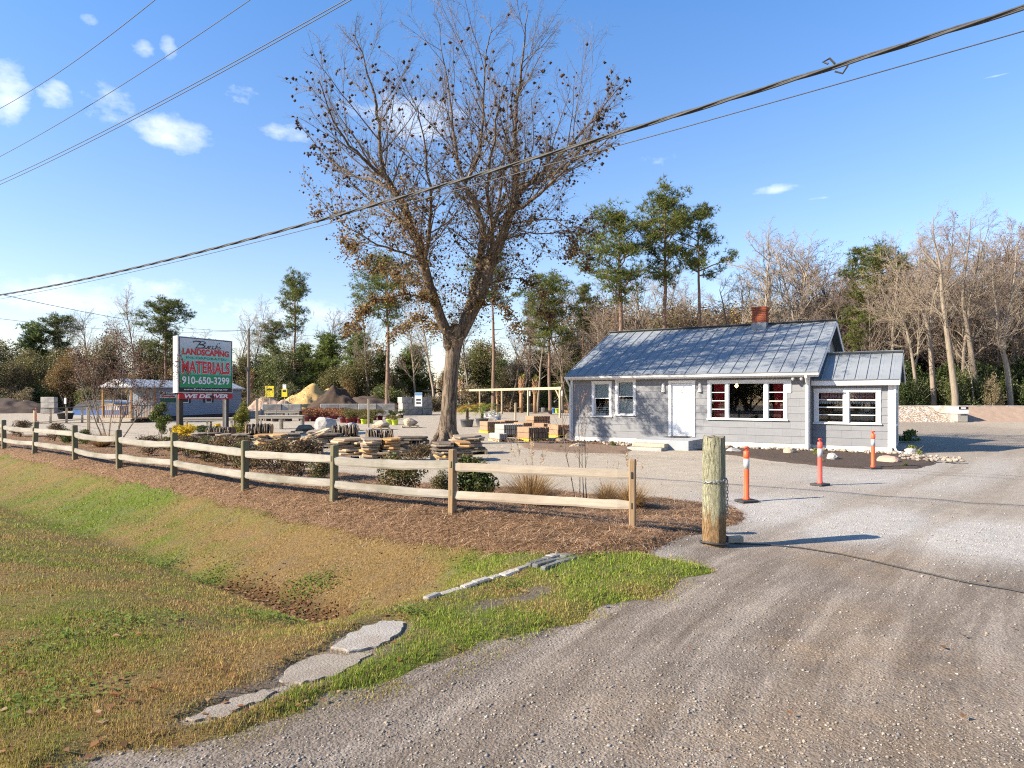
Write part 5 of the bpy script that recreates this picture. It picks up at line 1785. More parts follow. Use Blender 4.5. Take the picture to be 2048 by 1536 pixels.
def make_bush(name, seed, height, width, n, size, pal, stems=5, lob=9, shell=.6, base=.15, stem_mat=None, aspect=.55, conic=False):
    r = random.Random(seed)
    root = obj(name, None)
    L_ = []
    for i in range(lob):
        a = r.random() * 6.28; t = r.random()
        z = height * (base + (1 - base) * (.12 + .76 * t))
        k_ = (1 - t * .9) if conic else math.sqrt(max(.1, 1 - (2 * t - .75) ** 2 * .62))
        q = width * .5 * k_ * r.uniform(.1, .62)
        s = width * .5 * (.34 + .2 * r.random()) * (k_ * .7 + .3)
        L_.append((q * math.cos(a), q * math.sin(a), z, s, s, min(s * 1.0, height * .26)))
    C = blob_points(n, L_, shell)
    C = C[C[:, 2] > .02]
    m = MB()
    for i in range(stems):
        a = r.random() * 6.28; lb = L_[r.randrange(lob)]
        e = Vector((lb[0], lb[1], lb[2])); b0 = Vector((math.cos(a), math.sin(a), 0)) * width * .05
        m.tube([b0 + Vector((0, 0, -.05)), b0.lerp(e, .5) + Vector((r.gauss(0, .03), r.gauss(0, .03), 0)) * width, e], [height * .012 + .004, height * .009 + .003, .003], 5, cap=False)
        for _ in range(3):
            e2 = e + Vector((r.gauss(0, .2), r.gauss(0, .2), r.uniform(0, .25))) * width
            m.tube([b0.lerp(e, .6), e2], [height * .006 + .002, .002], 3, cap=False)
    m.build('stem', stem_mat or MAT_BARKGREY, root)
    foliage('crown', C, size, pal, root, aspect=aspect)
    root['h'] = height
    return root

def plant(proto, used, loc, h=None, rz=0.0, label=None, cat='tree', group=None, sx=1.0, name=None):
    """first use moves the prototype itself, later ones copy it with its parts"""
    o_ = proto if proto.name not in used else copy_tree(proto)
    used.add(proto.name)
    k_ = (h / proto['h']) if h else 1.0
    o_.location = loc; o_.rotation_euler = (0, 0, rz); o_.scale = (k_ * sx, k_ * sx, k_)
    tag(o_, label, cat, group)
    return o_
USED = set()
# ------------------------------------------------------------------ roadside sign
MAT_SIGNWHITE = pm('sign_cabinet', (.74, .72, .68), (.64, .62, .58), 3, .6)
k = NT('sign_print')
sz = k.N.new('ShaderNodeSeparateXYZ'); k.L.new(k.tc.outputs['Object'], sz.inputs[0])
MAT_SIGNFACE = k.finish(k.ramp(k.math('MULTIPLY_ADD', sz.outputs[2], .4386, -1.008), [(0., (.02, .27, .10)), (.262, (.02, .27, .10)), (.267, (.13, .42, .30)), (.62, (.22, .50, .42)), (.85, (.46, .53, .56)), (1., (.52, .57, .62))]), .45)
MAT_SIGNRED = pm('sign_red', (.55, .035, .04), (.48, .03, .035), 4, .5)
MAT_SIGNREDB = pm('sign_red_board', (.42, .02, .03), (.36, .018, .025), 4, .5)
MAT_SIGNBLK = pm('sign_black', (.015, .016, .02), (.02, .02, .024), 4, .5)
MAT_SIGNLET = pm('sign_white_letter', (.72, .73, .74), (.66, .67, .69), 4, .5)
MAT_SIGNGRN = pm('sign_dark_green', (.012, .10, .06), (.01, .09, .055), 4, .5)
SGX, SGY = (355 - 1024) / F_PX * 31.0, 31.0
sign = thing('roadside_sign', 'tall red, white and green roadside sign on two dark posts', 'sign', (SGX, SGY, h1(SGX, SGY)), math.atan2(.917, .4))
SWD = 3.23
MB().span((0, 0, 2.04), (SWD, .30, 4.64), .012).build('cabinet', MAT_SIGNWHITE, sign)
m = MB(); m.span((.10, -.012, 2.298), (SWD - .09, -.002, 4.578)); m.build('face', MAT_SIGNFACE, sign)
MB().span((.10, -.010, 2.11), (SWD - .09, -.002, 2.292)).build('web_strip', MAT_SIGNBLK, sign)
m = MB()
for (a0, a1, b0, b1) in ((.07, .10, 2.08, 4.61), (SWD - .09, SWD - .06, 2.08, 4.61)):
    m.span((a0, -.022, b0), (a1, -.001, b1))
m.span((.10, -.022, 4.58), (SWD - .09, -.001, 4.61)); m.span((.10, -.022, 2.08), (SWD - .09, -.001, 2.108))
m.build('frame', MAT_DARKMETAL, sign)
board = MB().span((.06, -.03, 1.76), (SWD - .02, .02, 2.02), .004).build('delivery_board', MAT_SIGNREDB, sign)
def zf(fr_): return 4.578 - fr_ * 2.28
def xf(fr_): return .10 + fr_ * (SWD - .19)
text_on(sign, 'LANDSCAPING', xf(.05), xf(.95), zf(.337), zf(.205), -.016, MAT_SIGNRED, offset=.045)
text_on(sign, 'INCORPORATED', xf(.12), xf(.90), zf(.415), zf(.37), -.016, MAT_SIGNGRN, offset=.0)
text_on(sign, 'MATERIALS', xf(.02), xf(.965), zf(.725), zf(.462), -.0135, MAT_SIGNBLK, offset=.05)
text_on(sign, 'MATERIALS', xf(.028), xf(.972), zf(.716), zf(.444), -.018, MAT_SIGNLET, offset=.06)
text_on(sign, 'MATERIALS', xf(.035), xf(.965), zf(.708), zf(.452), -.023, MAT_SIGNRED, offset=.03)
text_on(sign, '910-650-3299', xf(.035), xf(.962), zf(.940), zf(.768), -.0145, MAT_SIGNBLK, offset=.05)
text_on(sign, '910-650-3299', xf(.04), xf(.957), zf(.935), zf(.772), -.019, MAT_SIGNLET, offset=.03)
text_on(sign, 'www.BurchsLandscaping.net', xf(.08), xf(.92), 2.145, 2.255, -.014, MAT_SIGNLET, shear=.25, offset=.012)
text_on(board, 'WE DELIVER', xf(.08), xf(.92), 1.80, 1.985, -.036, MAT_SIGNLET, shear=.22, offset=.04)
m = MB(); m.box((xf(.60), -.04, 1.86), (.26, .012, .12), Matrix.Rotation(.2, 3, 'Y'), .005); m.build('broken_hole', MAT_SIGNBLK, board)
# script lettering drawn as brush strokes
def stroke(pts_, r0, mat, parent, name='script_stroke'):
    P_ = [Vector(p) for p in pts_]
    out = []
    for i in range(len(P_) - 1):
        a_, b_, c_, d_ = P_[max(i - 1, 0)], P_[i], P_[i + 1], P_[min(i + 2, len(P_) - 1)]
        for j in range(5):
            t = j / 5
            out.append(.5 * ((2 * b_) + (c_ - a_) * t + (2 * a_ - 5 * b_ + 4 * c_ - d_) * t * t + (3 * b_ - a_ - 3 * c_ + d_) * t ** 3))
    out.append(P_[-1])
    n_ = len(out)
    MB().tube(out, [r0 * (.35 + .65 * math.sin(math.pi * (.08 + .84 * i / (n_ - 1)))) for i in range(n_)], 5).build(name, mat, parent)
bx0, bx1, bz0, bz1 = xf(.25), xf(.79), zf(.185), zf(.045)
def bl(pts2, r0=.026): stroke([(bx0 + (bx1 - bx0) * a_, -.018, bz0 + (bz1 - bz0) * b_) for a_, b_ in pts2], r0, MAT_SIGNBLK, sign)
bl([(.02, .72), (.0, .88), (.08, .98), (.24, .95), (.20, .6), (.10, .05)]); bl([(.22, .95), (.36, 1.0), (.42, .82), (.32, .58), (.22, .52), (.36, .45), (.38, .2), (.26, .02), (.08, .04)])
bl([(.42, .5), (.40, .15), (.46, .05), (.53, .4), (.53, .08), (.57, .08)], .018); bl([(.58, .45), (.57, .05), (.60, .4), (.65, .45)], .018); bl([(.74, .42), (.69, .42), (.66, .15), (.70, .04), (.76, .15)], .018)
bl([(.88, .95), (.82, .5), (.78, .04), (.84, .4), (.88, .35), (.87, .05), (.90, .06)], .018); bl([(.95, .98), (.93, .82)], .018); bl([(.97, .48), (.92, .35), (.97, .2), (.94, .04), (.90, .1)], .018)
stroke([(xf(.27), -.016, zf(.20)), (xf(.5), -.016, zf(.188)), (xf(.82), -.016, zf(.205))], .014, MAT_SIGNRED, sign, 'underline')
for q in (.14, SWD - .40):
    MB().span((q, .05, -.3), (q + .22, .25, 2.04), .01).build('post', pm('creosote_post', (.05, .042, .035), (.075, .062, .05), 8, .9, .4, 30), sign)
MB().tube([(SWD - .44, .0, 0), (SWD - .44, .0, 1.72)], .035, 6).build('conduit', MAT_GREYPAINT, sign)

# ------------------------------------------------------------------ office cabin
MAT_BLUESID = pm('pale_vinyl_siding', (.225, .26, .315), (.20, .23, .28), 2, .6)
MAT_TINROOF = pm('white_tin_roof', (.40, .41, .42), (.31, .32, .33), 2, .5)
MAT_DECK = woodmat('deck_wood', (.50, .40, .27), (.36, .28, .18), (.42, .35, .26))
MAT_ORWOOD = woodmat('orange_stained_wood', (.34, .19, .08), (.25, .14, .06))
OX, OY = (268 - 1024) / F_PX * 48.0, 48.0
off = thing('office_cabin', 'long pale sided office cabin with tin roof, porch and ramp', 'office building', (OX, OY, 0), -.129)
W0, LEN, PO = -2.6, 15.0, 2.7
m = MB(); m.span((W0 + .2, PO, .35), (-.3, LEN, 2.55)); m.build('wall', MAT_BLUESID, off)
m = MB()
for i in range(14):
    zz = .36 + i * .155
    m.add([(-.3, PO + .01, zz + .155), (-.3, LEN - .01, zz + .155), (-.275, LEN - .01, zz), (-.275, PO + .01, zz), (-.3, PO + .01, zz), (-.3, LEN - .01, zz)], [(3, 2, 1, 0), (4, 5, 2, 3)])
m.build('siding', MAT_BLUESID, off)['kind'] = 'stuff'
m = MB(); m.span((W0 + .25, PO + .1, 0), (-.36, LEN - .1, .35)); m.build('skirting', MAT_DARKMETAL, off)
m = MB()
zr, ze = 3.13, 2.58
m.add([(0, -.2, ze), (0, LEN + .2, ze), (W0 / 2, LEN + .2, zr), (W0 / 2, -.2, zr), (W0, -.2, ze), (W0, LEN + .2, ze), (0, -.2, ze - .08), (0, LEN + .2, ze - .08), (W0, -.2, ze - .08), (W0, LEN + .2, ze - .08)],
      [(0, 1, 2, 3), (3, 2, 5, 4), (0, 6, 7, 1), (4, 5, 9, 8), (0, 3, 4, 8, 6), (1, 7, 9, 5, 2)])
rf_ = m.build('roof', MAT_TINROOF, off)
for i in range(17):
    yy = .2 + i * .9
    mm = MB(); mm.bar((.01, yy, ze + .02), (W0 / 2, yy, zr + .02), .14, .04, up=Vector((.4, 0, 1))); mm.build('roof_rib', pm('dark_rib', (.34, .35, .36), (.27, .28, .29), 3, .5) if i == 0 else bpy.data.materials['dark_rib'], rf_)
m = MB(); m.add([(0.0, -.205, ze), (W0 / 2, -.205, zr - .02), (W0, -.205, ze)], [(0, 1, 2)]); m.build('gable', MAT_WHITE, off)
MB().span((W0 + .1, -.1, .28), (-.1, PO, .36)).build('porch_deck', MAT_DECK, off)
for (xx, yy) in ((-.2, .0), (W0 + .2, 0), (-.2, PO - .15)):
    MB().span((xx - .06, yy - .06, .36), (xx + .06, yy + .06, ze - .05), .008).build('porch_post', MAT_ORWOOD, off)
rl = MB().span((-.24, .06, 1.2), (-.16, PO - .2, 1.27)).build('porch_rail', MAT_ORWOOD, off)
for i in range(14):
    MB().span((-.22, .18 + i * .17, .36), (-.18, .22 + i * .17, 1.2)).build('baluster', MAT_ORWOOD, rl)
rl = MB().span((W0 + .2, -.04, 1.2), (-.3, .04, 1.27)).build('porch_rail', MAT_ORWOOD, off)
for i in range(12):
    MB().span((W0 + .3 + i * .17, -.02, .36), (W0 + .34 + i * .17, .02, 1.2)).build('baluster', MAT_ORWOOD, rl)
m = MB(); m.bar((W0 - .05, .6, .32), (W0 - 4.2, -1.6, .04), 1.3, .06); m.build('ramp', MAT_DECK, off)
rr = MB(); rr.bar((W0 - .1, 0.05, 1.2), (W0 - 3.6, -1.95, .98), .10, .05); rr = rr.build('ramp_rail', MAT_POST, off)
for i in range(5):
    t = i / 4; MB().span((W0 - .2 - 3.3 * t - .05, .0 - 1.85 * t - .05, 0), (W0 - .2 - 3.3 * t + .05, .0 - 1.85 * t + .05, 1.2 - .2 * t)).build('ramp_post', MAT_DECK, off)
for yy in (5.9, 9.2):
    w_ = MB().span((-.27, yy, 1.35), (-.24, yy + .9, 2.15)).build('window', MAT_WHITE, off)
    MB().span((-.238, yy + .07, 1.42), (-.234, yy + .83, 2.08)).build('pane', MAT_SIGNBLK, w_)
    for q in (-.3, .95):
        MB().span((-.27, yy + q, 1.35), (-.25, yy + q + .25, 2.15)).build('shutter', MAT_SIGNBLK, w_)
ob = MB().span((-.27, 3.2, 1.35), (-.25, 5.3, 2.25)).build('office_board', MAT_SIGNWHITE, off)
MB().span((-.249, 3.22, 2.0), (-.245, 5.28, 2.24)).build('board_band', MAT_SIGNBLK, ob)
MB().span((-.249, 3.5, 1.8), (-.245, 5.0, 1.93)).build('board_band', MAT_SIGNRED, ob)
MB().span((-.249, 3.22, 1.38), (-.245, 5.28, 1.75)).build('board_band', MAT_SIGNGRN, ob)
tx_ = text_on(ob, 'OFFICE', 0, 1.5, 0, .15, 0, MAT_SIGNLET, offset=.02)
tx_.rotation_euler = (math.pi / 2, 0, math.pi / 2); tx_.location = (-.24, 3.5, 2.05)

# ------------------------------------------------------------------ wood furniture and posts
MAT_GREYWOOD = woodmat('grey_weathered_wood', (.44, .39, .31), (.32, .28, .22), (.38, .34, .28))
def display_table(label, px, py, w, d, hgt, rz):
    x, y = gp(px, py)
    t = thing('display_table', label, 'table', (x, y, h1(x, y)), rz, 'wooden display tables')
    for i in range(4):
        MB().span((-w / 2, -d / 2 + i * d / 4 + .008, hgt - .05), (w / 2, -d / 2 + (i + 1) * d / 4 - .008, hgt), .005).build('board', MAT_GREYWOOD, t)
    MB().span((-w / 2 + .02, -d / 2 + .02, hgt - .17), (w / 2 - .02, -d / 2 + .06, hgt - .052)).build('apron', MAT_GREYWOOD, t)
    for sx in (-1, 0, 1):
        for sy in (-1, 1):
            MB().span((sx * (w / 2 - .1) - .05, sy * (d / 2 - .1) - .05, 0), (sx * (w / 2 - .1) + .05, sy * (d / 2 - .1) + .05, hgt - .052), .006).build('leg', MAT_GREYWOOD, t)
display_table('long wooden display table behind the roadside sign in front of the office', 418, 862, 2.7, .9, .72, .15)
display_table('wooden display table beside the tall wooden post', 562, 858, 2.6, .8, .78, .1)
display_table('wooden display table behind another table near the block wall', 566, 842, 2.6, .8, .78, .1)
display_table('low wooden bench left of the roadside sign post', 356, 868, .8, .4, .34, .3)
def wood_post(label, px, py, hgt, mat=None, w=.12, sign_=None):
    x, y = gp(px, py)
    t = thing('wooden_post', label, 'post', (x, y, h1(x, y)), .2, 'upright wooden posts in the yard')
    MB().span((-w / 2, -w / 2, -.1), (w / 2, w / 2, hgt), .01).build('shaft', mat or MAT_DECK, t)
    MB().span((-w / 2 - .005, -w / 2 - .005, hgt), (w / 2 + .005, w / 2 + .005, hgt + .03), .012).build('top', MAT_GREYWOOD, t)
    return t
wood_post('square wooden post beside the display tables', 514, 866, 1.75)
wood_post('square wooden post between the boulders on pallets', 737, 855, 1.7)
wood_post('square wooden post in front of the crape myrtle by the ramp', 177, 872, 1.35)
wood_post('short post right of the big tree before the pergola', 1031, 842, 1.35)
wood_post('short post far left of the big tree beyond the potted shrubs', 853, 826, 1.3)
wood_post('leaning stake directly behind the big tree trunk', 909, 842, 1.3)

# pergola frames
def pergola(label, ax, ay, bx, by, n, hgt=2.45):
    t = thing('pergola', label, 'pergola', (ax, ay, 0), math.atan2(by - ay, bx - ax))
    Lp = math.hypot(bx - ax, by - ay)
    MB().span((-.3, -.08, hgt), (Lp + .3, .08, hgt + .24), .01).build('beam', MAT_DECK, t)
    for i in range(n):
        q = Lp * i / (n - 1)
        MB().span((q - .08, -.08, -.1), (q + .08, .08, hgt), .008).build('post', MAT_DECK, t)
        if i in (0, n - 1, n // 2 - 1):
            MB().span((q - .22, -.12, hgt - .55), (q + .22, -.10, hgt + .1)).build('notice', MAT_SIGNWHITE, t)
    for q, s_ in ((0, 1), (Lp, -1)):
        m = MB(); m.bar((q + s_ * .08, 0, hgt - .75), (q + s_ * .8, 0, hgt - .02), .09, .09); m.build('brace', MAT_DECK, t)
    return t
pa, pb = gp(1120, 836), gp(922, 823)
pergola('long wooden pergola frame between the big tree and the house', pa[0], pa[1], pb[0], pb[1], 5)
pc, pd = pw(860, 825, 92), pw(700, 824, 92)
pergola('wooden pergola frame behind the dark bins beyond the sand pile', pc.x, pc.y, pd.x, pd.y, 5, 2.5)

# concrete block walls
def block_wall(label, ax, ay, bx, by, rows, bl=1.75, bh=.6, bd=.6, gap=()):
    t = thing('block_wall', label, 'wall', (ax, ay, 0), math.atan2(by - ay, bx - ax))
    Lw = math.hypot(bx - ax, by - ay); n = max(1, int(round(Lw / bl))); l_ = Lw / n
    rr_ = random.Random(int(ax * 10))
    me = None
    for r_ in range(rows):
        for i in range(n):
            if (r_, i) in gap: continue
            q = (i + .5) * l_ + (r_ % 2) * .02
            if me is None:
                o_ = MB().box((0, 0, 0), (l_ - .03, bd, bh - .02), None, .03).build('block', MAT_CONC2, t); me = o_.data
            else:
                o_ = obj('block', me, t)
            o_.location = (q, rr_.uniform(-.05, .05), bh * (r_ + .5)); o_.rotation_euler = (0, 0, rr_.uniform(-.02, .02))
    return t
MAT_CONC2 = pm('bin_block_concrete', (.40, .375, .335), (.29, .27, .235), 2.5, .92, .5, 14, rnd=.18, c3=(.22, .20, .175))
w0, w1 = pw(486, 800, 60), pw(790, 800, 62)
block_wall('long wall of big concrete blocks below the sand pile', w0.x, w0.y, w1.x, w1.y, 2, gap=((1, 0), (1, 3)))
w0, w1 = pw(800, 800, 66), pw(860, 800, 70)
block_wall('short concrete block wall with a sign left of the big tree', w0.x, w0.y, w1.x, w1.y, 3)
w0, w1 = pw(84, 795, 74), pw(112, 795, 74)
block_wall('stack of concrete blocks beside the dark mulch heap', w0.x, w0.y, w1.x, w1.y, 3, gap=((2, 1),))
sb = thing('arrow_sign', 'small white sign with black arrow marks on the short block wall', 'sign', tuple(pw(837, 797, 64.5)))
MB().span((-.35, -.02, -.75), (.35, .02, .55), .004).build('board', MAT_SIGNWHITE, sb)
m = MB(); m.span((-.22, -.026, -.2), (.22, -.021, -.05)); m.span((-.22, -.026, -.5), (.22, -.021, -.35)); m.build('print', MAT_SIGNBLK, sb)
MB().span((-.34, -.026, .3), (.34, -.021, .52)).build('blue_band', pm('blue_print', (.12, .3, .55), (.1, .27, .5), 3, .5), sb)
MAT_YELLOW = pm('yellow_board', (.75, .60, .04), (.68, .54, .03), 3, .5)
for (px, py, w_, h_, lab) in ((539, 783, .8, 1.0, 'yellow notice with black marks above the block wall'), (569, 786, .5, .7, 'yellow notice with a white cap above the block wall')):
    p = pw(px, py, 61)
    t = thing('yellow_sign', lab, 'sign', (p.x, p.y, p.z))
    MB().span((-w_ / 2, -.02, -h_ / 2), (w_ / 2, .02, h_ / 2), .004).build('board', MAT_YELLOW, t)
    MB().span((-.04, .021, -2.0), (.04, .08, h_ / 2)).build('stake', MAT_DECK, t)
    m = MB(); m.span((-w_ * .32, -.026, .1), (w_ * .3, -.021, .26)); m.build('print', MAT_SIGNBLK, t)
    if w_ < .6: MB().span((-.16, -.02, h_ / 2 + .01), (.16, .02, h_ / 2 + .42), .004).build('cap', MAT_SIGNWHITE, t)

# heaps
def heap(name, label, cat, cx_, cy_, rx, ry, hgt, mat, seed, ridge=.25, peaks=((0, 0, 1),)):
    n = 46
    g_ = np.linspace(-1.1, 1.1, n)
    X, Y = np.meshgrid(g_, g_)
    Z = np.zeros_like(X)
    WX, WY = X, Y
    X = X + (fbm(WX * 1.7 + 5, WY * 1.7, seed + 9, 3) - .5) * .55; Y = Y + (fbm(WX * 1.7, WY * 1.7 + 7, seed + 11, 3) - .5) * .55
    for (qx, qy, hh) in peaks:
        d_ = np.hypot((X - qx) * 1.0, (Y - qy))
        Z = np.maximum(Z, hh * np.clip(1 - d_ * (1.0 / (.35 + .65 * hh)), 0, 1))
    Z = Z * (.8 + .45 * fbm(X * 2.2 + seed, Y * 2.2, seed, 4)) * hgt + (fbm(X * 7, Y * 7, seed + 3, 3) - .5) * .22 * hgt * (Z > .02)
    X, Y = WX, WY
    Z = np.where(np.hypot(X, Y) > 1.05, -.1, Z) - .04
    V = np.stack([X * rx, Y * ry, Z], -1).reshape(-1, 3)
    i = np.arange(n * n).reshape(n, n)
    Fq = np.stack([i[:-1, :-1], i[:-1, 1:], i[1:, 1:], i[1:, :-1]], -1).reshape(-1, 4)
    o_ = np_mesh(name, V, Fq, mat, smooth=True)
    o_.location = (cx_, cy_, 0)
    return tag(o_, label, cat)
MAT_SAND = pm('tan_sand', (.50, .33, .13), (.38, .24, .09), 2, .95, .6, 6, c3=(.42, .29, .13))
MAT_DARKSOIL = pm('black_topsoil', (.042, .027, .018), (.075, .05, .034), 3, .95, .9, 8)
MAT_PINKGRAVEL = pm('pinkish_gravel', (.36, .255, .19), (.28, .20, .15), 9, .95, .6, 20)
p = pw(622, 800, 72); heap('sand_heap', 'tall heap of yellow sand behind the block wall', 'heap', p.x, p.y, 4.6, 3.5, 3.3, MAT_SAND, 3, peaks=((-.1, 0, 1), (.3, .1, .9)))
p = pw(682, 800, 69); heap('soil_heap', 'dark topsoil heap beside the yellow sand', 'heap', p.x, p.y, 3.4, 2.6, 3.0, MAT_DARKSOIL, 8, peaks=((-.1, 0, 1), (.25, 0, .7)))
p = pw(545, 800, 66); heap('gravel_heap', 'low pinkish gravel heap behind the yellow notices', 'heap', p.x, p.y, 3.0, 2.2, 1.9, MAT_PINKGRAVEL, 12, peaks=((-.1, 0, 1), (.4, 0, .85)))
p = pw(30, 800, 78); heap('mulch_heap', 'big dark mulch heap by the far left tree line', 'heap', p.x, p.y, 5.5, 4.5, 1.9, MAT_MULCH, 15, peaks=((-.2, 0, 1), (.2, 0, .8)))
p = pw(740, 800, 80); heap('bark_heap', 'brown bark heap under the pergola frame beyond the bins', 'heap', p.x, p.y, 6.0, 3.5, 2.0, MAT_MULCH, 19)
p = pw(1095, 800, 84); heap('mulch_heap', 'long low tan straw heap beyond the pergola at the wood edge', 'heap', p.x, p.y, 8.0, 3.0, 1.3, pm('tan_straw', (.42, .25, .12), (.32, .18, .08), 3, .95, .8, 8), 25, peaks=((-.5, 0, .9), (0, 0, .8), (.4, 0, 1)))
# bins at the right
bx0, bx1 = 26.5, 47.0
block_wall('long low concrete block wall behind the gravel bins', bx0, 53.6, bx1, 53.0, 2, 1.7, .58)
def bin_pile(name, label, x0, x1, mat, seed, dispx):
    nx, ny = int((x1 - x0) / dispx), 26
    X, Y = np.meshgrid(np.linspace(x0, x1, nx), np.linspace(0, 3.6, ny))
    Z = np.clip(Y / 3.0, 0, 1) * 1.12 + (fbm(X * 4, Y * 4, seed, 3) - .5) * .16 * np.clip(Y, 0, 1) - .02
    V = np.stack([X, Y + 49.4 - (X - 30) * .03, Z], -1).reshape(-1, 3)
    i = np.arange(nx * ny).reshape(ny, nx)
    Fq = np.stack([i[:-1, :-1], i[:-1, 1:], i[1:, 1:], i[1:, :-1]], -1).reshape(-1, 4)
    return tag(np_mesh(name, V, Fq, mat, smooth=True), label, 'gravel pile', kind='stuff')
k = NT('pale_river_gravel')
vc = k.voro(7, out='Color'); vd_ = k.voro(7)
sp = k.N.new('ShaderNodeSeparateColor'); k.L.new(vc, sp.inputs[0])
c = k.ramp(sp.outputs[0], [(0., (.36, .25, .17)), (.35, (.55, .44, .33)), (.7, (.62, .53, .43)), (1., (.70, .64, .56))])
c = k.mix(k.ramp(vd_, [(.35, 0.), (.6, .8)]), c, (.18, .13, .09))
MAT_RIVERG = k.finish(c, .9, k.math('SUBTRACT', 1, vd_), 1.0, .06)
bin_pile('river_gravel_pile', 'pale river gravel piled in the bin nearest the house', 26.5, 32.15, MAT_RIVERG, 3, .14)
bin_pile('brown_gravel_pile', 'fine brown gravel piled in the bin beyond the divider', 33.05, 46, pm('brown_gravel', (.34, .245, .18), (.25, .18, .13), 14, .95, .6, 30), 4, .2)
dv = thing('bin_divider', 'concrete bin divider between pale and brown gravel', 'bin divider', (32.6, 49.2, 0), -.03)
for i in range(2):
    for j in range(2):
        MB().box((0, .9 + i * 1.75, .29 + j * .56), (.75, 1.72, .55), None, .03).build('block', MAT_CONC2, dv)
pl = thing('bin_sign', 'black and white price sign on the concrete bin divider', 'sign', (32.6, 49.18, .62), -.03)
MB().span((-.36, -.03, 0), (.36, .0, .52), .004).build('board', MAT_SIGNWHITE, pl)
MB().span((-.35, -.036, .30), (.35, -.031, .51)).build('black_band', MAT_SIGNBLK, pl)
MB().span((-.18, -.042, .36), (.16, -.037, .46)).build('print', MAT_SIGNLET, pl)

# ------------------------------------------------------------------ stone pallets
MAT_PALLET = woodmat('pallet_wood', (.40, .31, .20), (.28, .21, .13))
MAT_PALLETY = pm('yellow_pallet_paint', (.72, .50, .05), (.60, .40, .04), 6, .7)
FLAG = [pm('flagstone_orange', (.50, .28, .10), (.36, .20, .08), 5, .9, .5, 22, rnd=.25, c3=(.30, .20, .12)), pm('flagstone_tan', (.45, .34, .22), (.33, .24, .15), 5, .9, .5, 22, rnd=.25, c3=(.27, .20, .13)),
        pm('flagstone_grey', (.26, .215, .165), (.18, .145, .11), 5, .9, .5, 22, rnd=.25, c3=(.34, .26, .17)), pm('flagstone_dark', (.125, .10, .075), (.08, .064, .05), 5, .9, .5, 22, rnd=.25, c3=(.20, .145, .09))]
def pallet_base(t, w, d, mat, hz=.12):
    for i in range(7):
        yy = -d / 2 + (i + .5) * d / 7
        MB().span((-w / 2, yy - d / 19, hz - .022), (w / 2, yy + d / 19, hz), .004).build('pallet_board', mat, t)
    for q in (-1, 0, 1):
        MB().span((q * (w / 2 - .05) - .045, -d / 2, 0), (q * (w / 2 - .05) + .045, d / 2, hz - .024), .004).build('pallet_runner', mat, t)
def slab_me(r_, sx, sy, th):
    n = r_.randint(6, 8); pts_ = []
    for i in range(n):
        a = 2 * math.pi * (i + r_.uniform(-.25, .25)) / n
        k_ = r_.uniform(.86, 1.1)
        c_, s_ = math.cos(a), math.sin(a)
        e = (abs(c_) ** 4 + abs(s_) ** 4) ** -.25
        pts_.append((c_ * e * sx / 2 * k_, s_ * e * sy / 2 * k_))
    vs_ = [(x, y, -th / 2) for x, y in pts_] + [(x * 1.02, y * 1.02, r_.uniform(-.1, .2) * th) for x, y in pts_] + [(x * .97, y * .97, th / 2 + r_.uniform(-.006, .006)) for x, y in pts_]
    fs_ = [tuple(range(n))[::-1], tuple(range(2 * n, 3 * n))] + [(i + q * n, (i + 1) % n + q * n, (i + 1) % n + (q + 1) * n, i + (q + 1) * n) for q in (0, 1) for i in range(n)]
    mb = MB(); mb.add(vs_, fs_)
    return mb
SLABS = {}
rs = random.Random(77)
def slab_obj(kind, mi, parent):
    key = (kind, mi, rs.randrange(4))
    if key not in SLABS:
        sx, sy, th = {'big': (1.05, .95, .06), 'half': (.58, .95, .055), 'edge': (.5, .42, .045), 'thick': (.6, .5, .10)}[kind]
        o_ = slab_me(rs, sx, sy, th).build('stone_slab', FLAG[mi], parent); SLABS[key] = o_.data
    else:
        o_ = obj('stone_slab', SLABS[key], parent)
    return o_
def stone_pallet(label, px, py, hgt, mats, style='flat', rz=0.0, w=1.1):
    x, y = gp(px, py)
    t = thing('stone_pallet', label, 'stone pallet', (x, y, h1(x, y)), rz, 'pallets of flat building stone')
    pallet_base(t, w, w, MAT_PALLET)
    z = .12
    hgt *= .86
    if style in ('flat', 'flatedge', 'slant'):
        top = hgt if style == 'flat' else hgt * .62
        while z < top:
            if rs.random() < .45:
                items = [('big', 0, 0)]
            else:
                items = [('half', -.27, 0), ('half', .27, 0)]
            th = rs.uniform(.048, .072)
            for (kd, ox, oy) in items:
                o_ = slab_obj(kd, rs.choice(mats), t)
                o_.location = (ox + rs.uniform(-.05, .05), oy + rs.uniform(-.05, .05), z + th / 2)
                o_.rotation_euler = (rs.uniform(-.03, .03), rs.uniform(-.03, .03), rs.uniform(-.15, .15))
            z += th
    if style in ('edge', 'flatedge'):
        n = 17
        for i in range(n):
            o_ = slab_obj('edge', rs.choice(mats), t)
            o_.location = (-w / 2 + .06 + (w - .12) * i / (n - 1), rs.uniform(-.04, .04), z + .2 + rs.uniform(-.02, .03))
            o_.rotation_euler = (rs.uniform(-.1, .1), math.pi / 2 + rs.uniform(-.12, .12), 0); o_.scale = (1, 2.0, 1)
    if style == 'slant':
        for i in range(7):
            o_ = slab_obj('big', rs.choice(mats), t)
            o_.location = (-.2 + .09 * i, rs.uniform(-.1, .1), z + .05 + .035 * i); o_.rotation_euler = (rs.uniform(-.1, .1), -.30 - .02 * i, rs.uniform(-.4, .4))
    return t
stone_pallet('orange and black flagstone pallet in front of the big tree, nearest the fence', 905, 921, .62, [0, 0, 2, 3, 1], 'flat', .35)
stone_pallet('grey flagstone pallet tucked against the big tree trunk', 935, 907, .66, [2, 1, 2, 3], 'flat', .3)
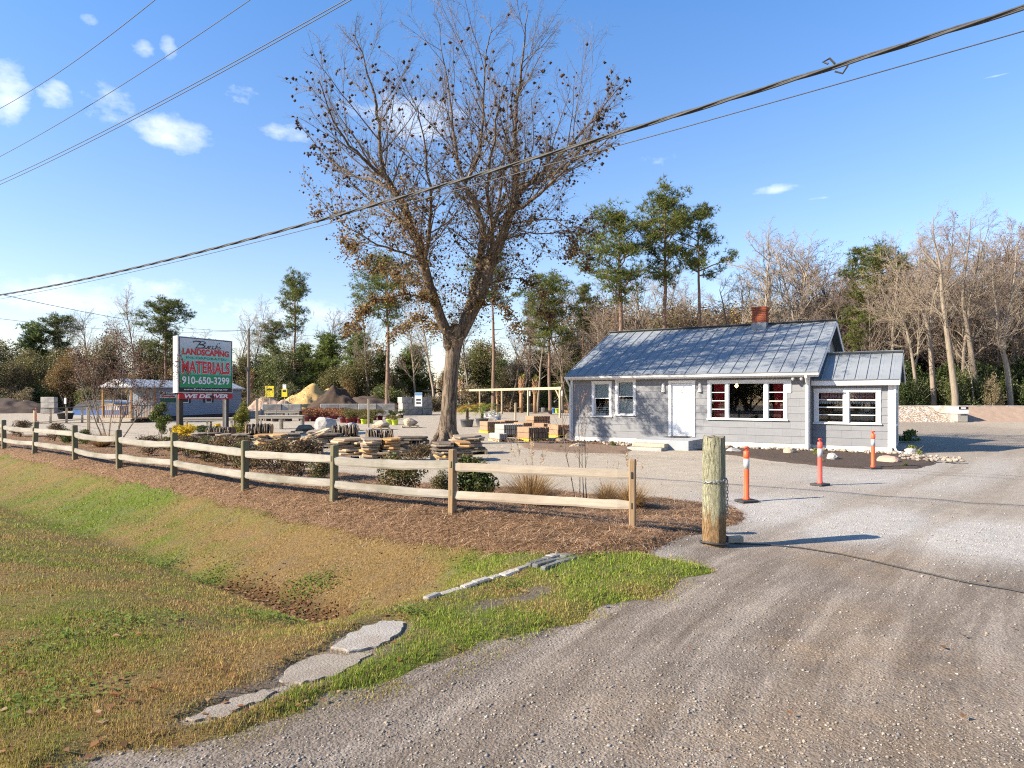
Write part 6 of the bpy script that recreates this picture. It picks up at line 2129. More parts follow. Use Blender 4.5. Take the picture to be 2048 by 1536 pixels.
stone_pallet('bright orange and tan flagstone pallet behind the fence', 762, 923, .74, [0, 0, 1, 1, 2], 'flat', .25)
stone_pallet('dark flagstone pallet stacked behind the bright orange one', 825, 910, .66, [3, 2, 3], 'flat', .3)
stone_pallet('brown and tan stone pallet directly behind a fence post', 700, 916, .68, [2, 1, 1, 0], 'flat', .2)
stone_pallet('tan pallet of long slabs sliding off to one side', 610, 908, .62, [1, 0, 1], 'slant', .2)
stone_pallet('grey stone pallet behind the tan sliding slabs', 660, 895, .55, [2, 3], 'flat', .25)
stone_pallet('orange rimmed flagstone pallet with a white tag in the second row', 540, 897, .55, [0, 2, 1], 'flat', .25)
stone_pallet('thin dark pallet of stones on edge in the back row', 760, 888, .45, [3, 2], 'edge', .25)
stone_pallet('low grey flagstone pallet in the back row beside a flat rock', 640, 877, .38, [2, 1], 'flat', .2)
stone_pallet('low dark pallet of thin stones near the yellow green shrub', 520, 880, .42, [3, 2, 0], 'flatedge', .2)
stone_pallet('brown flagstone pallet right behind the sign shrubs', 465, 893, .55, [2, 3, 1], 'flat', .2)
stone_pallet('grey stone pallet partly hidden by the yellow shrubs', 415, 893, .60, [2, 3, 2], 'flat', .2)
stone_pallet('pallet of grey stones on edge between sign posts', 442, 880, .45, [2, 3], 'edge', .2)
stone_pallet('light tan flagstone pallet at the end of the second row', 575, 884, .42, [1, 2], 'flat', .3)
stone_pallet('dark low slab pallet in the back row near the post', 690, 884, .36, [3, 2], 'flatedge', .2)

# boulders on pallets
def pallet_boulder(label, px, py, w, hgt, mat, seed, pal=True, d=None):
    x, y = gp(px, py)
    if pal:
        t = thing('pallet', 'worn wooden pallet under the ' + label.split(' with')[0], 'pallet', (x, y, h1(x, y)), .2)
        pallet_base(t, max(.9, w * 2.1), 1.0, MAT_PALLET)
    boulder(label, (x, y, h1(x, y) + (.12 if pal else 0) + hgt * .09), (w, d or w * .8, hgt), mat, seed, .2)
pallet_boulder('large upright grey boulder behind the stone pallets', 652, 861, .62, .62, MAT_ROCKGREY, 31, False, .5)
pallet_boulder('flat dark boulder lying on the back row pallet', 610, 866, .62, .22, MAT_ROCKDARK, 32)
pallet_boulder('small whitish boulder right of the large grey one', 703, 861, .36, .22, MAT_ROCKGREY, 33)
pallet_boulder('cream mottled boulder beside the wooden post', 762, 859, .48, .27, MAT_ROCKTAN, 34)
pallet_boulder('rounded tan boulder left of the big tree', 820, 855, .50, .32, MAT_ROCKTAN, 35)
pallet_boulder('low grey tan boulder behind the paver pallets', 985, 849, .58, .3, MAT_ROCKGREY, 36)

# ------------------------------------------------------------------ paver pallets
MAT_PAVER = pm('brown_paver', (.29, .185, .115), (.22, .14, .088), 8, .9, .4, 30, rnd=.15)
MAT_PAVERG = pm('grey_paver', (.36, .335, .30), (.28, .26, .23), 8, .9, .4, 30, rnd=.15)
PV = {}
def paver_pallet(label, px, py, nx, layers, mat, rz=.45, yellow=True, partial=0):
    x, y = gp(px, py)
    t = thing('paver_pallet', label, 'paver pallet', (x, y, h1(x, y)), rz, 'pallets of edging pavers')
    pallet_base(t, 1.1, 1.0, MAT_PALLETY if yellow else MAT_PALLET, .11)
    bwid = 1.06 / 10
    for l_ in range(layers):
        cnt_ = nx if l_ < layers - 1 else max(2, nx - partial)
        for i in range(cnt_):
            key = mat.name
            if key not in PV:
                o_ = MB().box((0, 0, 0), (bwid - .022, .92, .23), None, .012).build('paver', mat, t); PV[key] = o_.data
            else:
                o_ = obj('paver', PV[key], t)
            o_.location = (-.53 + bwid * (i + .5), rs.uniform(-.02, .02), .11 + .24 * (l_ + .5)); o_.rotation_euler = (0, rs.uniform(-.02, .02), 0)
paver_pallet('brown paver pallet on a bright yellow base nearest the potted palms', 985, 865, 10, 2, MAT_PAVER, .5)
paver_pallet('low brown paver pallet behind the grey wire bound one', 1018, 862, 10, 2, MAT_PAVER, .5, False, 2)
paver_pallet('grey wire bound paver pallet among the brown ones', 1018, 873, 10, 2, MAT_PAVERG, .5, False)
paver_pallet('almost empty wooden pallet with a few grey pavers left', 1010, 882, 4, 1, MAT_PAVERG, .5, False)
paver_pallet('tall brown paver pallet in front on a yellow base', 1066, 881, 10, 2, MAT_PAVER, .55, True)
paver_pallet('brown paver pallet with broken top layer behind the tall one', 1055, 868, 10, 2, MAT_PAVER, .55, False, 5)
paver_pallet('highest brown paver pallet at the back of the group', 1075, 862, 10, 3, MAT_PAVER, .5, False)
paver_pallet('half unloaded brown paver pallet right of the highest one', 1096, 870, 8, 2, MAT_PAVER, .5, False, 4)
paver_pallet('brown paver pallet on a yellow base beside the house corner', 1124, 874, 10, 2, MAT_PAVER, .5, True, 2)

# ------------------------------------------------------------------ pots
MAT_POTGREY = pm('grey_plastic_pot', (.13, .14, .15), (.10, .108, .115), 4, .6)
MAT_POTBLACK = pm('black_plastic_pot', (.025, .025, .027), (.04, .04, .042), 4, .6)
MAT_POTRED = pm('burgundy_pot', (.16, .025, .035), (.12, .02, .028), 4, .55)
MAT_POTLIME = pm('lime_pot', (.50, .62, .06), (.42, .54, .05), 4, .55)
MAT_POTBLUE = pm('blue_glazed_pot', (.03, .16, .42), (.025, .13, .36), 4, .35)
MAT_POTWHITE = pm('white_pot', (.66, .66, .64), (.58, .58, .56), 4, .5)
MAT_SOIL = pm('potting_soil', (.05, .035, .025), (.07, .05, .035), 20, .95)
def pot_parts(t, r_, h_, mat):
    MB().lathe([(r_ * .75, 0), (r_ * .80, .02), (r_ * .97, h_ * .88), (r_ * 1.05, h_ * .89), (r_ * 1.06, h_), (r_ * .98, h_), (r_ * .93, h_ * .9)], 18).build('pot', mat, t, True)
    MB().lathe([(r_ * .1, h_ * .86), (r_ * .93, h_ * .88)], 14).build('soil', MAT_SOIL, t)
def frond_mesh(n_f, lf, pal, z0, up=.6, seed=1, leaflet=.32):
    r_ = random.Random(seed); V, Fc, Cc = [], [], []
    for i in range(n_f):
        a = i * 2.4 + r_.uniform(-.3, .3); e = r_.uniform(.15, 1.2) * up + .15
        d = Vector((math.cos(a), math.sin(a), e)).normalized(); p = Vector((0, 0, z0))
        side = Vector((-math.sin(a), math.cos(a), 0)); c_ = pal[r_.randrange(len(pal))]
        n = 14; L_ = lf * r_.uniform(.8, 1.15)
        for j in range(n):
            d = (d + Vector((0, 0, -.085))).normalized(); q = p + d * L_ / n
            k0 = len(V); V += [tuple(p - side * .012), tuple(p + side * .012), tuple(q)]; Fc.append((k0, k0 + 1, k0 + 2)); Cc += [c_] * 3
            if j > 1:
                ll = leaflet * lf * math.sin(math.pi * (j + 1) / (n + 1.5)) + .04
                for s_ in (-1, 1):
                    tipv = q + side * s_ * ll * .8 + d * ll * .6 + Vector((0, 0, -.12 * ll + r_.gauss(0, .03)))
                    k0 = len(V); V += [tuple(q - d * .028), tuple(q + d * .028), tuple(tipv)]; Fc.append((k0, k0 + 1, k0 + 2)); b_ = r_.uniform(.8, 1.25); Cc += [tuple(v_ * b_ for v_ in c_)] * 3
            p = q
    return V, Fc, Cc
PALM_PAL = [(.16, .20, .03), (.22, .24, .04), (.34, .27, .05), (.12, .17, .03)]
for (px, py, lab, sc_, pal, seed) in ((934, 854, 'potted palm with yellowing fronds in a grey tub', 1.0, [(.36, .26, .05), (.42, .25, .05), (.24, .24, .04)], 3), (964, 851, 'potted palm with greener fronds in a grey tub', 1.1, PALM_PAL, 5)):
    x, y = gp(px, py)
    t = thing('potted_palm', lab, 'potted palm', (x, y, h1(x, y)), 0, 'potted palms')
    pot_parts(t, .42, .46, MAT_POTGREY)
    MB().tube([(0, 0, .35), (.02, 0, .8), (.03, .01, 1.15)], [.10, .09, .07], 8).build('trunk', MAT_BARK, t)
    V, Fc, Cc = frond_mesh(26, 1.15 * sc_, pal, 1.1, .8, seed)
    np_mesh('fronds', np.array(V), np.array(Fc), MAT_LEAFR, t, col=np.array(Cc))
# tall burlap wrapped cabbage palms
MAT_BOOTS = pm('palm_boots', (.42, .26, .14), (.26, .15, .085), 9, .95, .8, 30, rnd=.15)
def cabbage_palm(seed, h_):
    t = obj('cabbage_palm', None); r_ = random.Random(seed)
    MB().tube([(0, 0, -.05), (.03, 0, h_ * .3), (.0, .02, h_ * .6), (.02, 0, h_ * .7)], [.19, .17, .17, .18], 9).build('trunk', MAT_BOOTS, t, True)
    m = MB()
    for i in range(46):
        a = i * 2.4; z = h_ * (.45 + .35 * i / 46)
        b_ = Vector((math.cos(a) * .17, math.sin(a) * .17, z)); d = Vector((math.cos(a) * .5, math.sin(a) * .5, 1)).normalized()
        m.bar(b_, b_ + d * .34, .09, .03)
    m.build('boots', MAT_BOOTS, t)['kind'] = 'stuff'
    V, Fc, Cc = frond_mesh(9, h_ * .17, [(.20, .20, .05), (.26, .22, .07), (.14, .17, .035)], h_ * .78, 3.2, seed, .25)
    np_mesh('fronds', np.array(V), np.array(Fc), MAT_LEAFR, t, col=np.array(Cc))
    t['h'] = h_
    return t
CP = [cabbage_palm(1, 4.0), cabbage_palm(2, 4.0)]
for i, (px, ybase, ytop) in enumerate([(523, 820, 722), (540, 820, 720), (501, 822, 728), (699, 815, 760), (733, 822, 745), (748, 818, 760), (779, 822, 737), (838, 818, 752), (862, 818, 752), (868, 815, 755), (922, 822, 745), (995, 824, 760), (1043, 826, 742), (1070, 826, 745), (850, 816, 758)]):
    x, y = gp(px, ybase)
    plant(CP[i % 2], USED, (x, y, 0), h=CAM_Z + (HORIZON - ytop) / F_PX * y, rz=i * 1.3, label='rough trunked cabbage palm with clipped fronds standing in the nursery rows', cat='palm', group='clipped cabbage palms in the yard', sx=1.0)
# potted nursery shrubs
def potted(name, seed, pr, ph, pmat, h_, w_, n, size, pal):
    t = obj(name, None); pot_parts(t, pr, ph, pmat); r_ = random.Random(seed)
    L_ = [(r_.gauss(0, w_ * .2), r_.gauss(0, w_ * .2), ph + h_ * r_.uniform(.25, .8), w_ * .33, w_ * .33, h_ * .3) for _ in range(5)]
    C = blob_points(n, L_, .8)
    foliage('foliage', C, size, pal, t)
    m = MB()
    for i in range(6):
        a = r_.random() * 6.28; m.tube([(0, 0, ph * .85), (math.cos(a) * w_ * .3, math.sin(a) * w_ * .3, ph + h_ * .7)], [.012, .004], 3, cap=False)
    m.build('stem', MAT_BARK, t)
    t['h'] = ph + h_
    return t
RUST = [(.20, .075, .035), (.27, .11, .05), (.15, .055, .03), (.30, .16, .07)]
OLIVE = [(.12, .11, .03), (.17, .15, .04), (.22, .15, .05), (.09, .09, .03)]
PT = [potted('potted_shrub', 1, .24, .34, MAT_POTRED, .62, .9, 700, .085, RUST), potted('potted_shrub', 2, .24, .34, MAT_POTRED, .6, .95, 700, .08, OLIVE), potted('potted_shrub', 3, .22, .34, MAT_POTLIME, .35, .6, 400, .08, OLIVE), potted('potted_shrub', 4, .24, .30, MAT_POTBLACK, .45, .7, 450, .08, [(.06, .09, .025), (.09, .12, .03)])]
rp = random.Random(41)
spots = []
for row, (py, p0, p1, n) in enumerate(((842, 604, 660, 6), (838, 612, 672, 6), (846, 685, 735, 5), (840, 690, 760, 7), (835, 620, 700, 7))):
    for i in range(n):
        spots.append((p0 + (p1 - p0) * i / (n - 1) + rp.uniform(-3, 3), py + rp.uniform(-1, 1), 0 if (p0 + (p1 - p0) * i / (n - 1)) < 690 else 1))
for (px, py, kd) in spots:
    x, y = gp(px, py)
    plant(PT[kd], USED, (x, y, 0), rz=rp.random() * 6, label=('rust brown leafed shrub in a burgundy pot in the nursery rows' if kd == 0 else 'olive leafed shrub in a burgundy pot in the nursery rows'), cat='potted shrub', group='shrubs in burgundy pots', sx=rp.uniform(.85, 1.15))
for (px, py) in ((728, 848), (741, 846), (790, 850), (779, 849)):
    x, y = gp(px, py); plant(PT[2], USED, (x, y, 0), rz=rp.random() * 6, label='small shrub in a lime green pot behind the boulders', cat='potted shrub', group='shrubs in lime pots')
for (px, py) in ((780, 836), (790, 840), (802, 836), (770, 833), (860, 824), (1145, 830)):
    x, y = gp(px, py); plant(PT[3], USED, (x, y, 0), rz=rp.random() * 6, label='low green plant in a black pot out in the yard', cat='potted plant', group='plants in black pots')
# coloured glazed pots under the pergola
pg = random.Random(6)
for i in range(13):
    px, py = pg.uniform(1062, 1128), pg.uniform(822, 827)
    x, y = gp(px, py); c_ = pg.choice([MAT_POTBLUE, MAT_POTBLUE, MAT_POTWHITE, MAT_POTLIME]); nm = {MAT_POTBLUE: 'blue', MAT_POTWHITE: 'white', MAT_POTLIME: 'lime'}[c_]
    t = thing('glazed_pot', nm + ' glazed pot in the rows beneath the pergola', 'pot', (x, y, 0), 0, nm + ' pots under the pergola')
    pot_parts(t, .24, .5, c_)
for i in range(9):
    px, py = pg.uniform(965, 1000), pg.uniform(828, 838)
    x, y = gp(px, py); t = thing('flower_pot', 'small white pot of winter flowers behind the potted palms', 'pot', (x, y, 0), 0, 'white pots behind the palms')
    pot_parts(t, .17, .28, MAT_POTWHITE); foliage('flowers', blob_points(120, [(0, 0, .38, .2, .2, .14)]), .07, [(.6, .6, .58), (.10, .14, .04)], t)
# dark low plants bed rows beyond (nursery beds)
for i in range(16):
    px = 985 + i * 8.5; x, y = gp(px, 821 + (i % 3))
    plant(PT[3], USED, (x, y, 0), rz=i, label='dark leafed nursery plant in the long row beneath the pergola', cat='potted plant', group='nursery row under the pergola', sx=1.5)
# black tub with sapling on the left
x, y = gp(131, 838)
t = thing('tub_sapling', 'bare sapling with white tag in a wide black tub', 'potted sapling', (x, y, 0))
pot_parts(t, .62, .5, MAT_POTBLACK); MB().tube([(0, 0, .4), (.03, 0, 1.2), (0, .02, 1.9)], [.03, .02, .01], 5).build('stem', MAT_BARKGREY, t)
MB().span((-.09, -.05, 1.25), (.09, -.03, 1.75)).build('tag', MAT_SIGNWHITE, t)
# potted bare nursery trees near the bins
nt = Grower(3, [dict(seg=6, wob=.05, up=.05, sides=5, kids=8, ang=(30, 55), ratio=.4, rrat=.4, minz=.1, **{'from': .4}), dict(seg=3, wob=.15, up=.1, sides=3, kids=6, ang=(30, 60), ratio=.5, rrat=.5, **{'from': .2}), dict(seg=2, wob=.2, up=.1, sides=0, kids=0, ang=(20, 50), ratio=.5, rrat=.5)])
nroot = obj('potted_tree', None); nt.branch(Vector((0, 0, .3)), Vector((0, 0, 1)), 2.7, .035, 0)
pot_parts(nroot, .34, .45, MAT_POTBLACK); nt.limb.build('trunk', MAT_BARKGREY, nroot); nt.twig_mesh('crown', nroot, MAT_TWIG, 1, .008)
tp_ = np.array([q[0] for q in nt.tips]); foliage('leaves', tp_[RNG.integers(0, len(tp_), 160)] + RNG.normal(0, .08, (160, 3)), .09, OLIVE, nroot)
nroot['h'] = 3.2
for i, (px, py) in enumerate(((804, 829), (770, 827), (780, 828), (620, 838), (535, 842), (552, 843), (520, 841), (577, 842))):
    x, y = gp(px, py); plant(nroot, USED, (x, y, 0), h=2.6 + (i % 3) * .3, rz=i, label='thin young tree in a black nursery pot before the block wall', cat='potted tree', group='young trees in black pots')
# blue white pool cover hoop tunnel at the far left
p = pw(192, 800, 68)
hoop = thing('hoop_shelter', 'low white hoop shelter with blue side beyond the ramp', 'shelter', (p.x, p.y, 0), .1)
m = MB(); vs_, fs_ = [], []
for j in range(2):
    for i in range(13):
        a = math.pi * i / 12; vs_.append((math.cos(a) * 2.2, j * 5.0, .5 + math.sin(a) * 1.0))
for i in range(12): fs_.append((i, i + 1, 14 + i, 13 + i))
fs_.append(tuple(range(13)))
m.add(vs_, fs_); m.build('cover', MAT_TINROOF, hoop, True)
MB().span((-2.2, -.02, 0), (2.2, 5, .5)).build('base_wall', pm('blue_tarp', (.12, .22, .45), (.1, .18, .38), 3, .5), hoop)
# utility pole behind the sign
x, y = gp(497, 830)
up = thing('utility_pole', 'slim wooden utility pole rising right of the roadside sign', 'utility pole', (x, y, 0))
MB().tube([(0, 0, -.2), (0, 0, 4), (0.02, 0, CAM_Z + (792 - 657) / F_PX * y)], [.16, .14, .11], 10).build('shaft', pm('pole_grey', (.20, .16, .12), (.14, .11, .085), 5, .9, .4, 20), up)
MB().tube([(.0, -.15, 0), (0, -.15, 4.4)], .07, 6).build('conduit', MAT_POTGREY, up)
MB().box((0, -.2, 4.6), (.5, .25, .35), None, .03).build('junction_box', MAT_DARKMETAL, up)
ptop = Vector((x, y, CAM_Z + (792 - 660) / F_PX * y))
for (px, py, dpt, lab) in ((-20, 584, 24, 'sloping service wire from the thick cable down to the slim utility pole'), (-20, 635, 40, 'lower slack wire crossing before the left tree line')):
    a_ = pw(px, py, dpt); pts_ = []
    for i in range(13):
        t = i / 12; q = a_.lerp(ptop, t); q.z -= .5 * 4 * t * (1 - t); pts_.append(q)
    tag(MB().tube(pts_, .011, 4).build('service_wire', MAT_WIRE, None, True), lab, 'wire')
a_, b_ = Vector(ptop), pw(760, 672, 90); tag(MB().tube([a_, a_.lerp(b_, .5) - Vector((0, 0, .4)), b_], .012, 4).build('service_wire', MAT_WIRE), 'far slack wire running right from the slim utility pole', 'wire')
# ------------------------------------------------------------------ the big sweetgum
TB = gp(893, 888)
TY = TB[1]
g = Grower(5, [
    dict(seg=8, wob=.0, up=0, sides=10, kids=0, ang=(25, 50), ratio=.4, rrat=.4),
    dict(seg=7, wob=.075, up=.15, sides=5, kids=(8, 11), ang=(18, 48), ratio=.46, rrat=.42, shrink=.5, minz=-.25, **{'from': .12}),
    dict(seg=4, wob=.10, up=.24, sides=3, kids=(6, 9), ang=(18, 50), ratio=.5, rrat=.5, shrink=.4, minz=-.35, **{'from': .12}),
    dict(seg=3, wob=.13, up=.35, sides=0, kids=0, ang=(20, 50), ratio=.5, rrat=.5)])
def P3(px, py, dy=0.0): return pw(px, py, TY + dy - max(0, 690 - py) * .0062)   # the crown leans towards the road
EC, ER = P3(925, 305), Vector((6.2, 5.6, 5.1))
def reach(p, d, lo=.4, hi=5.2):
    s = 0
    while s < hi:
        q = p + d * s - EC
        if (q.x / ER.x) ** 2 + (q.y / ER.y) ** 2 + (q.z / ER.z) ** 2 > 1: break
        s += .2
    return max(lo, s)
trunk_pts = [(893, 892, 0), (894, 870, 0), (897, 830, 0), (900, 780, 0), (903, 735, 0), (907, 700, 0), (912, 672, 0), (915, 650, 0)]
trunk_rad = [.56, .40, .315, .295, .285, .30, .34, .26]
LIMBS = [  # (points, start radius, end radius)
    ([(905, 700, 0), (888, 650, -.2), (866, 590, -.3), (846, 525, -.4), (828, 465, -.4), (810, 420, -.5), (790, 382, -.5), (768, 352, -.4)], .23, .10),
    ([(768, 352, -.4), (762, 310, -.5), (757, 250, -.5), (748, 190, -.6), (730, 130, -.6), (712, 70, -.6)], .085, .012),
    ([(768, 352, -.4), (735, 325, -.8), (700, 290, -1.2), (665, 240, -1.6), (640, 160, -1.8)], .07, .012),
    ([(790, 382, -.5), (745, 362, .6), (690, 342, 1.2), (640, 300, 1.8), (600, 250, 2.2)], .06, .01),
    ([(918, 672, 0), (945, 625, .1), (965, 575, .2), (983, 525, .3), (1000, 480, .3), (1018, 430, .2), (1032, 395, .2)], .27, .15),
    ([(1032, 395, .2), (1034, 345, .3), (1030, 280, .4), (1034, 200, .4), (1044, 110, .4), (1056, 30, .3)], .12, .012),
    ([(1032, 395, .2), (1062, 362, -.1), (1095, 335, -.4), (1140, 290, -.6), (1190, 235, -.8), (1240, 170, -1)], .11, .012),
    ([(1050, 372, .1), (1100, 352, .8), (1150, 320, 1.4), (1205, 290, 2.0), (1248, 240, 2.4)], .07, .01),
    ([(920, 665, 0), (938, 610, .5), (955, 550, .9), (966, 490, 1.2), (962, 440, 1.4), (948, 400, 1.5), (930, 370, 1.6)], .19, .09),
    ([(930, 370, 1.6), (915, 320, 1.8), (905, 250, 2.0), (895, 170, 2.2), (880, 80, 2.3)], .08, .012),
    ([(930, 370, 1.6), (955, 310, 1.2), (965, 230, 1.0), (970, 140, .9), (985, 50, .8)], .075, .012),
    ([(966, 490, 1.2), (992, 440, 1.6), (1000, 380, 2.2), (1010, 300, 2.8), (1015, 200, 3.4)], .09, .012),
    ([(846, 525, -.4), (858, 470, -1.2), (862, 400, -1.9), (850, 310, -2.6), (835, 210, -3.2)], .09, .012),
    ([(983, 525, .3), (985, 460, -.9), (975, 380, -1.8), (985, 280, -2.6), (1010, 170, -3.2)], .10, .012),
    ([(828, 465, -.4), (790, 430, .8), (740, 400, 1.8), (690, 350, 2.6), (650, 290, 3.2)], .07, .012),
    ([(1018, 430, .2), (1065, 400, -1.2), (1110, 360, -2.2), (1160, 300, -3.0), (1195, 220, -3.6)], .08, .012),
    ([(866, 590, -.3), (820, 560, .6), (770, 540, 1.4), (725, 520, 2.0), (690, 490, 2.4)], .045, .01),
    ([(846, 525, -.4), (790, 500, -1.2), (740, 480, -1.8), (690, 450, -2.4), (655, 420, -2.8)], .045, .01),
    ([(1000, 480, .3), (1045, 470, 1.0), (1090, 465, 1.7), (1130, 470, 2.2), (1160, 490, 2.5)], .04, .01),
    ([(965, 575, .2), (1005, 560, .8), (1045, 560, 1.4), (1080, 590, 1.8), (1095, 630, 2.0)], .035, .008),
    ([(870, 605, -.3), (815, 590, -1.0), (765, 600, -1.5), (720, 625, -1.9), (695, 660, -2.1)], .035, .008),
    ([(890, 655, -.2), (845, 640, .6), (800, 650, 1.2), (765, 690, 1.6)], .03, .008),
    ([(950, 610, .1), (1000, 610, -.8), (1035, 640, -1.4), (1050, 690, -1.7)], .03, .008),
    ([(1010, 455, .2), (1070, 440, -.6), (1120, 445, -1.2), (1155, 480, -1.6), (1170, 530, -1.8)], .035, .008)]
def smooth(P_, k_=3):
    out = []
    for i in range(len(P_) - 1):
        a_, b_, c_, d_ = P_[max(i - 1, 0)], P_[i], P_[i + 1], P_[min(i + 2, len(P_) - 1)]
        for j in range(k_):
            t = j / k_
            out.append(.5 * ((2 * b_) + (c_ - a_) * t + (2 * a_ - 5 * b_ + 4 * c_ - d_) * t * t + (3 * b_ - a_ - 3 * c_ + d_) * t ** 3))
    out.append(P_[-1]); return out
tree = thing('sweetgum_tree', 'large nearly bare sweetgum tree with forked trunk and clinging brown leaves', 'tree', (TB[0], TB[1], h1(*TB)))
T0 = Vector(tree.location)
tp = [P3(*p) - T0 for p in trunk_pts]
mt_ = MB(); mt_.tube(tp, trunk_rad, 18, cap=False)
for i in range(7):   # root flare
    a = i * .9; mt_.tube([Vector((math.cos(a) * .25, math.sin(a) * .25, .5)), Vector((math.cos(a) * .5, math.sin(a) * .5, .12)), Vector((math.cos(a) * .85, math.sin(a) * .85, -.08))], [.17, .13, .04], 6, cap=False)
limb_pts = []
for (pp, r0, r1) in LIMBS:
    pts = smooth([P3(*p) - T0 for p in pp])
    n_ = len(pts)
    pts = [p + Vector((g.r.gauss(0, .03), g.r.gauss(0, .03), g.r.gauss(0, .03))) for p in pts]
    rad = [r0 + (r1 - r0) * i / (n_ - 1) for i in range(n_)]
    mt_.tube(pts, rad, 9 if r0 > .1 else 6, cap=False)
    limb_pts += [(p, r_) for p, r_ in zip(pts, rad)]
    Lt = sum((pts[i + 1] - pts[i]).length for i in range(n_ - 1))
    low = pp[-1][1] > 400
    thin = r0 < .13
    ns = int(Lt * (3.3 if thin else 1.9))
    for j in range(ns):
        t = (j + g.r.random()) / ns
        if not thin and t < .30: continue
        i = min(n_ - 2, int(t * (n_ - 1))); q = pts[i].lerp(pts[i + 1], t * (n_ - 1) - i)
        dd = (pts[i + 1] - pts[i]).normalized(); side = g.rv(); side = (side - dd * side.dot(dd)).normalized()
        ang = math.radians(g.r.uniform(22, 62)); nd = (dd * math.cos(ang) + side * math.sin(ang))
        if not low: nd.z = abs(nd.z) * .7 + .15
        nd.normalize()
        L_ = min(reach(q + T0, nd), g.r.uniform(1.6, 3.7) if thin else g.r.uniform(1.4, 3.0)) * g.r.uniform(.75, 1.1)
        g.branch(q, nd, L_, max(.012, min(.035, rad[i] * .42)), 1)
    if r0 > .08:       # short leafy sprouts along the thick limbs
        for j in range(int(Lt * (22 if r0 > .18 else 9))):
            i = g.r.randrange(1, n_ - 1); q = pts[i].lerp(pts[i + 1], g.r.random())
            if q.z > 10.5: continue
            sd_ = g.rv(); sd_.z = sd_.z * .5 + .15; sd_.normalize()
            g.branch(q, sd_, g.r.uniform(.5, 1.5), .009, 2)
mt_.build('trunk', MAT_BARK, tree, True)
g.limb.build('boughs', MAT_TWIGMAIN, tree)
g.twig_mesh('twigs', tree, MAT_TWIGMAIN, 1.0, .0052)
tips = np.array([t[0] for t in g.tips])
# seed balls hang from the outer twigs
hi = tips[(tips[:, 2] > 5.0) & (tips[:, 2] < 13.0 + RNG.normal(0, .8, len(tips)))]
C = hi[RNG.integers(0, len(hi), 2700)] + RNG.normal(0, .06, (2700, 3)) - np.array((0, 0, .06))
BASE8 = np.array([(1, 0, 0), (0, 1, 0), (-1, 0, 0), (0, -1, 0), (0, 0, 1), (0, 0, -1)], float)
nb = len(C); r_ = RNG.uniform(.034, .072, (nb, 1, 1))
V = C[:, None] + BASE8[None] * r_ * RNG.uniform(.6, 1.3, (nb, 6, 1)) + RNG.normal(0, .008, (nb, 6, 3))
F0 = np.array([(0, 1, 4), (1, 2, 4), (2, 3, 4), (3, 0, 4), (1, 0, 5), (2, 1, 5), (3, 2, 5), (0, 3, 5)])
col = np.array([(.035, .022, .015), (.055, .03, .016), (.028, .02, .016), (.09, .042, .018)])[RNG.integers(0, 4, nb)]
o_ = np_mesh('seed_balls', V.reshape(-1, 3), (F0[None] + np.arange(nb)[:, None, None] * 6).reshape(-1, 3), MAT_PEBBLE, tree, col=np.repeat(col[:, None], 6, 1).reshape(-1, 3)); o_['kind'] = 'stuff'
# clinging leaves, thick low in the crown
LB = np.array([tuple(p) for p, r_ in limb_pts for _ in range(2 if r_ > .07 else 1)])
LB = LB[(LB[:, 2] > 4.0) & (LB[:, 2] < 10.5)]
wgt = np.exp(-((LB[:, 2] - 6.2) / 2.2) ** 2); wgt /= wgt.sum()
C1 = LB[RNG.choice(len(LB), 1500, p=wgt)] + RNG.normal(0, .2, (1500, 3))
lo_t = tips[tips[:, 2] < 10.5]; wl = np.exp(-((lo_t[:, 2] - 6.5) / 2.6) ** 2) * (.6 + .5 * (lo_t[:, 0] < -.3)); wl /= wl.sum()
cc_ = lo_t[RNG.choice(len(lo_t), 4800, p=wl)]
C2 = np.repeat(cc_, 3, 0) + RNG.normal(0, .12, (14400, 3)) - np.array((0, 0, .06))
lw_ = tips[(tips[:, 2] > 3.4) & (tips[:, 2] < 6.2)]
C3 = lw_[RNG.integers(0, len(lw_), 3200)] + RNG.normal(0, .12, (3200, 3))
GUM = [(.19, .105, .04), (.24, .14, .05), (.14, .07, .03), (.20, .16, .05), (.27, .165, .055), (.16, .135, .04), (.12, .06, .028)]
foliage('leaves', np.concatenate([C1, C2, C3]), .082, GUM, tree, aspect=.75)['kind'] = 'stuff'

